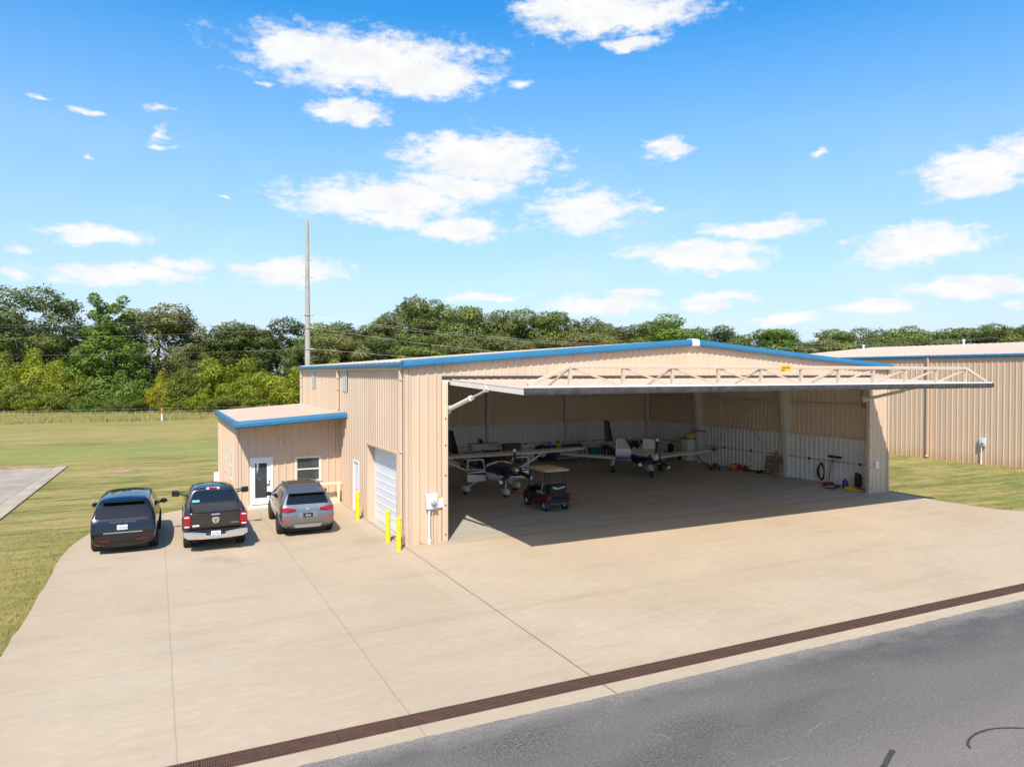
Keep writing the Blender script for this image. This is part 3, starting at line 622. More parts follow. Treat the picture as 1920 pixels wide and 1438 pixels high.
b = MB(); b.tube([(W - .28, .5, 1.19), (W - .28, 12.9, 1.13)], .014, 6); b.tube([(W - .28, 13.1, 1.13), (W - .28, D - .28, 1.13)], .014, 6)
for y in (1.3, 2.9, 4.4, 8.6, 10.8): b.box(W - .31, W - .25, y - .05, y + .05, 1.10, 1.24)
b.build('conduit', M['steel_d'], hangar)
b = MB(); b.tube([(1, D - .28, 1.13), (W - .4, D - .28, 1.13)], .014, 6)
for x in (10.3, 14.2, 16, 19.5, 22): b.box(x - .05, x + .05, D - .31, D - .25, 1.08, 1.2)
b.build('conduit', M['steel_d'], hangar)
# ---- front opening: jambs, header, hydraulic swing door
for x, s in ((JL, -1), (JR, 1)):
    b = MB(); b.box(min(x, x + s * .20), max(x, x + s * .20), -.07, .12, .004, DOORH - .02); jb = b.build('door_jamb', M['tan_trim'], hangar, bevel=.012)
    for z in (.25, 1.25, 2.27, 3.3, 4.2): b = MB(); b.lathe([(.03, -.078), (.03, -.066)], (x + s * .09, 0, z), 'y', 10); b.build('latch_hole', M['rust'], jb)
b = MB(); b.box(JL - .2, JR + .26, -.062, .1, DOORH + .03, DOORH + .16); b.build('header_shade_strip', M['steel_d'], hangar, smooth=0)  # dark strip: shade of the gap above the hinge line put in as colour
b = MB(); b.box(JL - .2, JR + .26, .1, .3, DOORH - .1, DOORH + .3); b.box(JL - .2, JR + .26, -.055, .1, DOORH - .03, DOORH + .025); b.build('header_beam', M['steel_w'], hangar, smooth=0)
DY, DZ0, DZ1 = 5.55, 5.50, 5.30                       # reach and height at hinge / at lip
dn = Vector((0, -DY, DZ1 - DZ0)).normalized(); up = Vector((0, dn.z, -dn.y)); up = up if up.z > 0 else -up
def on_door(x, t, h): p = Vector((0, -.09, DZ0)) + dn * t + up * h; return (x, p.y, p.z)
DL = DY
hdoor = tag(bpy.data.objects.new('hangar_door', None)); col.objects.link(hdoor); hdoor.parent = hangar
hdoor['label'] = 'wide hydraulic door swung out level above the apron'
XL, XR = JL + .06, JR - .07
b = MB(); ribbed(b, XL, XR, -.06, DL - .02, lambda u, d, z: on_door(u, z, .02 + d), phase=.13); b.build('door_sheeting', M['tan'], hdoor, smooth=0)
b = MB(); b.add([on_door(XL, -.06, .012), on_door(XR, -.06, .012), on_door(XR, DL, .012), on_door(XL, DL, .012)], [(0, 1, 2, 3)]); b.build('door_lining', M['steel_w'], hdoor, smooth=0)
b = MB()
for x in (XL + .05, XR - .05): b.bar(on_door(x, .03, -.07), on_door(x, DL - .06, -.07), .1, .15)
for k in range(1, 9): x = XL + (XR - XL) * k / 9; b.bar(on_door(x, .08, -.07), on_door(x, DL - .1, -.07), .06, .12)
for t in (.08, 1.5, 2.9, 4.2, DL - .08): b.bar(on_door(XL + .1, t, -.085), on_door(XR - .1, t, -.085), .08, .1)
b.build('door_frame', M['steel_w'], hdoor, smooth=0)
b = MB(); n = 64; ring = []
for i in range(n + 1):
    x = XL - .04 + (XR + .08 - XL) * i / n; dd = r2.uniform(-.012, .012)
    ring.append([on_door(x, DL - .02, .055), on_door(x, DL + .05, .045), on_door(x, DL + .06 + dd, -.06 + dd), on_door(x, DL + .03, -.135 + dd), on_door(x, DL - .02, -.10)])
b.loft(ring); b.build('rubber_seal', M['seal'], hdoor, smooth=50)
b = MB(); b.box(XL, XR, on_door(0, DL, 0)[1] - .0, on_door(0, DL, 0)[1] + .13, on_door(0, DL, .03)[2] - .0, on_door(0, DL, .03)[2] + .065); b.build('lip_angle', M['white'], hdoor, smooth=0)
tX = [1.68, 3.02, 4.84, 6.66, 8.5, 10.33, 12.18, 14.02, 15.85, 17.65, 19.5, 21.36, 22.7]
TT, TH = DL - .14, .64
def tp(x, h, t=TT): return on_door(x, t, h)
b = MB(); b.bar(tp(tX[0], .12), tp(tX[1], TH), .10); b.bar(tp(tX[1], TH), tp(tX[-2], TH), .115); b.bar(tp(tX[-2], TH), tp(tX[-1], .12), .10); b.build('truss_chord', M['tan_trim'], hdoor, bevel=.01)
for x in tX[1:-1]: b = MB(); b.bar(tp(x, .06), tp(x, TH - .055), .09); b.build('truss_upright', M['tan_trim'], hdoor, smooth=0)
for i in range(1, 11):
    a, c = tX[i], tX[i + 1]
    b = MB(); b.bar(tp(a + .06, TH - .06), tp(c - .06, .10), .055) if i < 6 else b.bar(tp(a + .06, .10), tp(c - .06, TH - .06), .055); b.build('truss_diagonal', M['tan_trim'], hdoor, smooth=0)
for i in (1, 3, 5, 7, 9):
    b = MB(); b.bar(tp(tX[i] - .03, TH - .06), on_door(tX[i] - .03, TT - 1.15, .05), .05); b.build('truss_brace', M['tan_trim'], hdoor, smooth=0)
sg = MB(); sx = 11.38; p = tp(sx, TH); sg.box(sx - .25, sx + .25, p[1] - .075, p[1] - .06, p[2] - .13, p[2] + .07); sgo = sg.build('maker_sign', mat('sign yellow', (.66, .45, .04), .5), hdoor, smooth=0)
sg = MB(); sg.box(sx - .22, sx - .05, p[1] - .079, p[1] - .0755, p[2] - .115, p[2] - .075); sg.build('sign_text_block', mat('sign red', (.3, .05, .02), .5), sgo, smooth=0)
sg = MB(); [sg.box(sx - .19 + k * .055, sx - .19 + k * .055 + .035 + .012 * (k % 2), p[1] - .079, p[1] - .0755, p[2] - .04, p[2] + .012 + .012 * (k % 3)) for k in range(7)]; sg.build('sign_lettering', mat('sign ink', (.35, .12, .01), .5), sgo, smooth=0)
for x, s in ((JL + .1, 1), (JR - .08, -1)):
    hc = tag(bpy.data.objects.new('hydraulic_ram', None)); col.objects.link(hc); hc.parent = hangar
    A, B = Vector((x, .14, 4.5)), Vector((x, -2.95, 5.22)); d = (B - A)
    b = MB(); b.tube([A, A + d * .62], .075, 14); b.tube([A + d * .60, A + d * .64], .09, 14); b.tube([A - d * .015, A + d * .03], .09, 12); b.build('ram_barrel', M['cylinder'], hc)
    b = MB(); b.tube([A + d * .62, B], .035, 10); b.build('ram_rod', M['tan_trim'], hc)
    b = MB(); b.bar(B, B + Vector((0, -.12, .12)), .14); b.build('ram_mount', M['cylinder'], hc)
    b = MB(); b.box(x - .07, x + .07, .11, .3, 4.36, 4.64); b.build('ram_bracket', M['steel_w'], hc, smooth=0)
b = MB(); hx = JR - .3; b.tube([(hx, .1, 5.35), (hx - .12, .05, 5.0), (hx - .18, .05, 4.55), (hx - .05, .05, 4.15), (hx + .15, .08, 4.1), (hx + .2, .12, 4.4)], .022, 8); b.build('hydraulic_hose', M['rubber'], hangar)
b = MB(); b.tube([(JL + .1, .15, 5.3), (JL + .16, .1, 4.9), (JL + .05, .12, 4.6)], .015, 6); b.build('hydraulic_hose', M['rubber'], hangar)
b = MB(); b.tube([(13.6, 12.2, gable(13.6) + .1), (13.6, 12.2, gable(13.6) + .1)], .05, 8)
b = MB(); b.lathe([(.06, 6.6), (.06, 7.06), (.09, 7.08), (.09, 7.16), (.01, 7.18)], (17.0, 5.5, 0)); b.build('vent_pipe', M['galv'], hangar)

# ------------------------------------------------------------------ office annex
OX0, OY0, OY1 = -4.42, 9.35, 18.75
def ort(x): return 3.86 + (x) * .066                  # underside of the shed roof
office = thing('office_annex', 'low tan office lean-to with a blue edged shed roof beside the hangar', 'building', (0, 0, 0))
WIN = (-2.03, -.86, .98, 2.1); ODR = (-3.88, -2.94, .12, 2.14)
b = MB(); ribbed(b, OX0, -.04, 0, ort, lambda u, d, z: (u, OY0 - d, z), [(WIN[0], WIN[1], WIN[2], WIN[3]), (ODR[0], ODR[1], -1, ODR[3])], phase=.02, h=.03); b.build('front_wall', M['tan'], office, smooth=0)
LW = ((11.0, 11.75, 1.0, 2.25), (13.75, 14.45, 1.05, 2.3))
b = MB(); ribbed(b, OY0, OY1, 0, ort(OX0), lambda u, d, z: (OX0 - d, u, z), LW, phase=.05, h=.03); b.build('side_wall', M['tan'], office, smooth=0)
b = MB(); ribbed(b, OX0, -.04, 0, ort, lambda u, d, z: (u, OY1 + d, z)); b.build('rear_wall', M['tan'], office, smooth=0)
b = MB(); b.box(OX0 - .04, OX0 + .07, OY0 - .036, OY0 - .026, 0, ort(OX0)); b.box(OX0 - .045, OX0 - .033, OY0 - .03, OY0 + .09, 0, ort(OX0)); b.build('corner_trim', M['tan'], office, smooth=0)
FY = 8.1
def rz(x, h): return ort(x) + h
b = MB(); ribbed(b, FY + .02, OY1 + .12, OX0 - .12, -.03, lambda u, d, z: (z, u, rz(z, .17) + d), pitch=.61, h=.035); b.build('roof', mat('tan roof sheet', (.42, .315, .235), .5, var=.08, vscale=.8), office, smooth=0)
b = MB(); b.add([(OX0 - .06, FY + .06, rz(OX0, .015)), (-.04, FY + .06, rz(-.04, .015)), (-.04, OY1, rz(-.04, .015)), (OX0 - .06, OY1, rz(OX0, .015))], [(0, 1, 2, 3)]); b.build('soffit', M['tan'], office, smooth=0)
prof = [(-.02, -.07), (-.05, -.02), (-.04, .10), (0, .20), (.10, .22), (.10, .17), (.03, .14), (.03, -.07)]
b = MB(); b.loft([[(x, FY + y, rz(x, z)) for y, z in prof] for x in (OX0 - .2, -.02)]); b.build('front_fascia', M['blue'], office, smooth=0)
b = MB(); b.loft([[(OX0 - .14 + px, y, rz(OX0 - .14, z)) for px, z in prof] for y in (FY - .02, OY1 + .15)]); b.build('side_fascia', M['blue'], office, smooth=0)
b = MB(); b.box(OX0 - .1, -.04, FY + .035, FY + .055, 0, .06); b.v = [(x, y, rz(x, -.075) + z) for x, y, z in b.v]; b.build('fascia_trim', M['tan_trim'], office, smooth=0)
b = MB(); b.box(ODR[0] - .15, ODR[1] + .2, OY0 - .62, OY0 - .03, 0, .11); b.build('door_step', mat('step concrete', (.55, .5, .43), .85, var=.1), office, bevel=.01)
b = MB(); b.box(ODR[0], ODR[0] + .07, OY0 - .04, OY0 + .08, .11, ODR[3]); b.box(ODR[1] - .07, ODR[1], OY0 - .04, OY0 + .08, .11, ODR[3]); b.box(ODR[0] + .07, ODR[1] - .07, OY0 - .04, OY0 + .08, ODR[3] - .07, ODR[3]); b.build('door_frame', M['white'], office, smooth=0)
x0, x1 = ODR[0] + .07, ODR[1] - .07; g0, g1 = x0 + .14, x1 - .17
b = MB(); zb, zt = .13, ODR[3] - .075
b.box(x0, g0, OY0, OY0 + .045, zb, zt); b.box(g1, x1, OY0, OY0 + .045, zb, zt); b.box(g0, g1, OY0, OY0 + .045, zb, zb + .27); b.box(g0, g1, OY0, OY0 + .045, zt - .17, zt); od = b.build('door', M['white'], office, smooth=0)
b = MB(); b.box(g0, g1, OY0 + .018, OY0 + .026, zb + .27, zt - .17); b.build('door_pane', M['glass_win'], od, smooth=0)
b = MB(); b.box(g0, g1, OY0 + .10, OY0 + .11, zb + .2, zt - .1); b.build('door_blind', mat('blind grey', (.13, .13, .12), .7), od, smooth=0)
b = MB(); b.lathe([(.03, -.06), (.028, 0)], (x1 - .08, OY0, 1.12), 'y', 10); b.build('door_lock', M['steel_d'], od); b = MB(); b.bar((x1 - .08, OY0 - .03, .98), (x1 - .2, OY0 - .05, .98), .03); b.lathe([(.03, -.05), (.03, 0)], (x1 - .08, OY0, .98), 'y', 10); b.build('door_handle', M['steel_d'], od)
def window(x0, x1, z0, z1, to, nm='window', t=.085, pr=.038):
    """double hung sash; to(u, depth, z) with depth outward"""
    P = tag(bpy.data.objects.new(nm, None)); col.objects.link(P); P.parent = office
    def bx(b, u0, u1, d0, d1, a, c):
        pts = [to(u, d, z) for z in (a, c) for (u, d) in ((u0, d0), (u1, d0), (u1, d1), (u0, d1))]
        b.add(pts, [(0, 3, 2, 1), (4, 5, 6, 7), (0, 1, 5, 4), (1, 2, 6, 5), (2, 3, 7, 6), (3, 0, 4, 7)])
    b = MB()
    bx(b, x0, x0 + t, -.06, pr, z0, z1); bx(b, x1 - t, x1, -.06, pr, z0, z1); bx(b, x0 + t, x1 - t, -.06, pr, z1 - t, z1); bx(b, x0 - .02, x1 + .02, -.06, pr + .012, z0 - .0, z0 + t)
    b.build('window_frame', mat('window trim', (.66, .58, .48), .5), P, smooth=0)
    b = MB(); zm = (z0 + z1) / 2
    for (a, c, dd) in ((z0 + t, zm + .03, 0), (zm - .03, z1 - t, .0)): pass
    bx(b, x0 + t, x1 - t, -.02, .016, zm - .025, zm + .025); s_ = .03
    bx(b, x0 + t, x0 + t + s_, -.02, .014, z0 + t, z1 - t); bx(b, x1 - t - s_, x1 - t, -.02, .014, z0 + t, z1 - t); b.build('sash', M['white'], P, smooth=0)
    b = MB(); bx(b, x0 + t, x1 - t, -.003, .001, z0 + t, z1 - t); b.build('window_pane', M['glass_win'], P, smooth=0)
    b = MB()
    k = z0 + t
    while k < z1 - t: bx(b, x0 + t, x1 - t, -.075, -.068, k, k + .032); k += .04
    b.build('blind', mat('slat blind', (.33, .31, .27), .6), P, smooth=0)
window(*WIN, lambda u, d, z: (u, OY0 - d, z))
for (a, c, z0, z1) in LW: window(a, c, z0, z1, lambda u, d, z: (OX0 - .022 - d, u, z), t=.055, pr=.018)
fl = tag(bpy.data.objects.new('floodlight', None)); col.objects.link(fl); fl.parent = office
b = MB(); b.lathe([(.06, -.06), (.06, 0)], (-2.62, OY0, 2.78), 'y', 14); b.ball((-2.62, OY0 - .09, 2.80), (.05, .06, .06)); b.build('light_base', M['white'], fl)
for s in (-1, 1):
    b = MB(); b.lathe([(.025, 0), (.05, .04), (.075, .13), (.07, .14)], (0, 0, 0), 'z', 14); b.xf(Matrix.Translation((-2.62 + s * .05, OY0 - .1, 2.74)) @ Matrix.Rotation(s * 1.0, 4, 'Y') @ Matrix.Rotation(2.3, 4, 'X')); b.build('lamp_head', mat('lamp cream', (.6, .55, .48), .4), fl)
# inside the office: an added unseen dark box keeps the panes from showing daylight
b = MB(); b.box(OX0 + .25, -.3, OY0 + .35, OY1 - .3, .05, 3.3); b.build('pane_backing_box', mat('dark pane backing', (.2, .19, .17), .8), office, smooth=0)

# ------------------------------------------------------------------ neighbour hangar
NX, NY0, NY1, NE, NR, NW = 40.1, .3, 24, 6.85, 8.15, 31
nb = thing('neighbour_hangar', 'tan ribbed metal hangar with cream roof and blue eave beyond the grass strip', 'hangar')
b = MB(); ribbed(b, NY0, NY1, -.1, NE, lambda u, d, z: (NX - d, u, z), pitch=.36, h=.027, phase=.1, w0=.06, w1=.025); b.build('side_wall', M['tan_far'], nb, smooth=0)
def ng(x): return NE + (NR - NE) * (1 - abs(x - NX - NW / 2) / (NW / 2))
b = MB(); ribbed(b, NX, NX + NW, -.1, ng, lambda u, d, z: (u, NY0 - d, z), pitch=.36); b.build('front_wall', M['tan_far'], nb, smooth=0)
b = MB(); ribbed(b, NX, NX + NW, -.1, ng, lambda u, d, z: (u, NY1 + d, z), pitch=.36); b.build('rear_wall', M['tan_far'], nb, smooth=0)
b = MB()
for sgn in (-1, 1): ribbed(b, NY0 - .1, NY1 + .1, 0, NW / 2 + .15, lambda u, d, z, sgn=sgn: (NX + NW / 2 + sgn * z, u, NR + .12 + d - (NR - NE) * z / (NW / 2)), pitch=.61, h=.04)
b.build('roof', M['roof_cream'], nb, smooth=0)
b = MB(); prof = [(.0, -.05), (-.15, -.07), (-.18, .02), (-.16, .11), (0, .14)]; b.loft([[(NX + px, y, NE + z) for px, z in prof] for y in (NY0 - .12, NY1 + .12)]); b.build('eave_gutter', M['blue'], nb, smooth=0)
b = MB(); b.bar((NX - .12, 8.17, NE - .05), (NX - .12, 8.17, .12), .14, .1); b.bar((NX - .12, 8.17, .14), (NX - .3, 8.1, .02), .14, .1); b.build('downspout', M['tan_far'], nb)
for (x, y) in ((50, 7), (52, 13), (49, 20)):
    b = MB(); b.lathe([(.08, ng(x) - .1), (.08, ng(x) + .55), (.13, ng(x) + .56), (.13, ng(x) + .66), (.01, ng(x) + .7)], (x, y, 0), 'z', 10); b.build('vent_pipe', M['white'], nb)

# ------------------------------------------------------------------ trench drain grates
def grate_proto():
    b = MB(); Lg, Wd = .992, .40
    for y in (0, .10, .20, .30, Wd): b.box(0, Lg, y - .009, y + .009, -.055, .004)
    k = .004
    while k < Lg - .02: b.box(k, k + .015, 0.006, Wd - .006, -.04, -.002); k += .034
    o = b.build('drain_grate', M['rust'], None, smooth=0)
    return tag(o, 'rusty brown slotted iron grate lying in the long drain between apron and taxiway', 'drain grate', 'iron grates of the trench drain')
gp = grate_proto(); ga = math.atan(-.019)
xs = [-9.9 + i for i in range(56)]
for i, x in enumerate(xs):
    o = gp if i == 0 else gp.copy()
    if i: col.objects.link(o)
    o.location = (x, dy(x) - .415, .003); o.rotation_euler = (0, 0, ga)

# ------------------------------------------------------------------ bollards, meters, notices, rail
def bollard_proto():
    t = thing('bollard', '', 'bollard', group='yellow bollards along the hangar side')
    b = MB(); b.lathe([(.078, 0), (.078, 1.0), (.07, 1.06), (.045, 1.1), (.01, 1.115)], n=20); b.build('post', M['yellow'], t)
    b = MB()
    for z in (.74, 1.0): b.lathe([(.079, z), (.082, z + .002), (.082, z + .014), (.079, z + .016)], n=20, cap=False)
    b.build('band', mat('band shadowed yellow', (.42, .27, .01), .6), t)
    return t
bo = bollard_proto(); bo['label'] = 'yellow steel bollard in front of the narrow white walk door'; bo.location = (-.37, 4.94, 0)
dup(bo, (-.39, .78, 0), .4, 'yellow steel bollard before the ribbed garage door, middle one of three'); dup(bo, (-.42, -.51, 0), .9, 'yellow steel bollard standing just outside the front corner of the hangar')

def meter(t, big):
    """box with round meter socket, conduit down the wall; local x along wall, -y outward"""
    b = MB(); b.box(-.19, .19, -.16, -.02, 1.18, 1.70); bx = b.build('meter_box', mat('meter box grey', (.60, .62, .64), .45, var=.08, vscale=5), t, bevel=.012)
    b = MB(); b.lathe([(.095, -.165), (.095, -.20), (.085, -.21)], (.045, 0, 1.38), 'y', 18); b.build('meter_ring', M['galv'], bx)
    b = MB(); b.ball((.045, -.225, 1.38), (.075, .07, .075)); b.build('meter_dome', mat('meter glass', (.25, .28, .30), .08), bx)
    b = MB(); b.tube([(-.08, -.09, 0.0), (-.08, -.09, 1.2)], .033, 12); b.lathe([(.055, 0), (.055, .16), (.04, .17)], (-.08, -.09, 0)); b.build('conduit', mat('white conduit', (.68, .68, .67), .5), t)
    if big:
        b = MB(); b.tube([(.06, -.06, .05), (.05, -.06, .8), (.06, -.08, 1.2)], .011, 8); b.tube([(.06, -.06, .05), (-.2, -.05, .04), (-.42, -.04, .14)], .012, 8); b.build('ground_wire', M['tan_trim'], t)
em = thing('electric_meter', 'grey electric meter box with conduit on the hangar front beside a white notice', 'electric meter', (.85, -.03, 0)); meter(em, True)
em2 = thing('electric_meter', 'grey electric meter box on the wall of the neighbouring hangar above the grass', 'electric meter', (NX - .05, 4.5, -.08), -pi / 2); meter(em2, False)
def notice(name, x, z0, z1, w, label, top=None):
    t = thing(name, label, 'notice', (x, -.05, 0)); b = MB(); b.box(-w / 2, w / 2, -.02, 0, z0, z1); b.build('notice_plate', M['white'], t, bevel=.003)
    if top: b = MB(); b.box(-w / 2, w / 2, -.024, -.0205, z1 - .05, z1); b.build('header_stripe', M[top], t, smooth=0)
    b = MB(); k = z1 - .1; rr = random.Random(int(x * 10))
    while k > z0 + .05: b.box(-w / 2 + .04, w / 2 - .04 - rr.uniform(0, .06), -.023, -.0205, k, k + .012); k -= .035
    b.build('printed_lines', mat('faded print', (.45, .50, .55), .6), t, smooth=0)
notice('wall_notice', 1.165, 1.19, 1.57, .23, 'white notice with an orange top stripe beside the meter box on the hangar front', 'gold')
notice('wall_notice', 23.56, 1.18, 1.52, .25, 'white notice on the shaded front wall right of the open hangar door')
b = MB(); b.bar((-1.75, 8.95, .88), (-.07, 8.95, .88), .09, .10); b.bar((-.2, 8.95, 0), (-.2, 8.95, .83), .10); b.bar((-1.6, 8.95, 0), (-1.6, 8.95, .83), .10)
hr = thing('guard_rail', 'cream painted pipe guard rail behind the silver car by the office wall', 'railing', (0, 0, 0))
b.build('rail_frame', M['cream_rail'], hr, bevel=.012)
b = MB(); b.prism([(9.32, .0), (8.95, 0), (9.32, .17)], 'x', -.9, -.06); b.box(-2.6, -.1, 9.0, 9.32, 0, .1); b.build('concrete_foot', mat('foot concrete', (.52, .46, .38), .9, var=.15), hr, bevel=.01)
ub = thing('utility_box', 'small white utility box at the far corner of the office', 'utility box', (OX0 - .14, 18.3, 0)); b = MB(); b.box(-.13, .13, -.2, .2, -.1, .42); b.build('box_body', M['white'], ub, bevel=.02); b = MB(); b.box(-.14, .14, -.21, .21, .421, .45); b.build('lid', M['white'], ub, bevel=.01)

# ------------------------------------------------------------------ power line
pl = thing('utility_pole', 'tall bare concrete utility pole rising behind the hangar roof', 'utility pole', (7.9, 59.3, 0))
b = MB(); b.tube([(0, 0, -.1), (0, 0, 8), (0, 0, 16), (0, 0, 22.85)], [.36, .31, .24, .175], 16); b.build('pole_shaft', M['concrete_pole'], pl)
for z, w in ((18.5, .55), (16.55, .75)):
    b = MB(); b.tube([(.79 * -w * 1.1, .4 * w, z + .02), (.5 * w, -.3 * w, z)], .025, 6); b.tube([(.2, -.12, z), (.75 * w, -.42 * w, z - .07)], .04, 6); b.build('insulator_arm', M['galv'], pl)
for z in (12.3, 10.85, 8.45): b = MB(); b.tube([(.1, -.07, z), (.62, -.4, z + .03)], .07, 8); b.lathe([(.36, z - .05), (.36, z + .05)], n=14); b.build('pole_band', M['galv'], pl)
far = Vector((76.8, 24.6, 0)); near = Vector((7.9, 59.3, 0)); wl = Vector((-63, 92, 0))
def wire(za, zb, zc, sag1, sag2, off, label):
    t = thing('power_line', label, 'power line', (near.x + off, near.y - .3, za))
    def span(A, B, sag):
        return [A.lerp(B, k / 40) - Vector((0, 0, sag * 4 * (k / 40) * (1 - k / 40))) for k in range(41)]
    o = Vector(t.location); A = near + Vector((off, -.3, za)); b = MB(); b.tube([p - o for p in span(A, wl + Vector((off, -.3, zb)), sag1)], .0065, 5); b.tube([p - o for p in span(A, far + Vector((off, -.3, zc)), sag2)], .0065, 5)
    b.build('cable', M['wire'], t)
wire(12.25, 11.9, 9.9, 1.0, 2.3, .45, 'thin overhead power line, topmost of the wires across the wood'); wire(12.05, 11.5, 9.75, 1.0, 2.35, .55, 'thin overhead power line running just under the topmost wire')
wire(10.85, 10.3, 8.0, 1.0, 2.4, .45, 'thin overhead power line at middle height across the wood'); wire(8.5, 8.3, 6.2, .7, 1.2, .45, 'thin overhead power line, lowest wire at the utility pole')
# ------------------------------------------------------------------ fence and marker posts
fx = [-46, -42, -37.6, -33, -28.9, -25, -20.8, -17.4, -14.2, -11.2, -8.1, -4.85, -1.5, 2.2, 5.6, 9.2, 13]
fen = thing('wire_fence', 'low post and wire fence along the foot of the wood', 'fence', (-20, 80.5, 0)); fz = -.1
def fy(x): return 80.6 + .012 * (x + 10) - (.1 * (x - 2) if x > 2 else 0)
for x in fx: b = MB(); b.box(x - .035 + 20, x + .035 + 20, fy(x) - 80.5 - .035, fy(x) - 80.5 + .035, fz, 1.35); b.build('post', M['fence_post'], fen, smooth=0)
for z in (.5, .85, 1.2):
    b = MB(); b.tube([(x + 20, fy(x) - 80.5 - .05, z) for x in fx], .012, 4); b.build('strand', M['wire'], fen)
def marker(x, y, h, label):
    t = thing('marker_post', label, 'marker post', (x, y, -.1)); b = MB(); b.lathe([(.11, 0), (.11, h * .55)], n=12); b.build('lower_sleeve', M['white'], t); b = MB(); b.lathe([(.115, h * .55), (.115, h - .05), (.08, h), (.01, h + .01)], n=12); b.build('upper_sleeve', M['orange'], t)
marker(-6.75, 75.5, 1.55, 'orange and white pipeline marker post standing in the grass'); marker(5.5, 72.5, 1.9, 'orange topped marker post showing just above the office roof')

# ------------------------------------------------------------------ trees
def leaf_mat(name, c1, c2, tr=.28):
    m = bpy.data.materials.new(name); m.use_nodes = True; nt = m.node_tree; nt.nodes.clear(); N = nt.nodes.new; L = nt.links.new
    tc = N('ShaderNodeTexCoord'); oi = N('ShaderNodeObjectInfo')
    n = N('ShaderNodeTexNoise'); n.inputs['Scale'].default_value = .55; n.inputs['Detail'].default_value = 4; L(tc.outputs['Object'], n.inputs['Vector'])
    n2 = N('ShaderNodeTexNoise'); n2.inputs['Scale'].default_value = 4.0; n2.inputs['Detail'].default_value = 2; L(tc.outputs['Object'], n2.inputs['Vector'])
    ad = N('ShaderNodeMath'); ad.operation = 'ADD'; L(n.outputs[0], ad.inputs[0]); L(n2.outputs[0], ad.inputs[1])
    ad2 = N('ShaderNodeMath'); ad2.operation = 'MULTIPLY_ADD'; L(oi.outputs['Random'], ad2.inputs[0]); ad2.inputs[1].default_value = .3; L(ad.outputs[0], ad2.inputs[2])
    r = N('ShaderNodeMapRange'); L(ad2.outputs[0], r.inputs[0]); r.inputs[1].default_value = .85; r.inputs[2].default_value = 1.45
    mx = N('ShaderNodeMix'); mx.data_type = 'RGBA'; L(r.outputs[0], mx.inputs[0]); mx.inputs[6].default_value = (*c1, 1); mx.inputs[7].default_value = (*c2, 1)
    b = N('ShaderNodeBsdfPrincipled'); L(mx.outputs[2], b.inputs['Base Color']); b.inputs['Roughness'].default_value = .6; b.inputs['Specular IOR Level'].default_value = .25
    t = N('ShaderNodeBsdfTranslucent'); L(mx.outputs[2], t.inputs[0]); ms = N('ShaderNodeMixShader'); ms.inputs[0].default_value = tr; L(b.outputs[0], ms.inputs[1]); L(t.outputs[0], ms.inputs[2])
    o = N('ShaderNodeOutputMaterial'); L(ms.outputs[0], o.inputs[0]); return m
LEAF = dict(o=leaf_mat('oak leaves', (.115, .145, .035), (.25, .28, .08), .36), v=leaf_mat('olive leaves', (.14, .155, .045), (.30, .29, .10), .36), d=leaf_mat('dark leaves', (.085, .115, .03), (.20, .23, .065), .34),
            m=leaf_mat('green leaves', (.12, .165, .036), (.27, .31, .08), .36), b=leaf_mat('fresh green leaves', (.115, .185, .028), (.26, .36, .06), .36), y=leaf_mat('yellow green leaves', (.16, .215, .02), (.44, .45, .04), .4),
            g=leaf_mat('shrub leaves', (.11, .15, .024), (.28, .31, .055), .36), a=leaf_mat('autumn yellow leaves', (.27, .26, .022), (.52, .45, .04), .38))
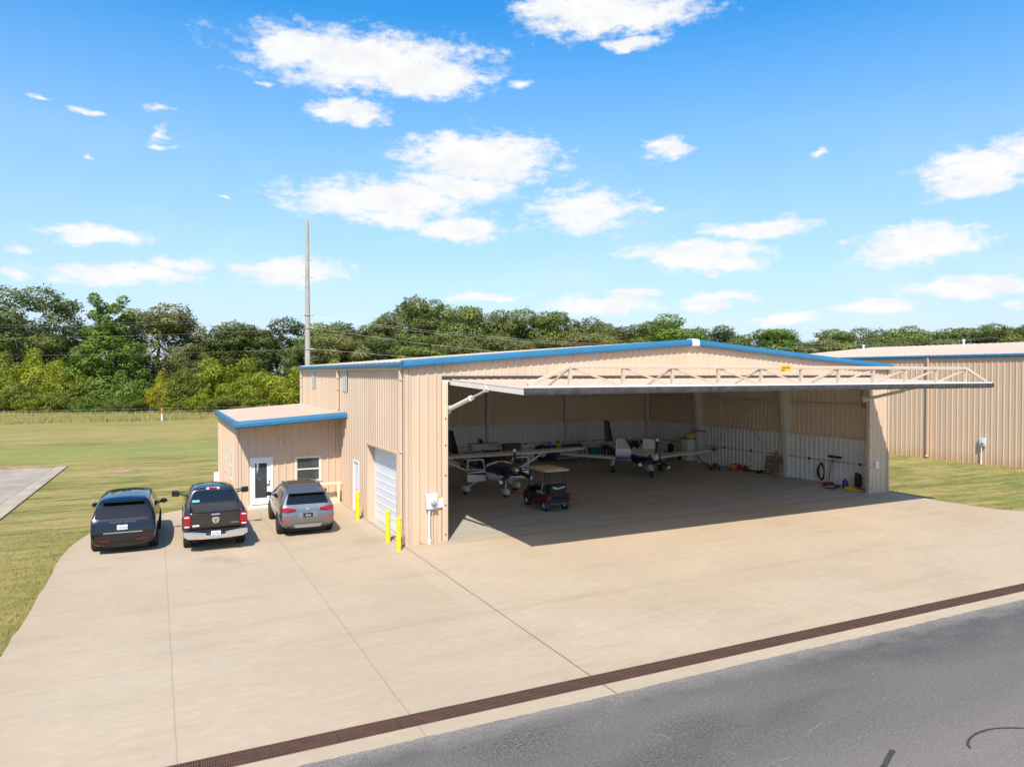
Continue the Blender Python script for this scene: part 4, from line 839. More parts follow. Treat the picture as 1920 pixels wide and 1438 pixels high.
def crown_mesh(name, H, R, kind, seed, leaf, count):
    rg = np.random.default_rng(seed); blobs = []
    nb = dict(round=40, open=34, spire=70, bush=40, tall=44)[kind]
    for i in range(nb):
        for _ in range(50):
            p = rg.uniform(-1, 1, 3)
            if (np.abs(p) ** 3).sum() < 1 and np.linalg.norm(p) > .4: break
        if kind == 'round': c = np.array([p[0] * R * .78, p[1] * R * .78, H * .54 + p[2] * H * .38]); r = R * rg.uniform(.24, .42)
        elif kind == 'open': c = np.array([p[0] * R * .82, p[1] * R * .7, H * .55 + p[2] * H * .38]); r = R * rg.uniform(.20, .38)
        elif kind == 'tall': c = np.array([p[0] * R * .68, p[1] * R * .68, H * .52 + p[2] * H * .42]); r = R * rg.uniform(.2, .4)
        elif kind == 'spire':
            tip = -.22 if i % 2 else .24; t = .05 + .93 * ((i + rg.random()) / nb) ** 1.25; wd = R * (.14 + 1.0 * (1 - t) ** .8); a = i * 2.4 + rg.uniform(-.4, .4); q = rg.uniform(.35, .8)
            mixx = max(0, (t - .5) / .5); c = np.array([wd * q * cos(a) * (1 - .45 * mixx) + tip * R * mixx, wd * q * sin(a), H * t * .97]); r = max(.45, R * rg.uniform(.22, .34) * (1.15 - .7 * t))
        else:
            q = np.array([p[0], p[1], abs(p[2])]); c = np.array([q[0] * R * .78, q[1] * R * .78, H * (.08 + .74 * q[2] * rg.uniform(.6, 1.05))]); r = R * rg.uniform(.2, .42)
        blobs.append((c, r))
    w = np.array([b[1] ** 2 for b in blobs]); w /= w.sum(); V = []; Nn = []
    top = max(b[0][2] + b[1] for b in blobs)
    for (c, r), ww in zip(blobs, w):
        n = int(count * ww); d = rg.normal(size=(n, 3)); d /= np.linalg.norm(d, axis=1)[:, None]
        rad = r * rg.uniform(.45, 1.0, n) ** .5 * (1 + .22 * np.sin(d[:, 0] * 5 + seed) * np.sin(d[:, 1] * 6 + d[:, 2] * 5)); stray = rg.random(n) < .06; rad[stray] *= rg.uniform(1.05, 1.3, stray.sum())
        P = c + d * rad[:, None] * np.array([1, 1, .86]); P[:, 2] *= H / top
        fn = d * .55 + rg.normal(size=(n, 3)) * .6 + np.array([0, 0, .25]); fn /= np.linalg.norm(fn, axis=1)[:, None]
        u = np.cross(fn, rg.normal(size=(n, 3))); u /= np.linalg.norm(u, axis=1)[:, None]; v = np.cross(fn, u); s = leaf * rg.uniform(.55, 1.25, n)[:, None]
        sn = d * .9 + fn * .45; sn /= np.linalg.norm(sn, axis=1)[:, None]; fl = np.where((np.cross(u, v) * sn).sum(1) < 0, 1, -1)[:, None]
        Q = np.stack([P - u * s * .9, P + fl * v * s * .48 + fn * s * .12, P + u * s * .9, P - fl * v * s * .48 + fn * s * .12], 1); V.append(Q.reshape(-1, 3)); Nn.append(np.repeat(sn, 4, 0))
    V = np.concatenate(V); Nn = np.concatenate(Nn); k = len(V) // 4; V[:, 2] = np.maximum(V[:, 2], .02)
    me = bpy.data.meshes.new(name); me.vertices.add(len(V)); me.vertices.foreach_set('co', V.astype(np.float32).ravel()); me.loops.add(len(V)); me.polygons.add(k)
    me.loops.foreach_set('vertex_index', np.arange(len(V), dtype=np.int32)); me.polygons.foreach_set('loop_start', np.arange(0, len(V), 4, dtype=np.int32)); me.polygons.foreach_set('use_smooth', np.ones(k, bool))
    me.update(calc_edges=True); me.validate(); me.normals_split_custom_set_from_vertices([tuple(n) for n in Nn])
    return me, blobs, H / top
def trunk_mesh(name, H, R, blobs, seed, bush):
    rr = random.Random(seed); b = MB(); hh = H * (.25 if bush else .72); r0 = max(.09, H * .016)
    pts = [(rr.uniform(-.02, .02) * H * k / 6, rr.uniform(-.02, .02) * H * k / 6, hh * k / 6) for k in range(7)]; b.tube(pts, [r0 * (1.25 - .15 * k) for k in range(7)], 9)
    for c, r in rr.sample(blobs, 8):
        k = rr.randint(2, 5); p = Vector(pts[k]); q = Vector(c); 
        if q.z < p.z * .6: continue
        m_ = p.lerp(q, .5) + Vector((0, 0, -.05 * H)); b.tube([p, m_, q], [r0 * .5, r0 * .3, r0 * .1], 6)
    return b
VAR = {}
def variant(kind, H, R, seed, leaf, count):
    me, bl, sc = crown_mesh('crown', H, R, kind, seed, leaf, count); return (me, bl, H, R, kind, seed)
VAR['round'] = [variant('round', 16, 5.2, s, .185, 30000) for s in (1, 2, 3)]
VAR['open'] = [variant('open', 17, 5.2, s, .18, 27000) for s in (4, 5, 6)]
VAR['tall'] = [variant('tall', 16, 4.6, s, .18, 28000) for s in (7, 8, 9)]
VAR['spire'] = [variant('spire', 17, 5.2, s, .20, 32000) for s in (10, 11)]
VAR['bush'] = [variant('bush', 8, 3.8, s, .16, 19000) for s in (12, 13, 14, 15)]
TRUNKS = {}
TREES = [(-35.2, 123.1, 18.1, 7.07, 'o'), (-26.0, 115.2, 20.0, 7.58, 'o'), (-20.0, 113.3, 14.4, 4.78, 'o'), (-13.6, 98.5, 17.8, 5.4, 'b'), (-6.8, 106.7, 17.4, 6.78, 'v'), (-2.3, 99.9, 10.8, 3.36, 'v'), (4.1, 111.2, 15.4, 5.43, 'd'), (11.7, 107.5, 15.9, 5.81, 'd'), (17.6, 100.1, 14.8, 4.71, 'm'), (23.7, 104.8, 15.3, 5.27, 'd'), (13.8, 91.9, 10.8, 3.78, 'o'), (30.0, 99.4, 17.1, 3.59, 'o'), (32.7, 95.8, 19.8, 5.11, 'o'), (37.3, 93.5, 18.8, 4.46, 'm'), (39.0, 88.2, 17.3, 4.04, 'm'), (45.2, 89.6, 17.3, 4.64, 'm'), (52.0, 90.6, 17.6, 4.79, 'o'), (55.2, 85.7, 16.8, 4.68, 'm'), (59.4, 83.6, 16.0, 4.68, 'v'), (67.3, 85.2, 15.5, 5.36, 'v'), (72.1, 82.8, 15.5, 4.38, 'm'), (71.5, 74.1, 16.2, 5.3, 'b'), (91.3, 84.4, 15.5, 5.24, 'd'), (95.5, 76.7, 14.6, 6.27, 'b'), (104.0, 78.0, 12.7, 4.19, 'm'), (107.3, 70.8, 14.5, 5.87, 'm'), (116.4, 71.8, 15.0, 4.4, 'o'), (118.1, 65.4, 15.1, 5.06, 'm'), (124.5, 63.3, 13.7, 5.09, 'v'), (129.0, 59.9, 14.6, 5.06, 'm'), (131.2, 55.4, 15.3, 4.94, 'o'), (136.1, 53.0, 15.0, 4.15, 'm'), (142.3, 49.9, 15.1, 5.93, 'o'), (26.5, 106, 15.0, 4.8, 'o'), (48.5, 91, 16.4, 4.2, 'v'), (63.5, 86, 15.2, 4.4, 'o'), (78.5, 84, 15.0, 4.8, 'm'), (85, 84, 14.6, 4.8, 'o'), (99.5, 79, 13.8, 4.6, 'o'), (112, 74, 14.4, 4.6, 'm'), (121, 68, 14.2, 4.6, 'o'), (127, 64.5, 14.4, 4.6, 'd'), (133.5, 57.5, 14.6, 4.4, 'm'), (139.5, 54, 14.8, 4.4, 'v'), (8, 112, 14.2, 4.6, 'o'), (0.5, 108, 12.6, 3.8, 'm'), (20.5, 104, 14.4, 4.4, 'v'), (19.2, 91.4, 12.4, 4.27, 'v'), (23.7, 89.1, 12.1, 4.7, 'o'), (30.6, 85.7, 12.4, 4.7, 'm'), (36.7, 82.6, 11.7, 4.27, 'v'), (43.7, 81.4, 12.7, 4.78, 'v'), (50.1, 80.4, 12.4, 4.86, 'o'), (58.3, 78.5, 12.8, 4.94, 'v'), (65.2, 77.3, 12.1, 4.57, 'o'), (79.0, 77.1, 12.7, 4.79, 'v'), (87.3, 75.2, 12.4, 4.87, 'm'), (101.2, 70.5, 12.3, 4.94, 'v'), (110.0, 63.8, 12.6, 4.87, 'o'), (121.3, 58.2, 12.4, 4.87, 'm'), (130.5, 51.3, 12.5, 4.79, 'v')]
SHRUBS = [(-31.7, 107.9, 9.9, 4.13, 'y'), (-26.7, 103.2, 9.3, 3.74, 'y'), (-22.7, 102.3, 9.8, 3.93, 'y'), (-18.9, 98.2, 8.2, 3.24, 'y'), (-24.3, 99.8, 5.8, 3.44, 'g'), (-19.8, 96.9, 4.6, 2.89, 'g'), (-16.2, 96.8, 6.5, 3.24, 'g'), (-15.0, 94.6, 3.5, 3.04, 'b'), (-11.3, 94.4, 6.5, 3.39, 'b'), (-9.3, 91.7, 3.1, 2.59, 'g'), (-6.5, 90.3, 6.4, 1.98, 'a'), (-3.4, 90.4, 7.1, 3.39, 'g'), (0.2, 90.9, 8.6, 3.62, 'y'), (4.0, 88.9, 8.7, 3.78, 'y'), (-1.1, 87.6, 3.8, 3.04, 'y'), (2.7, 86.2, 3.5, 3.06, 'g'), (7.3, 85.1, 6.5, 3.55, 'y'), (10.4, 83.5, 7.0, 3.39, 'y'), (6.1, 84.5, 2.8, 2.75, 'g'), (13.3, 83.1, 7.6, 3.43, 'y'), (17.3, 83.4, 8.3, 3.65, 'y'), (21.6, 81.3, 8.0, 3.65, 'g'), (-27.3, 100.7, 2.7, 2.74, 'g'), (26.4, 81.1, 8.7, 3.72, 'y'), (30.8, 78.9, 8.7, 3.56, 'g'), (-12.6, 93.2, 3.0, 2.6, 'g'), (-5.0, 88.8, 2.6, 2.4, 'y'), (-22.5, 97.6, 3.4, 2.8, 'y'), (9.6, 82.6, 2.6, 2.6, 'g'), (-31.5, 104.5, 4.5, 3.4, 'g'), (14.5, 81.3, 3.6, 2.8, 'g')]
KN = dict(o='dark oak green', v='olive green', d='dark green', m='mid green', b='fresh bright green', y='yellow green', g='dull green', a='golden yellow')
ORD = ['first', 'second', 'third', 'fourth', 'fifth', 'sixth', 'seventh', 'eighth', 'ninth', 'tenth', 'eleventh', 'twelfth', 'thirteenth', 'fourteenth', 'fifteenth', 'sixteenth', 'seventeenth', 'eighteenth', 'nineteenth', 'twentieth', 'twenty-first', 'twenty-second']
KV = dict(o='open', v='round', d='open', m='tall', b='spire')
def azim(t): return atan2(t[0] + 7.45, t[1] + 22.76)
def grow(lst, what, nm):
    cnt = {}; tot = {}
    for t in lst: tot[t[4]] = tot.get(t[4], 0) + 1
    for i, t in enumerate(sorted(lst, key=azim)):
        x, y, h, r, k = t; rr = random.Random(i * 7 + len(lst)); n = cnt.get(k, 0); cnt[k] = n + 1
        v = 'bush' if what == 'shrub' else KV[k]
        if k == 'b' and i > 10 and what == 'tree': v = 'tall'
        me, bl, H, R, kind, seed = VAR[v][rr.randrange(len(VAR[v]))]
        lab = KN[k] + (' shrub in the low front row of the wood' if what == 'shrub' else ' tree in the wood behind the hangars')
        if tot[k] > 1: lab += ', %s such from left' % ORD[n]
        o = thing(nm, lab, what, (x, y, -.1), rr.uniform(0, 6.28) if v != 'spire' else rr.uniform(-.3, .3), 'shrubs along the front of the wood' if what == 'shrub' else 'trees of the wood behind the hangars')
        key = (me.name, k)
        if key not in TRUNKS:
            m2 = me.copy(); m2.materials.clear(); m2.materials.append(LEAF[k]); tb = trunk_mesh('trunk', H, R, bl, seed, v == 'bush').build('trunk', M['bark']); tm = tb.data; bpy.data.objects.remove(tb); TRUNKS[key] = (m2, tm)
        cm, tm = TRUNKS[key]
        for q, d in (('crown', cm), ('trunk', tm)): c = bpy.data.objects.new(q, d); col.objects.link(c); c.parent = o
        o.scale = (r / R * (1.12 if what == 'shrub' else 1.34 if k == 'b' else 1.22 if x < 6 else 1.38),) * 2 + (h / H,)
grow(TREES, 'tree', 'deciduous_tree'); grow(SHRUBS, 'shrub', 'wild_shrub')
# a dark wood floor / far wood mass closing the view under the crowns
rgw = np.random.default_rng(5)
def scatter(name, n, pts_fn, hgt, wid, m, seed):
    rg = np.random.default_rng(seed); P = pts_fn(rg, n); n = len(P); a = rg.uniform(-1.2, 1.2, n); h = hgt * rg.uniform(.4, 1.2, n); w = wid * rg.uniform(.6, 1.3, n); lean = rg.normal(size=(n, 2)) * .12 * h[:, None]
    dx = np.stack([np.cos(a) * w, np.sin(a) * w, np.zeros(n)], 1); tip = P + np.concatenate([lean, h[:, None]], 1)
    V = np.stack([P - dx, P + dx, tip], 1).reshape(-1, 3); me = bpy.data.meshes.new(name); me.vertices.add(len(V)); me.vertices.foreach_set('co', V.astype(np.float32).ravel()); me.loops.add(len(V)); me.polygons.add(n)
    me.loops.foreach_set('vertex_index', np.arange(len(V), dtype=np.int32)); me.polygons.foreach_set('loop_start', np.arange(0, len(V), 3, dtype=np.int32)); me.update(calc_edges=True); me.materials.append(m)
    nv = rg.normal(size=(len(V), 3)) * .08 + np.array([0, 0, 1.]); nv /= np.linalg.norm(nv, axis=1)[:, None]
    me.polygons.foreach_set('use_smooth', np.ones(n, bool)); me.normals_split_custom_set_from_vertices([tuple(q) for q in nv])
    o = bpy.data.objects.new(name, me); col.objects.link(o); return o
def lawn_pts(rg, n):
    # denser near the slab edge
    y = -9 + 23 * (1 - np.sqrt(1 - rg.random(n) * .98)); xe = np.interp(y, [-12, -5, -2, 3, 5.4, 6.8, 8.3, 9.5, 9.9, 30], [-10.37, -10.3, -10.2, -10.12, -9.95, -9.65, -8.7, -7.45, -6.8, -4.6]); x = xe - .02 - rg.gamma(1.0, 1.3, n)
    k = ~((x < -12.5) & (y > 3)); return np.stack([x[k], y[k], np.full(k.sum(), -.095)], 1)
def right_pts(rg, n):
    y = rg.uniform(-6.5, 20, n); x = rg.uniform(24.6, 40, n); xe = np.interp(y, [-6.6, -6.1, -5, -3, 0, 20], [26.2, 25, 24.35, 24.2, 24.45, 24.5]); k = x > xe; return np.stack([x[k], y[k], np.full(k.sum(), -.095)], 1)
def rough_pts(rg, n):
    x = rg.uniform(-45, 14, n); y = rg.uniform(75, 100, n); return np.stack([x, y, np.full(n, -.1)], 1)
GB = leaf_mat('grass blades', (.17, .20, .04), (.45, .36, .13), .3)
tag(scatter('lawn_grass', 26000, lawn_pts, .085, .012, GB, 1), 'short dry grass of the lawn left of the apron', 'grass', kind='stuff')
tag(scatter('strip_grass', 16000, right_pts, .08, .014, GB, 2), 'short grass of the strip between the two hangars', 'grass', kind='stuff')
tag(scatter('rough_grass', 26000, rough_pts, .7, .05, GB, 3), 'tall unmown grass at the foot of the wood', 'grass', kind='stuff')

# ------------------------------------------------------------------ road vehicles
def cage(stations, name, mats, parent, levels=3):
    """stations rear to front; each (8 points from bottom centre to roof centre) as (x, y, z)"""
    bm = bmesh.new(); rings = []
    for st in stations:
        right = [bm.verts.new(p) for p in st]; left = [right[0]] + [bm.verts.new((-p[0], p[1], p[2])) for p in st[1:-1]] + [right[-1]]
        rings.append((right, left))
    n = len(stations[0])
    for (r0, l0), (r1, l1) in zip(rings, rings[1:]):
        for i in range(n - 1):
            bm.faces.new((r0[i], r1[i], r1[i + 1], r0[i + 1])); bm.faces.new((l0[i], l0[i + 1], l1[i + 1], l1[i]))
    for r, l in (rings[0], rings[-1]):
        for i in range(1, n - 2): bm.faces.new((r[i], r[i + 1], l[i + 1], l[i]))
        bm.faces.new((r[0], r[1], l[1])); bm.faces.new((r[n - 2], r[n - 1], l[n - 2]))
    cl = bm.edges.layers.float.new('crease_edge')
    for k in (0, -1):
        r, l = rings[k]
        for s in (r, l):
            for i in range(1, n - 1):
                e = bm.edges.get((s[i], s[i + 1]))
                if e: e[cl] = .7
    for (r0, l0), (r1, l1) in zip(rings, rings[1:]):
        for a, c in ((r0, r1), (l0, l1)):
            e = bm.edges.get((a[4], c[4]))
            if e: e[cl] = .45
    bmesh.ops.recalc_face_normals(bm, faces=bm.faces)
    return subdivided(bm, name, mats, parent, levels)
def st(y, xs, zs, dys=None):
    dys = dys or [0] * 8
    return [(x, y + d, z) for x, z, d in zip(xs, zs, dys)]
def wheel(parent, x, y, r, w, side, spokes=5, rimm='alu', steer=0):
    b = MB(); b.lathe([(r * .62, -w / 2 + .01), (r * .9, -w / 2), (r * .985, -w / 2 + .03), (r, -w / 4), (r, w / 4), (r * .985, w / 2 - .03), (r * .9, w / 2), (r * .62, w / 2 - .01)], axis='x', n=32, cap=False)
    for k in range(5): rr = r * (.998); 
    Mx = Matrix.Translation((x, y, r))
    ty = b.xf(Mx).build('wheel', M['rubber'], parent, smooth=40)
    b = MB(); s = side
    b.lathe([(r * .64, s * (w / 2 - .015)), (r * .62, s * (w / 2 - .03)), (r * .60, s * (w / 2 - .10)), (r * .2, s * (w / 2 - .12)), (.01, s * (w / 2 - .12))], axis='x', n=28, cap=False)
    b.lathe([(.001, s * (w / 2 - .02)), (r * .17, s * (w / 2 - .03)), (r * .17, s * (w / 2 - .12))], axis='x', n=16, cap=False)
    for k in range(spokes):
        a = 2 * pi * k / spokes + .3
        for da in (-.13, .13): b.bar((s * (w / 2 - .05), cos(a + da * 1.4) * r * .12, sin(a + da * 1.4) * r * .12), (s * (w / 2 - .035), cos(a + da) * r * .63, sin(a + da) * r * .63), r * .10, .03, up=(1, 0, 0))
    b.xf(Mx).build('rim', M[rimm], ty, smooth=40)
def arch(bvh, parent, y, r, mtl):
    pts = [(y + r * 1.13 * cos(a), r + r * 1.13 * sin(a)) for a in np.linspace(-.75, pi + .75, 22)]
    for v, s in (('left', -1), ('right', 1)): patch('wheel_arch', bvh, pts, v, mtl, parent, off=.004, step=.12)
def mirror_pair(parent, x, y, z, m, big=1.0):
    for s in (-1, 1):
        b = MB(); b.bar((s * x, y, z), (s * (x + .14 * big), y - .02, z + .03), .09, .05); b.ball((s * (x + .19 * big), y, z + .05), (.12 * big, .085, .085 * big), 14); o = b.build('wing_mirror', m, parent, smooth=60)
        b = MB(); b.box(s * (x + .19 * big) - .085 * big, s * (x + .19 * big) + .085 * big, y - .09, y - .082, z - .005, z + .105 * big); b.build('mirror_glass', M['glass_dark'], o, bevel=.003)
def plate(parent, x, y, z, body, tilt=0, w=.31, h=.155, pm='plate', im='ink', top=None):
    Mx = Matrix.Translation((x, y, z)) @ Matrix.Rotation(-tilt, 4, 'X')
    b = MB(); b.box(-w / 2, w / 2, -.012, .012, -h / 2, h / 2); b.xf(Mx); pl_ = b.build('licence_plate', M[pm], parent, bevel=.004)
    text('plate_number', body, .095, Mx @ face_minus_y(0, -.0145, -.01), M[im], pl_, sx=.72)
    if top: text('plate_heading', top, .03, Mx @ face_minus_y(0, -.0145, .06), M['red'], pl_)
    return pl_
def beam(parent, nm, pts, w, h, m, bev=.01): b = MB(); b.bar(pts[0], pts[1], w, h); return b.build(nm, m, parent, bevel=bev)

# ---- black luxury SUV
def black_suv():
    t = thing('parked_car', 'glossy black SUV with long flat roof parked nearest the lawn', 'car', (-8.31, 5.28, 0), radians(-2.2), 'vehicles parked by the office', .945)
    X = lambda f, r, rf: [0, .80 * f, .97 * f, 1.0 * f, .98 * f, r, r * .78, 0]
    zl = [.27, .27, .42, .82, 1.16]
    S = [st(-2.50, X(.955, .77, 0), zl[:2] + [.5, .82, 1.14, 1.70, 1.755, 1.775], [.10, .06, .0, .0, .10, .47, .55, .56]),
         st(-2.30, X(.995, .81, 0), zl + [1.72, 1.80, 1.825], [0, 0, -.02, -.03, .03, .36, .40, .41]),
         st(-1.60, X(1.0, .83, 0), zl + [1.755, 1.845, 1.87], [0] * 5 + [.1, .1, .1]), st(-.5, X(1.0, .84, 0), zl + [1.765, 1.86, 1.885]), st(.35, X(1.0, .82, 0), zl + [1.74, 1.835, 1.86]),
         st(.95, X(1.0, .79, 0), zl + [1.66, 1.75, 1.77], [0] * 5 + [-.12, -.16, -.16]),
         st(1.45, X(1.0, .80, 0), zl[:4] + [1.14, 1.22, 1.27, 1.28]), st(2.1, X(.985, .80, 0), zl[:4] + [1.08, 1.13, 1.16, 1.17]), st(2.52, X(.90, .72, 0), [.3, .3, .45, .8, 1.0, 1.04, 1.06, 1.06], [0, 0, 0, 0, -.03, -.06, -.06, -.06])]
    body = cage(S, 'body', [M['black_gl']], t); bv = bvh_of(body)
    gl = M['glass_dark']
    patch('rear_window', bv, rounded([(-.86, 1.20), (.86, 1.20), (.775, 1.68), (-.775, 1.68)], .07), 'rear', gl, t, .005)
    b = MB(); b.prism([(-2.10, 1.725), (-2.18, 1.715), (-2.19, 1.745), (-1.95, 1.80)], 'x', -.62, .62); b.build('roof_spoiler', M['black_gl'], t, bevel=.012)
    for v in ('left', 'right'):
        for y0, y1, y2, y3 in ((-1.86, -1.02, -1.02, -1.72), (-.94, .08, .08, -.94), (.16, 1.12, .72, .16)): patch('side_window', bv, rounded([(y0, 1.22), (y1, 1.22), (y2, 1.66), (y3, 1.66)], .05), v, gl, t, .004)
        patch('belt_trim', bv, [(-2.0, 1.185), (1.2, 1.185), (1.2, 1.205), (-2.0, 1.205)], v, M['steel_d'], t, .006)
    patch('windscreen', bv, rounded([(-.74, 1.3), (.74, 1.3), (.66, 1.68), (-.66, 1.68)], .07), 'front', gl, t)
    patch('roof_glass', bv, rounded([(-.52, -1.2), (.52, -1.2), (.52, .6), (-.52, .6)], .1), 'top', gl, t, .004)
    for s in (-1, 1):
        patch('tail_light', bv, rounded([(s * .80, .72), (s * .915, .74), (s * .90, 1.08), (s * .80, 1.08)], .04), 'rear', M['glass_dark'], t, .012)
        patch('rear_reflector', bv, rounded([(s * .40, .455), (s * .74, .47), (s * .74, .525), (s * .40, .51)], .015), 'rear', mat('dim red lens', (.14, .008, .01), .15), t, .012)
        b = MB(); b.prism([(-.55, 1.85), (-.72, 1.845), (-.74, 1.875), (-.64, 1.915), (-.57, 1.895)], 'x', s * .09 - .02, s * .09 + .02); b.build('roof_antenna', M['black_gl'], t, bevel=.008)
        patch('headlight', bv, rounded([(s * .5, .86), (s * .85, .86), (s * .85, .98), (s * .5, .95)], .04), 'front', M['glass_win'], t, .01)
    patch('tail_trim_strip', bv, rounded([(-.58, .735), (.58, .735), (.58, .765), (-.58, .765)], .01), 'rear', M['chrome'], t, .01)
    patch('bumper_insert', bv, rounded([(-.82, .30), (.82, .30), (.86, .42), (-.86, .42)], .03), 'rear', M['black'], t, .008)
    patch('bumper_trim', bv, rounded([(-.86, .415), (.86, .415), (.88, .45), (-.88, .45)], .01), 'rear', M['black_gl'], t, .016)
    patch('tailgate_gap', bv, [(-.86, .62), (.86, .62), (.86, .632), (-.86, .632)], 'rear', M['rubber'], t, .003)
    for s in (-1, 1): patch('tailgate_gap', bv, [(s * .79, .63), (s * .802, .63), (s * .802, 1.15), (s * .79, 1.15)], 'rear', M['rubber'], t, .003)
    for v in ('left', 'right'):
        for y in (-.98, .12, 1.2): patch('door_gap', bv, [(y, .42), (y + .012, .42), (y + .012, 1.16), (y, 1.16)], v, M['rubber'], t, .003)
        for y in (-.72, .36): patch('door_handle', bv, rounded([(y, .98), (y + .2, .98), (y + .2, 1.01), (y, 1.01)], .01), v, M['black'], t, .012)
    h, _, _, _ = bv.ray_cast(Vector((0, -5, 1.085)), Vector((0, 1, 0)))
    lt = text('tailgate_lettering', 'R A N G E   R O V E R', .078, face_minus_y(0, h.y - .026, 1.085), M['alu'], t, .003)
    plate(t, -.02, -2.53, .93, 'VYB-4595', 0, top='TEXAS')
    mirror_pair(t, .93, .78, 1.16, M['black_gl'], 1.1)
    for y in (-1.48, 1.50):
        arch(bv, t, y, .40, M['rubber'])
        for s in (-1, 1): wheel(t, s * .875, y, .395, .285, s, 6, 'steel_d')
    b = MB(); b.box(-.72, .72, -2.3, 2.2, .2, .34); b.build('underbody', M['rubber'], t)
black_suv()

# ---- brown pickup
def pickup():
    t = thing('parked_truck', 'dark brown pickup with chrome rear bumper parked between the two SUVs', 'pickup truck', (-5.67, 4.82, 0), radians(-1.3), 'vehicles parked by the office', .925)
    P = M['brown_paint']; zl = [.42, .42, .56, .95, 1.32]
    X = lambda f, r: [0, .82 * f, .99 * f, 1.02 * f, .985 * f, r, r * .74, 0]
    S = [st(-1.10, X(.99, .74), zl + [1.84, 1.90, 1.92], [0, 0, 0, 0, 0, .17, .20, .21]), st(-.85, X(1.0, .77), zl + [1.885, 1.955, 1.975], [0] * 5 + [.14, .14, .14]), st(.0, X(1.0, .775), zl + [1.90, 1.98, 2.0]), st(.55, X(1.0, .76), zl + [1.87, 1.95, 1.97]),
         st(1.05, X(1.0, .75), zl + [1.78, 1.86, 1.88], [0] * 5 + [-.12, -.14, -.14]), st(1.50, X(1.0, .84), zl[:4] + [1.30, 1.36, 1.40, 1.41]), st(2.3, X(1.0, .86), zl[:4] + [1.24, 1.30, 1.35, 1.36]), st(2.92, X(.93, .80), [.5, .5, .6, .95, 1.16, 1.2, 1.24, 1.24], [0, 0, 0, 0, -.03, -.05, -.05, -.05])]
    body = cage(S, 'cab_body', [P], t); bv = bvh_of(body); gl = M['glass_dark']
    patch('rear_window', bv, rounded([(-.78, 1.42), (.78, 1.42), (.66, 1.83), (-.66, 1.83)], .06), 'rear', gl, t, .006)
    b = MB(); b.box(-.26, -.24, -1.03, -1.015, 1.43, 1.82); b.box(.24, .26, -1.03, -1.015, 1.43, 1.82); b.xf(Matrix.Translation((0, 0, 0))); 
    for v in ('left', 'right'):
        for y0, y1, y2, y3 in ((-.82, .0, .0, -.72), (.08, 1.25, .86, .08)): patch('side_window', bv, rounded([(y0, 1.38), (y1, 1.38), (y2, 1.80), (y3, 1.80)], .05), v, gl, t, .004)
    patch('windscreen', bv, rounded([(-.78, 1.44), (.78, 1.44), (.68, 1.78), (-.68, 1.78)], .07), 'front', gl, t)
    patch('sun_roof', bv, rounded([(-.55, -.55), (.55, -.55), (.55, .45), (-.55, .45)], .1), 'top', gl, t, .004)
    patch('brake_light_housing', bv, rounded([(-.23, 1.872), (.23, 1.872), (.23, 1.925), (-.23, 1.925)], .02), 'rear', M['plate'], t, .012)
    patch('brake_light', bv, rounded([(-.13, 1.868), (.13, 1.868), (.13, 1.93), (-.13, 1.93)], .012), 'rear', M['red'], t, .02)
    patch('window_sticker', bv, rounded([(-.72, 1.44), (-.47, 1.44), (-.47, 1.515), (-.72, 1.515)], .012), 'rear', M['sky_blue'], t, .014)
    b = MB(); b.prism([(-.02, 1.98), (.02, 1.98), (0, 2.08)], 'x', -.012, .012); b.xf(Matrix.Translation((0, -.75, .0))); b.build('roof_antenna', M['black'], t)
    # bed: outer walls with rails, inner box, tailgate
    for s in (-1, 1):
        b = MB(); sec = [(.80, .62), (.99, .60), (1.03, .80), (1.03, 1.10), (1.0, 1.33), (.965, 1.385), (.84, 1.395), (.80, 1.36)]
        b.loft([[(s * x, y, z) for x, z in sec] for y in (-2.88, -2.4, -1.9, -1.12)]); sd = b.build('bed_side', P, t, bevel=.02, smooth=50)
        b = MB(); b.box(min(s * .82, s * .975), max(s * .82, s * .975), -2.86, -1.14, 1.385, 1.412); b.build('bed_rail', M['black'], sd, bevel=.008)
        sb = bvh_of(sd); pts = [(-1.86 + .47 * cos(a), .42 + .47 * sin(a)) for a in np.linspace(-.1, pi + .1, 18)]
        patch('wheel_arch', sb, pts, 'left' if s < 0 else 'right', M['rubber'], t, .004, .12)
        b = MB(); b.box(min(s * .80, s * 1.045), max(s * .80, s * 1.045), -2.93, -2.70, .86, 1.30); tl = b.build('tail_light', M['red'], t, bevel=.03, seg=3)
        b = MB()
        for z in (.91, 1.235): b.box(min(s * .85, s * 1.0), max(s * .85, s * 1.0), -2.937, -2.92, z - .02, z + .02)
        b.build('reverse_lamp', M['plate'], tl, bevel=.004)
        b = MB(); b.tube([(s * .63, -2.7, .44), (s * .63, -3.05, .44)], .075, 16, cap=False); b.tube([(s * .63, -3.05, .44), (s * .63, -2.72, .44)], .06, 16, cap=False); ex = b.build('exhaust_tip', M['chrome'], t)
        b = MB(); b.lathe([(.062, -2.95), (.001, -2.949)], (s * .63, 0, .44), 'y', 14, cap=False); b.build('exhaust_bore', M['rubber'], ex)
    b = MB(); b.box(-.82, .82, -2.80, -1.12, .86, .90); b.box(-.82, .82, -1.18, -1.13, .90, 1.36)
    for k in range(13): x = -.72 + k * .12; b.box(x - .03, x + .03, -2.78, -1.2, .90, .915)
    b.build('bed_floor', M['grey_d'], t, bevel=.004, smooth=0)
    for s in (-1, 1): b = MB(); b.box(min(s * .55, s * .81), max(s * .55, s * .81), -2.35, -1.4, .90, 1.12); b.build('wheel_well', M['grey_d'], t, bevel=.03)
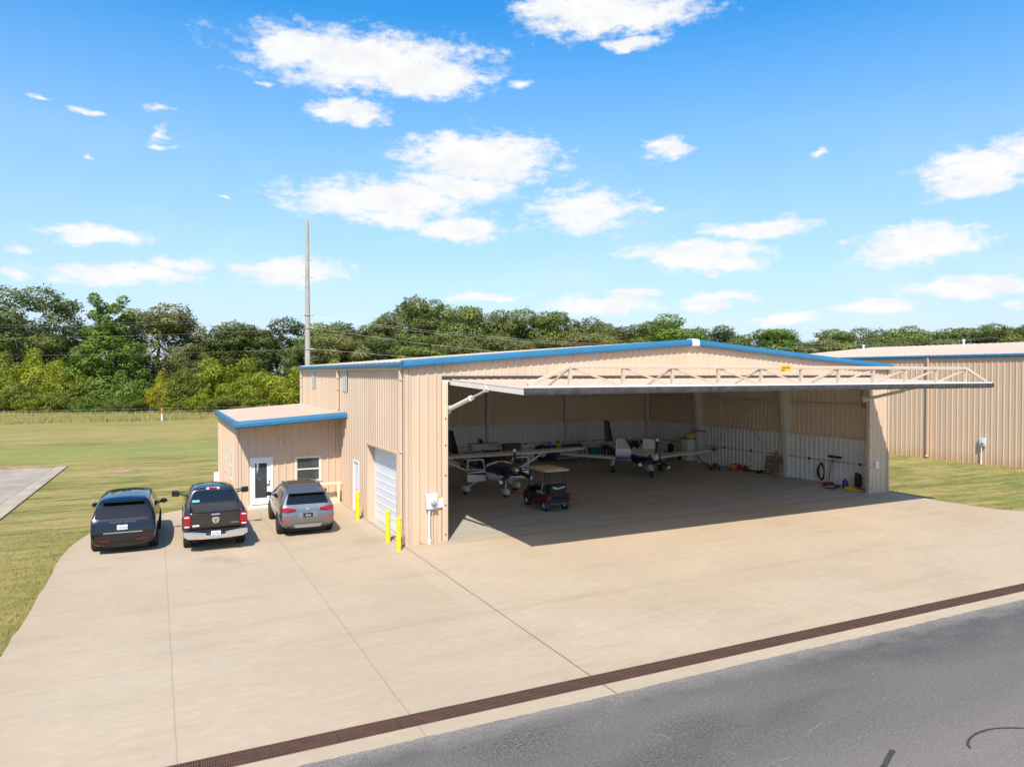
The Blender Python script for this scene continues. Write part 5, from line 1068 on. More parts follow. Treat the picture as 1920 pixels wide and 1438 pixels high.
    b = MB(); b.loft([[(x, y, z) for y, z in ((-2.80, .80), (-2.89, .80), (-2.905, .95), (-2.885, 1.05), (-2.90, 1.22), (-2.915, 1.33), (-2.88, 1.385), (-2.80, 1.385))] for x in (-.80, -.4, 0, .4, .80)]); tg = b.build('tailgate', P, t, bevel=.015, smooth=40)
    b = MB(); b.box(-.14, .14, -2.935, -2.895, 1.265, 1.315); b.build('tailgate_handle', M['chrome'], tg, bevel=.012)
    b = MB(); b.box(-.79, .79, -2.93, -2.85, 1.372, 1.395); b.build('tailgate_cap', M['black'], tg, bevel=.008)
    # emblem: shield with horns, in relief
    em_ = MB(); sh = rounded([(-.115, .105), (.115, .105), (.12, .0), (.06, -.11), (-.06, -.11), (-.12, 0)], .05, 4); em_.prism([(x, 1.08 + z) for x, z in sh], 'y', -2.925, -2.885); eo = em_.build('tailgate_emblem', M['chrome'], tg, bevel=.006)
    em_ = MB()
    em_.prism([(-.085, 1.155), (-.062, 1.155), (0, 1.085), (.062, 1.155), (.085, 1.155), (.022, 1.06), (.022, 1.0), (-.022, 1.0), (-.022, 1.06)], 'y', -2.929, -2.922); em_.build('emblem_relief', M['grey_d'], eo)
    text('badge_lettering', 'Laramie', .085, face_minus_y(.62, -2.914, .97), M['chrome'], tg, .004)
    b = MB(); b.prism(rounded([(-.75, .90), (-.53, .90), (-.53, .955), (-.75, .955)], .02), 'y', -2.912, -2.90); b.build('tailgate_sticker', M['plate'], tg)
    b = MB(); b.prism(rounded([(-.73, .855), (-.63, .855), (-.63, .885), (-.73, .885)], .012), 'y', -2.908, -2.89); b.build('tailgate_sticker', M['red'], tg)
    b = MB(); ou = [(-1.03, .76), (-1.04, .60), (-.88, .50), (-.42, .47), (.42, .47), (.88, .50), (1.04, .60), (1.03, .76), (.80, .755), (.34, .70), (.30, .60), (-.30, .60), (-.34, .70), (-.80, .755)]
    b.prism(ou, 'y', -3.08, -2.92); b.build('rear_bumper', M['chrome'], t, bevel=.022, seg=3, smooth=50)
    b = MB(); b.box(-.86, .86, -3.06, -2.86, .75, .772); b.box(-.36, .36, -3.02, -2.9, .50, .74); b.build('bumper_step', M['black'], t, bevel=.006)
    for s in (-1, 1): b = MB(); b.prism([(s * 1.035, -2.93), (s * 1.035, -2.6), (s * .96, -2.6), (s * .96, -2.93)], 'z', .58, .76); b.build('bumper_end', M['chrome'], t, bevel=.02)
    plate(t, 0, -3.045, .655, 'PZS 7801', 0, top='TEXAS')
    b = MB(); b.box(-.05, .05, -3.0, -2.6, .40, .48); b.tube([(-.035, -3.03, .44), (.035, -3.03, .44)], .03, 8); b.build('tow_hitch', M['black'], t)
    for s in (-1, 1):
        b = MB(); b.bar((s * .93, .95, 1.42), (s * 1.2, .90, 1.50), .07, .05); b.bar((s * .93, .95, 1.52), (s * 1.2, .90, 1.56), .05, .04); mo = b.build('wing_mirror', M['black'], t, bevel=.01)
        b = MB(); b.prism(rounded([(s * 1.13, 1.40), (s * 1.42, 1.42), (s * 1.40, 1.64), (s * 1.15, 1.62)], .06), 'y', .82, .98); b.build('mirror_housing', M['black_gl'], mo, bevel=.03, seg=3)
        b = MB(); b.prism(rounded([(s * 1.16, 1.43), (s * 1.39, 1.445), (s * 1.375, 1.61), (s * 1.175, 1.60)], .05), 'y', .812, .822); b.build('mirror_glass', M['glass_dark'], mo)
        b = MB(); b.box(min(s * .95, s * 1.06), max(s * .95, s * 1.06), -1.0, 1.3, .40, .46); b.build('side_step', M['black'], t, bevel=.02)
    for y in (1.92,): arch(bv, t, y, .42, M['rubber'])
    for y in (-1.86, 1.92):
        for s in (-1, 1): wheel(t, s * .885, y, .42, .29, s, 6, 'alu')
    b = MB(); b.box(-.78, .78, -2.7, 2.7, .38, .62); b.tube([(-.8, -1.86, .42), (.8, -1.86, .42)], .07, 8); b.build('underbody', M['rubber'], t)
pickup()

# ---- silver SUV
def silver_suv():
    t = thing('parked_car', 'silver grey SUV with red tail lamps parked close to the office window', 'car', (-2.56, 5.20, 0), radians(-2.6), 'vehicles parked by the office', .965)
    P = M['silver_paint']; zl = [.27, .27, .42, .80, 1.10]
    X = lambda f, r: [0, .80 * f, .97 * f, 1.0 * f, .95 * f, r, r * .72, 0]
    S = [st(-2.44, X(.93, .73), [.32, .32, .46, .80, 1.08, 1.56, 1.62, 1.63], [.12, .10, .02, .0, .10, .48, .58, .60]), st(-2.22, X(.99, .75), zl + [1.59, 1.665, 1.685], [0, 0, -.02, -.04, .03, .38, .43, .44]), st(-1.5, X(1.0, .745), zl + [1.65, 1.725, 1.745], [0] * 5 + [.1, .1, .1]), st(-.5, X(1.0, .765), zl + [1.67, 1.745, 1.765]), st(.3, X(1.0, .745), zl + [1.64, 1.715, 1.735]),
         st(.85, X(1.0, .70), zl + [1.54, 1.61, 1.63], [0] * 5 + [-.1, -.12, -.12]), st(1.45, X(1.0, .80), zl[:4] + [1.08, 1.13, 1.17, 1.18]), st(2.05, X(.97, .78), zl[:4] + [1.02, 1.06, 1.1, 1.11]), st(2.46, X(.86, .66), [.3, .3, .42, .74, .92, .97, 1.0, 1.0], [0, 0, 0, 0, -.03, -.06, -.06, -.06])]
    body = cage(S, 'body', [P], t); bv = bvh_of(body); gl = M['glass_dark']
    patch('rear_window', bv, rounded([(-.76, 1.17), (.76, 1.17), (.64, 1.50), (-.64, 1.50)], .05), 'rear', gl, t, .005)
    b = MB(); b.prism([(-2.04, 1.555), (-2.12, 1.55), (-2.13, 1.575), (-1.85, 1.655)], 'x', -.66, .66); b.build('roof_spoiler', P, t, bevel=.012)
    b = MB(); b.tube([(.05, -2.19, 1.22), (.42, -2.16, 1.235)], .013, 6); b.build('rear_wiper', M['black'], t)
    for v in ('left', 'right'):
        for y0, y1, y2, y3 in ((-1.74, -.98, -.98, -1.50), (-.91, .06, .06, -.91), (.13, 1.14, .60, .13)): patch('side_window', bv, rounded([(y0, 1.16), (y1, 1.16), (y2, 1.55), (y3, 1.55)], .05), v, gl, t, .004)
        patch('sill_trim', bv, [(-1.1, .30), (1.1, .30), (1.1, .40), (-1.1, .40)], v, M['grey_d'], t, .006)
    patch('windscreen', bv, rounded([(-.72, 1.2), (.72, 1.2), (.60, 1.56), (-.60, 1.56)], .07), 'front', gl, t)
    patch('roof_glass', bv, rounded([(-.50, -.95), (.50, -.95), (.50, .45), (-.50, .45)], .08), 'top', mat('roof glass', (.03, .022, .017), .06), t, .004)
    b = MB(); b.prism([(-1.28, 1.745), (-1.42, 1.735), (-1.43, 1.765), (-1.35, 1.80)], 'x', -.02, .02); b.build('roof_antenna', P, t, bevel=.008)
    for s in (-1, 1):
        b = MB(); zt = lambda x, y, o: (x, y, bv.ray_cast(Vector((x, y, 5)), Vector((0, 0, -1)))[0].z + o); b.tube([zt(s * .60, -1.5, .0), zt(s * .61, -1.3, .04), zt(s * .62, -.4, .045), zt(s * .61, .2, .04), zt(s * .59, .45, .0)], .018, 8); b.build('roof_rail', M['grey_d'], t)
        lamp = patch('tail_light', bv, rounded([(s * .40, .945), (s * .70, .90), (s * .93, .935), (s * .92, 1.085), (s * .70, 1.07), (s * .42, 1.015)], .035), 'rear', M['red'], t, .018)
        patch('lamp_band', bv, rounded([(s * .42, .955), (s * .68, .915), (s * .68, .955), (s * .42, .99)], .012), 'rear', mat('smoked red lens', (.10, .006, .01), .12), t, .024)
        patch('rear_reflector', bv, rounded([(s * .66, .60), (s * .88, .62), (s * .88, .66), (s * .66, .65)], .012), 'rear', mat('red reflector', (.6, .02, .02), .2), t, .012)
        patch('exhaust_recess', bv, rounded([(s * .50, .33), (s * .80, .33), (s * .84, .43), (s * .56, .43)], .03), 'rear', M['rubber'], t, .008)
        b = MB(); h, _, _, _ = bv.ray_cast(Vector((s * .66, -5, .375)), Vector((0, 1, 0))); ring = rounded([(s * .56, .345), (s * .76, .345), (s * .77, .41), (s * .57, .41)], .025, 4); n_ = len(ring)
        b.loft([[(x, h.y - .03, z) for x, z in ring], [(x, h.y + .06, z) for x, z in ring]], cap=False); b.build('exhaust_tip', M['chrome'], t)
        patch('headlight', bv, rounded([(s * .45, .76), (s * .82, .78), (s * .82, .88), (s * .45, .86)], .04), 'front', M['glass_win'], t, .01)
    patch('rear_skid', bv, rounded([(-.44, .34), (.44, .34), (.48, .45), (-.48, .45)], .03), 'rear', M['galv'], t, .012)
    [patch('door_gap', bv, [(y, .40), (y + .012, .40), (y + .012, 1.09), (y, 1.09)], v, M['rubber'], t, .003) for v in ('left', 'right') for y in (-.95, .1, 1.18)]; [patch('door_handle', bv, rounded([(y, .93), (y + .2, .93), (y + .2, .965), (y, .965)], .01), v, P, t, .02) for v in ('left', 'right') for y in (-.68, .34)]
    patch('bumper_crease', bv, [(-.60, .50), (.60, .50), (.62, .512), (-.62, .512)], 'rear', M['rubber'], t, .003)
    patch('plate_recess', bv, rounded([(-.36, .70), (.36, .70), (.30, .89), (-.30, .89)], .03), 'rear', mat('silver shadow paint', (.26, .27, .29), .35, .7), t, .004)
    h, _, _, _ = bv.ray_cast(Vector((0, -5, .80)), Vector((0, 1, 0))); plate(t, 0, h.y - .02, .795, '100-LX', -.05, .34, .145, 'ink_b', 'plate')
    h, _, _, _ = bv.ray_cast(Vector((0, -5, 1.02)), Vector((0, 1, 0))); b = MB(); b.lathe([(.05, h.y - .016), (.056, h.y - .004), (.056, h.y + .02)], (0, 0, 1.02), 'y', 20); ro = b.build('round_badge', M['chrome'], t)
    b = MB()
    for a0 in (0, pi): b.add([(0, h.y - .0175, 1.02)] + [(.038 * cos(a0 + a), h.y - .0175, 1.02 + .038 * sin(a0 + a)) for a in np.linspace(0, pi / 2, 6)], [tuple(range(7))])
    b.build('badge_quarter', M['sky_blue'], ro, smooth=0)
    h, _, _, _ = bv.ray_cast(Vector((-.55, -5, .83)), Vector((0, 1, 0))); text('tailgate_lettering', 'X5', .07, face_minus_y(-.60, h.y - .012, .835), M['chrome'], t, .003)
    mirror_pair(t, .90, .78, 1.10, M['black'], 1.0)
    for y in (-1.47, 1.50):
        arch(bv, t, y, .385, M['rubber'])
        for s in (-1, 1): wheel(t, s * .865, y, .385, .285, s, 7, 'steel_d')
    b = MB(); b.box(-.72, .72, -2.2, 2.1, .2, .34); b.build('underbody', M['rubber'], t)
silver_suv()

# ---- golf cart
def golf_cart():
    t = thing('golf_cart', 'maroon golf cart with beige canopy standing in the hangar doorway', 'golf cart', (7.55, 3.90, .004), radians(1.0), scale=.97)
    b = MB(); prof = [(-1.05, .28), (-1.08, .50), (-.95, .60), (-.30, .58), (-.25, .30), (.55, .28), (.60, .30), (.80, .62), (1.15, .60), (1.22, .42), (1.18, .26), (.5, .2), (-.9, .2)]
    b.prism(prof, 'x', -.42, .42); b.build('chassis', M['black'], t, bevel=.03)
    for s in (-1, 1):
        b = MB(); sec = [(-1.10, .42), (-1.12, .64), (-1.0, .74), (-.42, .72), (-.16, .60), (-.02, .44), (.42, .30), (.42, .24), (-.2, .24), (-.42, .28), (-.52, .45), (-.72, .52), (-.92, .46), (-1.0, .38)]
        b.prism(sec, 'x', min(s * .40, s * .585), max(s * .40, s * .585)); b.build('side_panel', mat('maroon body paint', (.13, .008, .010), .25, 0, .5, coat=.4), t, bevel=.03, seg=3)
        b = MB(); n_ = 14; b.loft([[(s * xx, -.78 + rr * cos(a), .225 + rr * sin(a)) for xx, rr in ((.42, .25), (.60, .25), (.602, .285), (.42, .29))] for a in np.linspace(.15, pi + .25, n_)]); b.build('wheel_fender', M['grey_d'], t)
        b = MB(); b.lathe([(.06, -1.135), (.065, -1.12), (.065, -1.05)], (s * .50, 0, .60), 'y', 14); b.build('tail_light', M['red'], t)
        b = MB(); b.tube([(s * .50, .74, .55), (s * .50, .70, .9), (s * .50, .48, 1.72)], .02, 8); b.build('front_post', M['black'], t)
        b = MB(); b.tube([(s * .50, -.80, .62), (s * .50, -.78, 1.1), (s * .50, -.70, 1.72)], [.028, .03, .022], 8); b.build('rear_post', M['black'], t)
        b = MB(); rb = rounded([(s * .03, .78), (s * .50, .78), (s * .47, 1.12), (s * .07, 1.12)], .14, 5); b.prism(rb, 'y', -.56, -.47); sb = b.build('seat_back', M['black'], t, bevel=.03, seg=3)
        b = MB(); b.prism([(x, z) for x, z in rounded([(s * .02, .80), (s * .515, .80), (s * .485, 1.135), (s * .055, 1.135)], .14, 5)], 'y', -.47, -.43); b.build('seat_back_edge', M['cream'], sb, bevel=.012)
        for y, r in ((-.78, .225), (.80, .225)): wheel(t, s * .49, y, r, .19, s, 5, 'chrome')
    b = MB(); b.box(-.53, .53, -.44, .02, .66, .80); b.build('seat_cushion', M['brown_leather'], t, bevel=.05, seg=3)
    b = MB(); b.prism([(.62, .28), (.70, .62), (.85, .74), (1.12, .64), (1.24, .46), (1.20, .28)], 'x', -.52, .52); b.build('front_cowl', M['black'], t, bevel=.06, seg=3)
    b = MB(); b.prism([(.45, .86), (.62, .92), (.80, .84), (.88, .72), (.66, .60), (.55, .74)], 'x', -.54, .54); b.build('dash', M['black'], t, bevel=.03)
    b = MB(); R = [(.15 * cos(a), .15 * sin(a)) for a in np.linspace(0, 2 * pi, 25)]; Mx = Matrix.Translation((-.25, .36, 1.02)) @ Matrix.Rotation(radians(55), 4, 'X')
    b.tube([(x, y, 0) for x, y in R], .016, 8, cap=False); b.bar((-.15, 0, 0), (.15, 0, 0), .03, .02); b.bar((0, 0, 0), (0, -.15, 0), .03, .02); b.xf(Mx); b.tube([(-.25, .36, 1.02), (-.25, .62, .78)], .02, 8); b.build('steering_wheel', M['black'], t)
    b = MB(); b.prism([(-1.0, .52), (-1.06, .60), (-1.02, 1.12), (-.78, 1.16), (-.74, .6)], 'x', -.40, .40); bag = b.build('rear_cover', M['sheet'], t, bevel=.04, seg=3)
    b = MB()
    for s in (-1, 1): b.prism([(s * .06 + .0, 1.02), (s * .30, 1.03), (s * .27, .995), (s * .06, .99)], 'y', -1.055, -1.035); b.prism([(s * .20, 1.03), (s * .28, 1.07), (s * .24, 1.02)], 'y', -1.056, -1.035)
    for k in range(6): b.box(-.22 + k * .055, -.18 + k * .055, -1.055, -1.03, .955, .985)
    b.build('cover_logo', M['white'], bag, smooth=0)
    b = MB(); b.box(-.50, .50, -1.18, -.98, .27, .40); b.build('rear_bumper', M['grey_d'], t, bevel=.04, seg=3)
    b = MB(); b.box(.18, .22, -1.21, -1.15, .20, .33); b.build('hitch_pin', M['galv'], t)
    # canopy: rounded tray with raised middle
    rings = []
    for z, g in ((1.70, .0), (1.735, .02), (1.765, -.01), (1.775, -.10), (1.80, -.13), (1.815, -.2)):
        rings.append([(x, y, z) for x, y in rounded([(-.60 - g, -1.02 - g), (.60 + g, -1.02 - g), (.60 + g, .66 + g), (-.60 - g, .66 + g)], .16 , 5)])
    b = MB(); b.loft(rings); b.build('canopy', M['cream'], t, smooth=40)
    b = MB(); b.box(-.48, .48, -.2, .6, .29, .31); b.build('floor_mat', M['rubber'], t)
golf_cart()

# ------------------------------------------------------------------ aircraft
def sec(y, w, zt, zb, e=2.4, n=28, wt=1.0):
    """superellipse fuselage ring at station y"""
    out = []; zc, hz = (zt + zb) / 2, (zt - zb) / 2
    for k in range(n):
        a = 2 * pi * k / n; c, s = cos(a), sin(a); x = w * abs(c) ** (2 / e) * (1 if c >= 0 else -1); z = hz * abs(s) ** (2 / e) * (1 if s >= 0 else -1)
        if z > 0: x *= 1 - (1 - wt) * z / hz
        out.append((x, y, zc + z))
    return out
def smooth_loft(stations, dens=5):
    """interpolate station parameters for a finely cut hull"""
    ys = [s[0] for s in stations]; out = []
    for a, c in zip(stations, stations[1:]):
        for k in range(dens):
            t = k / dens; out.append([p + (q - p) * t for p, q in zip(a, c)])
    out.append(list(stations[-1])); arr = np.array(out); ker = np.array([.25, .5, .25])
    for _ in range(2):
        for j in range(1, arr.shape[1]): arr[1:-1, j] = np.convolve(arr[:, j], ker, 'valid')
    return arr
def wing_mesh(pts, m=0, n=16, b=None, matf=None):
    """pts: (x, y_leading, z, chord, thickness) from root to tip"""
    b = b or MB(); R = []
    for x, yl, z, c, t in pts:
        ring = []
        for k in range(n):
            a = 2 * pi * k / n; u = .5 - .5 * cos(a); h = t * (1.48 * sqrt(max(u, 0)) - .63 * u - 1.76 * u * u + 1.42 * u ** 3 - .51 * u ** 4) / .5 * .5
            ring.append((x, yl - u * c, z + (h if a <= pi else -h * .75)))
        R.append(ring)
    b.loft(R, m, True, matf=matf); return b
def prop(parent, y, z, r, a0, mt, tipm, rot=None):
    for k in range(3):
        a = a0 + k * 2 * pi / 3
        def blade(r0, r1, n=7):
            rings = []
            for j in range(n):
                q = r0 + (r1 - r0) * j / (n - 1); u = q / r; w = .055 + .055 * sin(min(1, u * 1.3) * pi * .75) if u < .93 else .075; tw = radians(55 - 40 * u); th = .03 * (1.15 - u)
                ring = [(w * cos(b_), th * sin(b_)) for b_ in np.linspace(0, 2 * pi, 9)[:-1]]
                rings.append([(p * cos(tw) - v * sin(tw), p * sin(tw) + v * cos(tw), q) for p, v in ring])
            return rings
        Mx = Matrix.Translation((0, y, z)) @ Matrix.Rotation(a, 4, 'Y')
        b = MB(); b.loft(blade(.10, r * .86)); bo_ = b.xf(Mx).build('propeller_blade', mt, parent, smooth=60)
        b = MB(); b.loft(blade(r * .862, r, 4)); b.xf(Mx).build('blade_tip', tipm, bo_, smooth=60)

def high_wing():
    t = thing('high_wing_airplane', 'white and navy single engine airplane with high strut braced wing and open doors', 'airplane', (7.03, 8.42, .004), pi + radians(.5))
    Sx = [(2.50, .32, 1.52, 1.12), (2.40, .43, 1.54, .96), (2.1, .53, 1.55, .82), (1.6, .59, 1.55, .72), (1.05, .62, 1.56, .67), (.85, .625, 1.57, .66), (.30, .63, 1.78, .66), (-.4, .63, 1.85, .66), (-1.3, .56, 1.82, .70), (-2.0, .43, 1.66, .84), (-3.4, .27, 1.48, .98), (-5.6, .09, 1.34, 1.12), (-6.0, .04, 1.31, 1.16)]
    arr = smooth_loft(Sx, 14); b = MB()
    def mf(c):
        x, y, z = c
        if y > -.2: lim = 1.13 - .02 * max(0, y - 1)
        else: lim = 1.42
        if z > lim and y > .75: return 1
        if .75 >= y > -5 and 1.16 < z < 1.34: return 1 if not 1.23 < z < 1.27 else 0
        return 0
    b.loft([sec(*r, e=2.6, n=72) for r in arr], 0, True, matf=mf); fus = b.build('fuselage', [M['white_ac'], M['navy']], t, smooth=40); bv = bvh_of(fus)
    patch('windshield', bv, rounded([(-.54, 1.55), (.54, 1.55), (.52, 1.76), (-.52, 1.76)], .05), 'front', mat('cabin glass', (.03, .022, .014), .06, 0, .7), t, .018, .045)
    b = MB(); b.tube([(-.61, .84, 1.40), (-.52, .95, 1.50), (-.25, 1.04, 1.575), (0, 1.06, 1.59), (.25, 1.04, 1.575), (.52, .95, 1.50), (.61, .84, 1.40)], .04, 8); b.build('cowl_trim', M['white_ac'], t)
    for v, s in (('left', -1), ('right', 1)):
        patch('door_opening', bv, rounded([(-.30, .78), (.72, .78), (.66, 1.70), (-.30, 1.74)], .08), v, M['black'], t, .004)
        patch('rear_window', bv, rounded([(-1.45, 1.36), (-.42, 1.36), (-.42, 1.70), (-1.25, 1.70)], .06), v, M['glass_dark'], t, .004)
        # open door: lower panel, stripe and window frame
        dt = tag(bpy.data.objects.new('cabin_door', None)); col.objects.link(dt); dt.parent = t; dt.location = (s * .63, .76, -.09); dt.rotation_euler = (0, 0, s * radians(4))
        L0, L1 = .02, .98; b = MB(); pl_ = rounded([(L0, .80), (L1 - .03, .80), (L1, .92), (L1, 1.32), (L0, 1.34)], .07)
        b.prism([(s * x, z) for x, z in pl_], 'y', -.03, .02); b.build('door_panel', M['white_ac'], dt, bevel=.008)
        b = MB(); b.prism([(s * L0, 1.30), (s * L1, 1.24), (s * L1, 1.33), (s * L0, 1.34)], 'y', .0205, .026); b.prism([(s * L0, 1.06), (s * L1, 1.17), (s * L1, 1.22), (s * L0, 1.18)], 'y', .0205, .026); b.build('door_stripe', M['navy'], dt, smooth=0)
        b = MB(); fr = [(L0 + .03, 1.34), (L0 + .14, 1.80), (L1 - .03, 1.81), (L1 - .01, 1.34)]; P = rounded(fr, .06, 4); b.tube([(s * x, -.005, z) for x, z in P + [P[0]]], .028, 8, cap=False); b.build('door_window_frame', M['white_ac'], dt)
        b = MB(); b.tube([(s * 2.62, .30, 1.74), (s * .56, .36, .74)], [.048, .048], 10); b.v = [(x, .33 + (y - .33) * 1.6, z) for x, y, z in b.v]; b.build('wing_strut', M['white_ac'], t)
        w = wing_mesh([(s * .0, .62, 1.82, 1.62, .17), (s * 2.6, .60, 1.835, 1.60, .165), (s * 5.0, .42, 1.88, 1.18, .13), (s * 5.22, .34, 1.89, 1.0, .10), (s * 5.32, .12, 1.895, .55, .05)], n=24); w.build('wing', M['white_ac'], t, smooth=60)
        b = MB(); b.tube([(s * .40, .0, .76), (s * .9, -.02, .50), (s * 1.30, -.02, .30)], [.055, .045, .04], 8); lg = b.build('gear_leg', M['white_ac'], t)
        b = MB(); b.loft([sec(y, w_, zt, zb, 2.2, 18) for y, w_, zt, zb in ((.44, .02, .30, .27), (.40, .09, .38, .20), (.25, .145, .44, .12), (0, .16, .45, .10), (-.3, .11, .40, .14), (-.6, .02, .34, .24))]); b.xf(Matrix.Translation((s * 1.34, -.02, 0))); b.build('wheel_fairing', M['white_ac'], lg, smooth=60)
        b = MB(); b.lathe([(.12, -.07), (.19, -.06), (.20, 0), (.19, .06), (.12, .07)], axis='x', n=24); b.xf(Matrix.Translation((s * 1.34, -.02, .20))); b.build('wheel', M['rubber'], lg)
        wing_mesh([(s * .05, -4.75, 1.42, .95, .09), (s * 1.6, -4.95, 1.42, .70, .06)], n=14).build('tailplane', M['white_ac'], t, smooth=60)
        b = MB(); b.tube([(s * .5, .15, 1.88), (s * .62, -.1, 2.22)], .009, 5); b.build('antenna', M['white_ac'], t)
    b = MB(); b.prism([(-4.0, 1.40), (-4.9, 2.62), (-5.7, 2.62), (-5.75, 1.3)], 'x', -.04, .04); b.build('fin', M['navy'], t, bevel=.02)
    b = MB(); b.tube([(0, 1.56, .82), (0, 1.57, .42)], [.05, .04], 8); lg = b.build('nose_leg', M['white_ac'], t)
    b = MB(); b.loft([sec(y, w_, zt, zb, 2.2, 18) for y, w_, zt, zb in ((.34, .02, .30, .25), (.31, .08, .37, .18), (.18, .13, .42, .11), (0, .14, .43, .10), (-.25, .10, .38, .13), (-.5, .02, .33, .22))]); b.xf(Matrix.Translation((0, 1.57, 0))); b.build('wheel_fairing', M['white_ac'], lg, smooth=60)
    b = MB(); b.lathe([(.10, -.06), (.165, -.05), (.175, 0), (.165, .05), (.10, .06)], axis='x', n=24); b.xf(Matrix.Translation((0, 1.57, .175))); b.build('wheel', M['rubber'], lg)
    b = MB(); b.lathe([(.19, 2.50), (.19, 2.55), (.165, 2.66), (.10, 2.78), (.01, 2.84)], (0, 0, 1.38), 'y', 24); b.build('spinner', M['chrome'], t, smooth=60)
    for s in (-1, 1): b = MB(); b.prism([(s * x, z) for x, z in rounded([(.17, 1.30), (.33, 1.30), (.33, 1.44), (.17, 1.46)], .05)], 'y', 2.44, 2.50); b.build('air_intake', M['rubber'], t)
    b = MB(); [b.box(x, x + .05, 2.35, 2.44, .98, 1.02) for x in (-.12, -.05, .02, .09)]; b.build('cowl_badge', M['ink'], t, smooth=0)
    prop(t, 2.57, 1.38, .96, pi * .02, M['black'], M['white'])
    b = MB(); b.prism(rounded([(-.22, .96), (.22, .96), (.17, .80), (-.17, .80)], .05), 'y', 2.1, 2.45)
    b = MB(); b.tube([(.22, 1.95, .76), (.22, 1.85, .62)], .035, 8); b.build('exhaust_pipe', M['steel_d'], t)
high_wing()

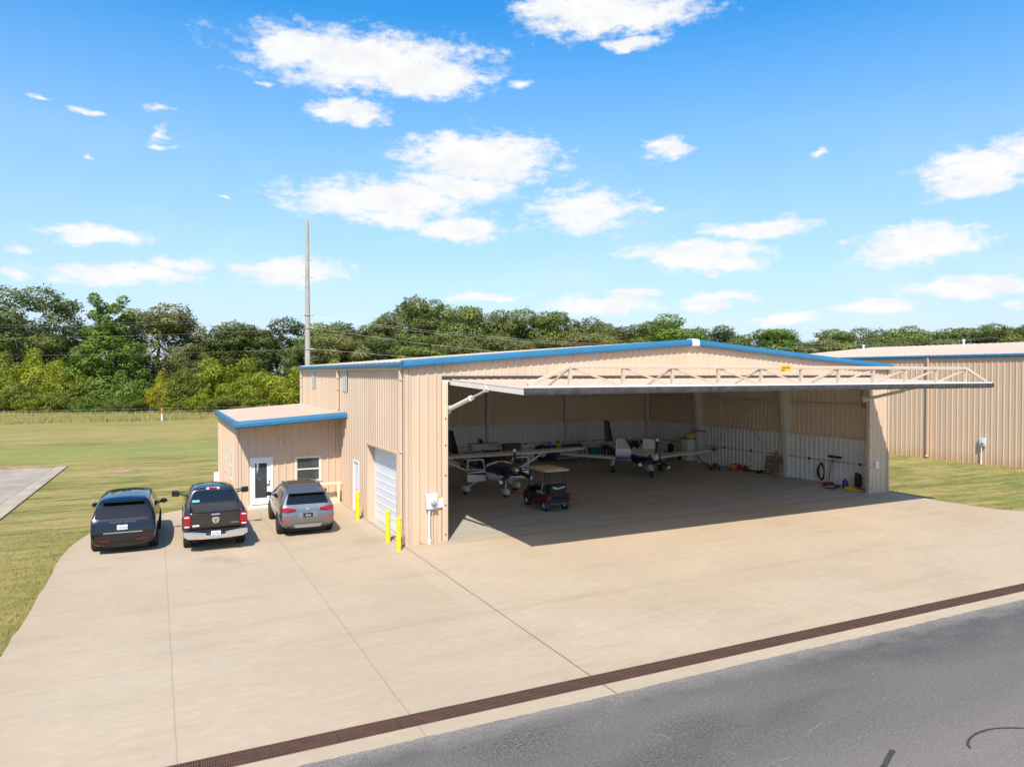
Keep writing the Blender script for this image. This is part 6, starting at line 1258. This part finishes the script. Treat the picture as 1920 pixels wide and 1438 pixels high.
def low_wing():
    t = thing('low_wing_airplane', 'blue and white low wing airplane with open cabin door and raised cowl panel', 'airplane', (17.6, 11.05, .004), radians(164.6), scale=1.05)
    Sx = [(2.62, .24, 1.26, .92), (2.50, .36, 1.32, .80), (2.1, .46, 1.38, .68), (1.5, .53, 1.42, .58), (.95, .57, 1.46, .54), (.75, .58, 1.49, .53), (.20, .585, 1.80, .53), (-.7, .575, 1.85, .54), (-1.5, .53, 1.78, .58), (-2.2, .43, 1.58, .68), (-3.4, .26, 1.40, .84), (-5.0, .09, 1.25, 1.0), (-5.3, .04, 1.20, 1.05)]
    arr = smooth_loft(Sx, 14); b = MB()
    def mf(c): return 1 if c[2] < 1.03 + .02 * c[1] else (2 if c[2] < 1.09 + .02 * c[1] else 0)
    b.loft([sec(*r, e=2.7, n=72, wt=.86) for r in arr], 0, True, matf=mf); fus = b.build('fuselage', [M['white_ac'], M['navy'], M['blue_ac']], t, smooth=40); bv = bvh_of(fus)
    patch('windshield', bv, rounded([(-.50, 1.49), (.50, 1.49), (.42, 1.78), (-.42, 1.78)], .07), 'front', mat('green tinted glass', (.012, .028, .020), .06, 0, .7), t, .018, .045)
    b = MB(); b.tube([(0, .86, 1.47), (0, .2, 1.81)], .025, 8); b.build('windshield_post', M['white_ac'], t)
    patch('door_opening', bv, rounded([(-.25, .80), (.66, .80), (.60, 1.45), (.15, 1.76), (-.25, 1.78)], .06), 'right', M['black'], t, .004)
    patch('side_window', bv, rounded([(-.25, 1.40), (.62, 1.40), (.18, 1.74), (-.25, 1.76)], .06), 'left', M['glass_dark'], t, .004)
    for v in ('left', 'right'): patch('rear_window', bv, rounded([(-1.75, 1.38), (-.34, 1.40), (-.34, 1.76), (-1.35, 1.72)], .06), v, M['glass_dark'], t, .004)
    dt = tag(bpy.data.objects.new('cabin_door', None)); col.objects.link(dt); dt.parent = t; dt.location = (.585, .70, 0); dt.rotation_euler = (0, 0, radians(-14))
    b = MB(); b.prism(rounded([(.0, .80), (.84, .80), (.84, 1.02), (.0, 1.02)], .04), 'y', -.03, .03); b.build('door_lower_panel', M['blue_ac'], dt, bevel=.01)
    b = MB(); b.prism([(.0, 1.022), (.84, 1.022), (.84, 1.36), (.0, 1.36)], 'y', -.028, .028); b.build('door_panel', M['white_ac'], dt, bevel=.008)
    b = MB(); P = rounded([(.03, 1.36), (.38, 1.88), (.80, 1.90), (.81, 1.36)], .12, 5); b.tube([(x, 0, z) for x, z in P + [P[0]]], .032, 8, cap=False); b.build('door_window_frame', M['white_ac'], dt)
    b = MB(); b.prism(rounded([(.08, 1.39), (.39, 1.84), (.77, 1.86), (.78, 1.39)], .1, 4), 'y', -.003, .003); b.build('door_window', mat('light acrylic', (.30, .34, .38), .08), dt)
    dt = tag(bpy.data.objects.new('cowl_door', None)); col.objects.link(dt); dt.parent = t; dt.location = (-.14, 1.40, 1.42); dt.rotation_euler = (0, radians(8), radians(50))
    b = MB(); b.prism(rounded([(-.34, 0), (.34, 0), (.33, .52), (-.28, .58)], .12, 5), 'x', -.02, .02); b.build('cowl_panel', M['white_ac'], dt, bevel=.01)
    patch('engine_bay', bv, rounded([(-.50, .85), (-.08, .85), (-.08, 1.66), (-.50, 1.60)], .06), 'top', M['black'], t, .004)
    for s in (-1, 1):
        def wm(c): return 1 if abs(c.x) > 4.42 else 0
        wing_mesh([(s * .45, .62, .74, 2.05, .26), (s * .9, .56, .775, 1.95, .24), (s * 2.6, .42, .93, 1.62, .19), (s * 4.42, .28, 1.09, 1.2, .13), (s * 4.46, .28, 1.094, 1.19, .13), (s * 4.75, .12, 1.14, .85, .09), (s * 4.95, -.25, 1.20, .40, .03)], n=24, matf=wm).build('wing', [M['white_ac'], M['navy']], t, smooth=50)
        wing_mesh([(s * .05, -4.05, 1.16, 1.0, .10), (s * 1.85, -4.3, 1.17, .66, .06)], n=14).build('tailplane', M['white_ac'], t, smooth=60)
        b = MB(); b.tube([(s * 1.28, -.0, .80), (s * 1.36, -.0, .48), (s * 1.41, 0, .22)], [.05, .04, .035], 8); b.tube([(s * 1.28, -.28, .80), (s * 1.38, -.02, .40)], .018, 6); lg = b.build('gear_leg', M['white_ac'], t)
        b = MB(); b.box(min(s * 1.47, s * 1.49), max(s * 1.47, s * 1.49), -.16, .16, .34, .78); b.build('gear_door', M['white_ac'], lg, bevel=.004)
        b = MB(); b.lathe([(.10, -.075), (.19, -.07), (.21, -.03), (.21, .03), (.19, .07), (.10, .075)], axis='x', n=24); b.xf(Matrix.Translation((s * 1.41, 0, .21))); b.build('wheel', M['rubber'], lg)
        b = MB(); b.lathe([(.001, -.08), (.095, -.079), (.095, .079), (.001, .08)], axis='x', n=18); b.xf(Matrix.Translation((s * 1.41, 0, .21))); b.build('wheel_hub', M['alu'], lg)
        b = MB(); b.prism([(s * x, z) for x, z in rounded([(.16, 1.10), (.32, 1.08), (.32, 1.24), (.18, 1.27)], .05)], 'y', 2.50, 2.60); b.build('air_intake', M['rubber'], t)
    b = MB(); b.loft([[(-.045, y0, z), (0, y0 + .06, z), (.045, y0, z), (.03, y1, z), (-.03, y1, z)] for z, y0, y1 in ((1.15, -3.7, -5.35), (1.4, -4.1, -5.4), (2.45, -4.75, -5.6), (2.52, -4.9, -5.6))]); b.build('fin', M['navy'], t, bevel=.006)
    for y, h in ((-.75, .22), (-1.4, .16)): b = MB(); b.prism([(y, 1.80), (y - .12, 1.80), (y - .14, 1.84 + h), (y - .09, 1.84 + h)], 'x', -.012, .012); b.build('antenna', M['white_ac'], t)
    b = MB(); b.tube([(0, 2.0, .62), (0, 2.12, .40), (0, 2.16, .2)], [.06, .045, .035], 8); lg = b.build('nose_leg', M['white_ac'], t)
    b = MB(); b.lathe([(.08, -.055), (.165, -.05), (.18, -.02), (.18, .02), (.165, .05), (.08, .055)], axis='x', n=24); b.xf(Matrix.Translation((0, 2.17, .18))); b.build('wheel', M['rubber'], lg)
    b = MB(); b.lathe([(.001, -.06), (.085, -.058), (.085, .058), (.001, .06)], axis='x', n=18); b.xf(Matrix.Translation((0, 2.17, .18))); b.build('wheel_hub', M['alu'], lg)
    for s in (-1, 1): b = MB(); b.box(min(s * .12, s * .135), max(s * .12, s * .135), 1.75, 2.15, .34, .62); b.build('gear_door', M['white_ac'], lg, bevel=.004)
    b = MB(); b.lathe([(.18, 2.60), (.18, 2.66), (.155, 2.78), (.09, 2.90), (.01, 2.95)], (0, 0, 1.12), 'y', 24); b.build('spinner', M['white_ac'], t, smooth=60)
    prop(t, 2.68, 1.12, .98, -.12, M['black'], M['white'])
    b = MB(); b.box(-.2, .12, 2.36, 2.5, 0, .05); b.build('wheel_chock', M['yellow'], lg, bevel=.01)
low_wing()
for q in [o for o in bpy.data.objects if o.name.startswith('wheel_chock')]: bpy.data.objects.remove(q)

# ------------------------------------------------------------------ things kept in the hangar
def item(name, label, cat, loc, rz=0, group=None): return thing(name, label, cat, loc, rz, group)
# along the right wall
t = item('wooden_pallet', 'wooden pallet standing on edge against the white wall by a column', 'pallet', (23.62, 6.62, .004))
def lean(b): return b.xf(Matrix.Rotation(radians(12), 4, 'Y'))
b = MB(); [b.box(-.02, .0, -.52, .52, z, z + .095) for z in (.0, .16, .32, .48, .66, .82, .98)]; lean(b).build('deck_boards', M['pallet'], t, smooth=0)
b = MB(); [b.box(.0, .09, y - .02, y + .02, .02, 1.06) for y in (-.5, 0, .5)]; lean(b).build('stringers', M['pallet'], t, smooth=0)
b = MB(); [b.box(.09, .11, -.52, .52, z, z + .095) for z in (.0, .32, .7, .98)]; lean(b).build('bottom_boards', M['pallet'], t, smooth=0)
t = item('orange_cone', 'small orange cone hung on the wall above the wooden pallet', 'cone', (24.0, 6.55, 1.10)); b = MB(); b.lathe([(.14, 0), (.14, .02), (.09, .03), (.03, .28), (.01, .29)], n=14); b.build('cone_body', M['orange'], t)
t = item('air_hose', 'coiled dark red air hose hanging on the white hangar wall', 'hose', (24.08, 3.55, .58))
b = MB()
for k in range(5): b.tube([(-.02 - .02 * k, (.17 + .012 * k) * cos(a), (.46 - .02 * k) * sin(a) - .02) for a in np.linspace(0, 2 * pi, 26)], .021, 7, cap=False)
b.build('hose_coil', M['maroon'], t); b = MB(); b.tube([(.02, 0, .40), (-.13, 0, .42), (-.13, 0, .62)], .012, 6); b.build('wall_hook', M['steel_d'], t)
t = item('push_broom', 'push broom leaning head up against the white hangar wall', 'broom', (23.72, 2.72, .004)); b = MB(); b.tube([(0, .22, 0), (.30, -.02, 1.40)], .032, 8); b.build('handle', mat('pink broom handle', (.60, .42, .38), .5), t); b = MB(); b.bar((.30, .38, 1.42), (.30, -.42, 1.42), .07, .11); b.build('brush_head', M['black'], t, bevel=.01); b = MB(); b.bar((.29, .12, 1.2), (.30, -.02, 1.38), .02); b.bar((.29, -.16, 1.22), (.30, -.02, 1.38), .02); b.build('brace', M['galv'], t)
t = item('floor_jack', 'red floor jack with upright handle parked by the hangar wall', 'jack', (23.45, 2.62, .004), .3)
b = MB(); b.prism([(-.35, .05), (-.33, .16), (.1, .20), (.32, .12), (.34, .05)], 'y', -.13, -.10); b.prism([(-.35, .05), (-.33, .16), (.1, .20), (.32, .12), (.34, .05)], 'y', .10, .13); b.box(-.3, .1, -.1, .1, .08, .17); b.build('jack_frame', M['red_p'], t, bevel=.01)
b = MB(); b.tube([(.1, 0, .18), (.28, 0, 1.25)], .018, 8); b.build('jack_handle', M['red_p'], t)
for x in (-.27, .25):
    b = MB(); b.lathe([(.05, -.14), (.05, .14)], (x, 0, .055), 'y', 12); b.build('jack_roller', M['rubber'], t)
t = item('air_compressor', 'black upright air compressor standing behind the right door jamb', 'compressor', (23.85, 1.2, .004)); t.scale = (.66,) * 3; b = MB(); b.lathe([(.02, .12), (.2, .16), (.25, .25), (.25, .85), (.2, .95), (.02, .98)], n=18); b.build('tank', M['black'], t); b = MB(); b.box(-.18, .18, -.14, .14, .98, 1.12); b.lathe([(.11, 1.0), (.11, 1.2)], (.0, .14, 0), n=12); b.build('motor', M['grey_d'], t, bevel=.015); b = MB(); b.tube([(-.22, .1, .7), (-.34, .1, .78), (-.3, .1, .95), (-.15, .1, 1.05)], .014, 6); b.build('air_line', M['galv'], t)
for a in (.5, 2.6, 4.7): b = MB(); b.tube([(.2 * cos(a), .2 * sin(a), .2), (.24 * cos(a), .24 * sin(a), 0)], .02, 6); b.build('leg', M['black'], t)
t = item('blue_canister', 'blue canister on the floor in front of the black compressor', 'canister', (23.45, 1.62, .004)); b = MB(); b.lathe([(.13, 0), (.14, .03), (.14, .32), (.1, .38), (.04, .40), (.04, .45)], n=16); b.build('canister_body', M['blue_p'], t); b = MB(); b.tube([(-.09, 0, .38), (-.07, 0, .47), (.07, 0, .47), (.09, 0, .38)], .01, 6); b.build('handle', M['black'], t)
t = item('yellow_ramp', 'yellow wheel ramp lying on the floor beside the compressor', 'ramp', (23.3, 1.0, .004)); b = MB(); b.prism([(-.4, 0), (-.38, .03), (.25, .12), (.4, .12), (.42, 0)], 'x', -.16, .16); b.build('ramp_body', M['yellow'], t, bevel=.012)
t = item('floor_creeper', 'low grey mechanic creeper lying near the right door jamb', 'creeper', (22.95, 1.95, .004), .4); b = MB(); b.box(-.5, .5, -.24, .24, .06, .1); b.build('creeper_board', M['grey_d'], t, bevel=.03); b = MB(); b.box(-.5, -.25, -.2, .2, .1, .13); b.build('head_pad', M['galv'], t, bevel=.02)
for x, y in ((-.4, -.2), (-.4, .2), (.4, -.2), (.4, .2)): b = MB(); b.lathe([(.03, -.012), (.03, .012)], (x, y, .031), 'y', 10); b.build('caster', M['rubber'], t)
t = item('push_mower', 'black walk behind mower with long handles by the white wall', 'mower', (22.35, 9.75, .004), radians(-40))
b = MB(); b.box(-.3, .3, -.24, .24, .09, .2); b.build('mower_deck', M['black'], t, bevel=.05); b = MB(); b.lathe([(.13, .2), (.15, .24), (.13, .38), (.05, .42)], (.05, 0, 0), n=14); b.build('engine', M['grey_d'], t)
for y in (-.2, .2): b = MB(); b.tube([(-.28, y, .18), (-.75, y * .95, .48), (-1.0, y * .9, .82)], .017, 7); b.build('handle_bar', M['black'], t)
for x, y in ((-.25, -.27), (-.25, .27), (.27, -.27), (.27, .27)): b = MB(); b.lathe([(.1, -.025), (.1, .025)], (x, y, .1), 'y', 16); b.build('wheel', M['rubber'], t)
b = MB(); b.box(.1, .3, -.12, .12, .2, .24); b.build('orange_cover', M['orange'], t, bevel=.01)
t = item('grass_trimmer', 'orange and yellow garden machine lying on the floor by the wall', 'garden machine', (23.25, 9.1, .004), .6); b = MB(); b.box(-.3, .15, -.14, .14, 0, .22); b.ball((.2, 0, .17), (.18, .16, .15)); b.build('motor_housing', M['orange'], t, bevel=.04); b = MB(); b.tube([(-.28, .0, .15), (-.6, .1, .10), (-1.0, .2, .05)], .02, 7); b.build('shaft', M['black'], t); b = MB(); b.box(-.1, .1, -.12, .12, .22, .30); b.build('top_cover', M['yellow'], t, bevel=.02)
t = item('red_toolbox', 'bright red toolbox on the floor behind the garden machine', 'toolbox', (23.7, 9.35, .004), .2); b = MB(); b.box(-.16, .16, -.26, .26, 0, .24); b.build('box_body', M['red_p'], t, bevel=.012); b = MB(); b.prism([(-.16, .24), (-.10, .31), (.10, .31), (.16, .24)], 'y', -.25, .25); b.build('lid', M['red_p'], t, bevel=.008); b = MB(); b.tube([(0, -.12, .31), (0, -.1, .37), (0, .1, .37), (0, .12, .31)], .012, 6); b.build('handle', M['black'], t)
t = item('fuel_can', 'red plastic fuel can standing right of the garden machine', 'fuel can', (23.65, 8.55, .004)); b = MB(); b.prism(rounded([(-.14, 0), (.14, 0), (.14, .26), (.04, .32), (-.14, .30)], .03), 'x', -.09, .09); b.build('can_body', M['red_p'], t, bevel=.015); b = MB(); b.tube([(0, .08, .28), (0, .16, .40)], .02, 8); b.build('spout', M['black'], t)
t = item('leaf_rake', 'dark red hand truck lying flat along the wall near the pallet', 'hand truck', (23.55, 7.95, .004), .1); b = MB(); b.tube([(-.12, -.6, .06), (-.12, .5, .10), (.12, .5, .10), (.12, -.6, .06)], .02, 7); [b.bar((-.12, y, .08), (.12, y, .08), .03) for y in (-.4, -.1, .2)]; b.build('frame', M['maroon'], t); t.name = 'hand_truck'
for x in (-.17, .17): b = MB(); b.lathe([(.1, -.03), (.1, .03)], (x, -.5, .1), 'x', 14); b.build('wheel', M['rubber'], t)
t = item('floor_plank', 'long brown plank lying along the foot of the white wall', 'plank', (23.95, 8.3, .004)); b = MB(); b.box(-.06, .06, -1.3, 1.5, 0, .05); b.build('plank_board', M['wood'], t, bevel=.004)
t = item('white_cabinet', 'tall white metal cabinet standing beside the rear column', 'cabinet', (23.72, 13.62, .004)); b = MB(); b.box(-.38, .38, -.33, .33, .05, 1.46); b.build('cabinet_body', M['white_w'], t, bevel=.015); b = MB(); b.box(-.40, -.385, -.31, .31, .62, 1.42); dq = b.build('door', M['white_w'], t, bevel=.006); b = MB(); b.bar((-.42, .24, .9), (-.42, .24, 1.1), .02); b.build('handle', M['steel_d'], dq); b = MB(); b.box(-.36, .36, -.30, .30, 0, .05); b.build('plinth', M['black'], t, smooth=0); b = MB(); b.box(-.40, -.385, -.31, .31, .08, .58); b.build('drawer', M['white_w'], t, bevel=.006)
t = item('shelf_board', 'black shelf board lying on top of the white cabinet', 'shelf', (23.72, 13.70, 1.468)); b = MB(); b.box(-.42, .40, -.30, .42, 0, .05); b.build('board', M['black'], t, bevel=.005)
t = item('yellow_case', 'yellow tool case sitting on top of the white cabinet', 'tool case', (23.62, 13.38, 1.52)); b = MB(); b.box(-.17, .17, -.2, .2, 0, .30); b.build('case_body', M['yellow'], t, bevel=.03); b = MB(); b.tube([(0, -.09, .30), (0, -.08, .36), (0, .08, .36), (0, .09, .30)], .014, 6); b.build('handle', M['black'], t)
t = item('wall_bracket', 'black bracket bar fixed on the rear column above the cabinet', 'bracket', (23.55, 12.5, 2.08)); b = MB(); b.bar((0, -.62, 0), (0, .58, .0), .05, .06); b.bar((0, .45, -.03), (.12, .45, -.2), .03); b.build('bracket_bar', M['black'], t)
t = item('red_chair', 'dark red rounded chair standing against the side wall', 'chair', (23.8, 15.75, .004), radians(8)); b = MB(); b.prism(rounded([(-.26, .45), (.26, .45), (.25, .98), (-.25, .98)], .2, 5), 'x', .12, .18); b.build('backrest', M['maroon'], t, bevel=.02); b = MB(); b.box(-.28, .14, -.26, .26, .40, .46); b.build('seat', M['maroon'], t, bevel=.03)
for x, y in ((-.24, -.22), (-.24, .22), (.12, -.22), (.12, .22)): b = MB(); b.tube([(x, y, 0), (x * .9, y * .9, .41)], .014, 6); b.build('leg', M['steel_d'], t)
t = item('trash_bin', 'black bin on the floor between the side wall chair and the cabinet', 'bin', (23.75, 14.55, .004)); b = MB(); b.lathe([(.15, 0), (.2, .5), (.21, .5), (.21, .53), (.17, .53), (.14, .04)], n=18, cap=False); b.build('bin_body', M['black'], t)
# along the rear wall, left to right
def rear(x, y=18.25): return (x, y, .004)
t = item('leaning_panel', 'large pale sheet panel leaning in the rear corner behind the left wing', 'panel', rear(8.75, 17.9)); b = MB(); b.prism([(-.5, 0), (.62, 0), (.28, 1.75), (-.25, 1.95)], 'y', 0, .03); b.xf(Matrix.Rotation(radians(-9), 4, 'X')); b.build('sheet', M['tan_in'], t, bevel=.004)
t = item('storage_bin', 'dark low bin filled with red and tan things by the rear wall', 'bin', rear(9.95)); b = MB(); b.prism([(-.36, 0), (.36, 0), (.42, .74), (.40, .74), (.33, .05), (-.33, .05), (-.40, .74), (-.42, .74)], 'y', -.3, .3); b.build('bin_body', mat('blue grey plastic', (.05, .07, .08), .5), t, smooth=0); b = MB(); [b.ball((-.2 + .13 * k, -.1 + .06 * (k % 3), .74 + .05 * (k % 2)), (.09, .1, .12)) for k in range(4)]; b.build('tan_bags', M['brown_leather'], t); b = MB(); [b.tube([(.1 + .09 * k, -.1, .6), (.12 + .09 * k, -.05, 1.02)], .035, 7) for k in range(3)]; b.build('red_rods', M['red_p'], t)
t = item('white_board', 'white board propped behind the dark covered bench', 'board', rear(10.95, 18.42)); b = MB(); b.box(-.66, .66, 0, .03, .80, 1.32); b.build('board_face', M['white_w'], t, bevel=.004); b = MB(); b.box(-.6, -.55, 0, .03, 0, .8); b.box(.55, .6, 0, .03, 0, .8); b.build('board_leg', M['galv'], t, smooth=0)
t = item('covered_bench', 'work bench under a dark cloth along the rear wall', 'bench', rear(11.0, 17.95))
b = MB(); n = 22; R = []
for k in range(n + 1):
    x = -1.2 + 2.4 * k / n; hh = .84 + .07 * sin(k * 1.9) * (1 if k < 12 else .3); R.append([(x, -.36 - .03 * sin(k * 2.3), .06), (x, -.34, .5), (x, -.30, hh), (x, .30, hh + .02), (x, .33, .05)])
b.loft(R); b.build('dust_cloth', M['sheet'], t, smooth=60); b = MB(); b.box(-1.1, 1.1, -.25, .25, .70, .76); b.build('bench_top', M['wood'], t)
for x in (-1.05, 1.05): b = MB(); b.box(x - .04, x + .04, -.24, .24, 0, .70); b.build('leg', M['wood'], t, smooth=0)
t = item('blue_pail', 'small blue pail with a white bag on the wall shelf', 'pail', (10.97, 18.4, 1.33)); b = MB(); b.lathe([(.10, 0), (.125, .22), (.13, .22)], n=16); b.build('pail_body', M['blue_p'], t); b = MB(); b.ball((.02, 0, .25), (.13, .11, .09)); b.build('bag', M['cream'], t)
t = item('wall_shelf', 'thin dark shelf on the rear wall holding the blue pail', 'shelf', (11.1, 18.38, 1.30)); b = MB(); b.box(-1.0, 1.0, -.15, .17, 0, .025); b.build('board', M['steel_d'], t, smooth=0)
t = item('wooden_cabinet', 'brown wooden two door cabinet against the white rear wall', 'cabinet', rear(13.02, 18.2)); b = MB(); b.box(-.60, .60, -.22, .25, .05, 1.24); b.build('cabinet_body', M['wood'], t, bevel=.008)
for s in (-1, 1): b = MB(); b.box(min(s * .01, s * .58), max(s * .01, s * .58), -.245, -.222, .10, 1.21); dq = b.build('door', M['wood'], t, bevel=.006); b = MB(); b.ball((s * .07, -.26, .7), .02); b.build('knob', M['steel_d'], dq)
t = item('spare_tyre', 'big black tyre leaning against the rear wall', 'tyre', rear(15.25, 18.15)); b = MB(); b.lathe([(.30, -.12), (.48, -.15), (.53, -.08), (.53, .08), (.48, .15), (.30, .12)], axis='y', n=32, cap=False); b.xf(Matrix.Translation((0, 0, .53)) @ Matrix.Rotation(radians(-7), 4, 'X')); b.build('tyre_ring', M['rubber'], t); b = MB(); b.lathe([(.05, -.04), (.30, -.08), (.30, .08)], axis='y', n=28, cap=False); b.xf(Matrix.Translation((0, 0, .53)) @ Matrix.Rotation(radians(-7), 4, 'X')); b.build('rim', M['galv'], t)
t = item('blue_drum', 'dark blue plastic drum standing beside the black tyre', 'drum', rear(15.95, 18.1)); b = MB(); b.lathe([(.25, 0), (.27, .05), (.27, .33), (.285, .36), (.27, .39), (.27, .65), (.285, .68), (.27, .71), (.27, .95), (.23, 1.0)], n=22); b.build('drum_body', M['blue_p'], t); b = MB(); b.lathe([(.04, 1.0), (.04, 1.03)], (.1, 0, 0), n=10); b.build('bung', M['black'], t)
t = item('work_table', 'long steel table with shelves of clutter at the rear wall', 'table', rear(17.35, 18.2)); b = MB(); b.box(-1.1, 1.1, -.3, .3, .60, .65); b.build('table_top', M['steel_d'], t, smooth=0); b = MB(); b.box(-1.05, 1.05, -.27, .27, .2, .23); b.build('lower_shelf', M['steel_d'], t, smooth=0)
for x in (-1.05, 1.05):
    for y in (-.27, .27): b = MB(); b.box(x - .03, x + .03, y - .03, y + .03, 0, .60); b.build('leg', M['steel_d'], t, smooth=0)
t = item('gas_bottle', 'yellow gas bottle with black valve standing on the steel table', 'gas bottle', (16.45, 18.2, .656)); b = MB(); b.lathe([(.12, 0), (.13, .03), (.13, .32), (.08, .42), (.04, .45)], n=18); b.build('bottle', M['yellow'], t); b = MB(); b.lathe([(.035, .45), (.03, .52), (.05, .53), (.05, .60), (.02, .66)], n=10); b.build('valve', M['black'], t)
t = item('brown_carton', 'brown carton on the steel table at the rear wall', 'box', (17.15, 18.2, .656)); b = MB(); b.box(-.28, .28, -.2, .2, 0, .34); b.build('carton_body', mat('carton', (.16, .10, .07), .8), t, bevel=.006); b = MB(); b.box(-.28, .28, -.03, .03, .341, .344); b.build('tape', M['cream'], t, smooth=0)
t = item('wood_crate', 'small orange brown crate on the steel table', 'crate', (17.72, 18.2, .656)); b = MB(); [b.box(-.2, .2, -.17, .17, z, z + .1) for z in (0, .12, .24)]; b.build('crate_slats', M['wood'], t, smooth=0); b = MB(); b.box(-.18, .18, -.15, .15, .01, .33); b.build('crate_inside', M['sheet'], t, smooth=0)
t = item('teal_toolbox', 'bright teal toolbox at the right end of the steel table', 'toolbox', (18.15, 18.2, .656)); b = MB(); b.box(-.19, .19, -.16, .16, 0, .36); b.build('box_body', M['teal'], t, bevel=.02); b = MB(); b.tube([(-.1, 0, .36), (-.09, 0, .44), (.09, 0, .44), (.1, 0, .36)], .014, 6); b.build('handle', M['black'], t); b = MB(); b.box(-.2, .2, -.17, .17, .24, .26); b.build('lid_seam', M['black'], t, smooth=0)
t = item('teal_tote', 'teal storage tote on the floor right of the steel table', 'tote', rear(19.2, 18.0)); b = MB(); b.prism([(-.28, 0), (.28, 0), (.33, .66), (-.33, .66)], 'y', -.22, .22); b.build('tote_body', M['teal'], t, bevel=.02); b = MB(); b.box(-.36, .36, -.25, .25, .66, .71); b.build('lid', M['teal'], t, bevel=.012)
t = item('grey_cart', 'dark tool cart on wheels behind the blue and white airplane', 'cart', rear(20.4, 18.0)); b = MB(); b.box(-.45, .45, -.25, .25, .12, .82); b.build('cart_body', M['steel_d'], t, bevel=.015)
for k in range(4): b = MB(); b.box(-.42, .42, -.265, -.252, .17 + .16 * k, .30 + .16 * k); b.build('drawer', M['grey_d'], t, bevel=.004)
for x in (-.36, .36): b = MB(); b.lathe([(.06, -.03), (.06, .03)], (x, -.16, .06), 'x', 12); b.build('caster', M['rubber'], t)
t = item('work_stool', 'round steel stool beside the teal tote', 'stool', rear(19.75, 17.5)); b = MB(); b.lathe([(.17, .58), (.18, .60), (.18, .64), (.15, .66)], n=18); b.build('seat', M['black'], t)
for a in (0.4, 1.97, 3.54, 5.1): b = MB(); b.tube([(.12 * cos(a), .12 * sin(a), .58), (.22 * cos(a), .22 * sin(a), 0)], .014, 6); b.build('leg', M['galv'], t)
t = item('white_fridge', 'small white fridge partly hidden behind the wing at the rear wall', 'fridge', rear(14.3, 18.2)); b = MB(); b.box(-.25, .25, -.25, .25, .03, .82); b.build('fridge_body', M['white_w'], t, bevel=.02); b = MB(); b.box(-.25, .25, -.285, -.255, .05, .80); dq = b.build('door', M['white_w'], t, bevel=.012); b = MB(); b.bar((.18, -.31, .5), (.18, -.31, .7), .02); b.build('handle', M['galv'], dq)
t = item('tow_plank', 'orange tow plank lying on the floor between nose wheel and golf cart', 'plank', (7.98, 7.55, .004), radians(29)); b = MB(); b.box(-.15, .15, -.95, .95, 0, .03); b.build('plank_body', M['orange'], t, bevel=.008)
t = item('floor_litter', 'crumpled pale rag lying on the hangar floor near the opening', 'rag', (9.3, 1.95, .004), .6); b = MB(); b.loft([[(.22 * q * cos(a) * (1 + .3 * sin(3 * a)), .12 * q * sin(a) * (1 + .25 * cos(2 * a)), z + .012 * sin(5 * a)) for a in np.linspace(0, 2 * pi, 21)[:-1]] for q, z in ((1, .012), (.8, .04), (.4, .05), (.1, .035))]); b.build('cloth', M['brown_leather'], t); t.name = 'floor_rag'
# dark tar seal lines on the taxiway near the camera
def bend(P, n=5):
    out = []
    for i in range(len(P) - 1):
        p0, p1, p2, p3 = [Vector(P[max(0, min(len(P) - 1, i + k))]) for k in (-1, 0, 1, 2)]
        for j in range(n):
            t = j / n; q = .5 * ((2 * p1) + (p2 - p0) * t + (2 * p0 - 5 * p1 + 4 * p2 - p3) * t * t + (3 * p1 - p0 - 3 * p2 + p3) * t ** 3); out.append((q.x, q.y))
    return out + [tuple(P[-1])]
ribbon('tar_line', bend([(3.68, -16.22), (3.80, -16.11), (4.05, -16.02), (4.36, -15.99), (4.7, -16.04), (5.1, -16.23), (5.7, -16.6), (6.6, -17.3)]), .045, .010, TAR)
ribbon('tar_line', bend([(2.58, -15.72), (2.3, -15.84), (1.9, -16.02), (1.2, -16.3)]), .085, .010, TAR)
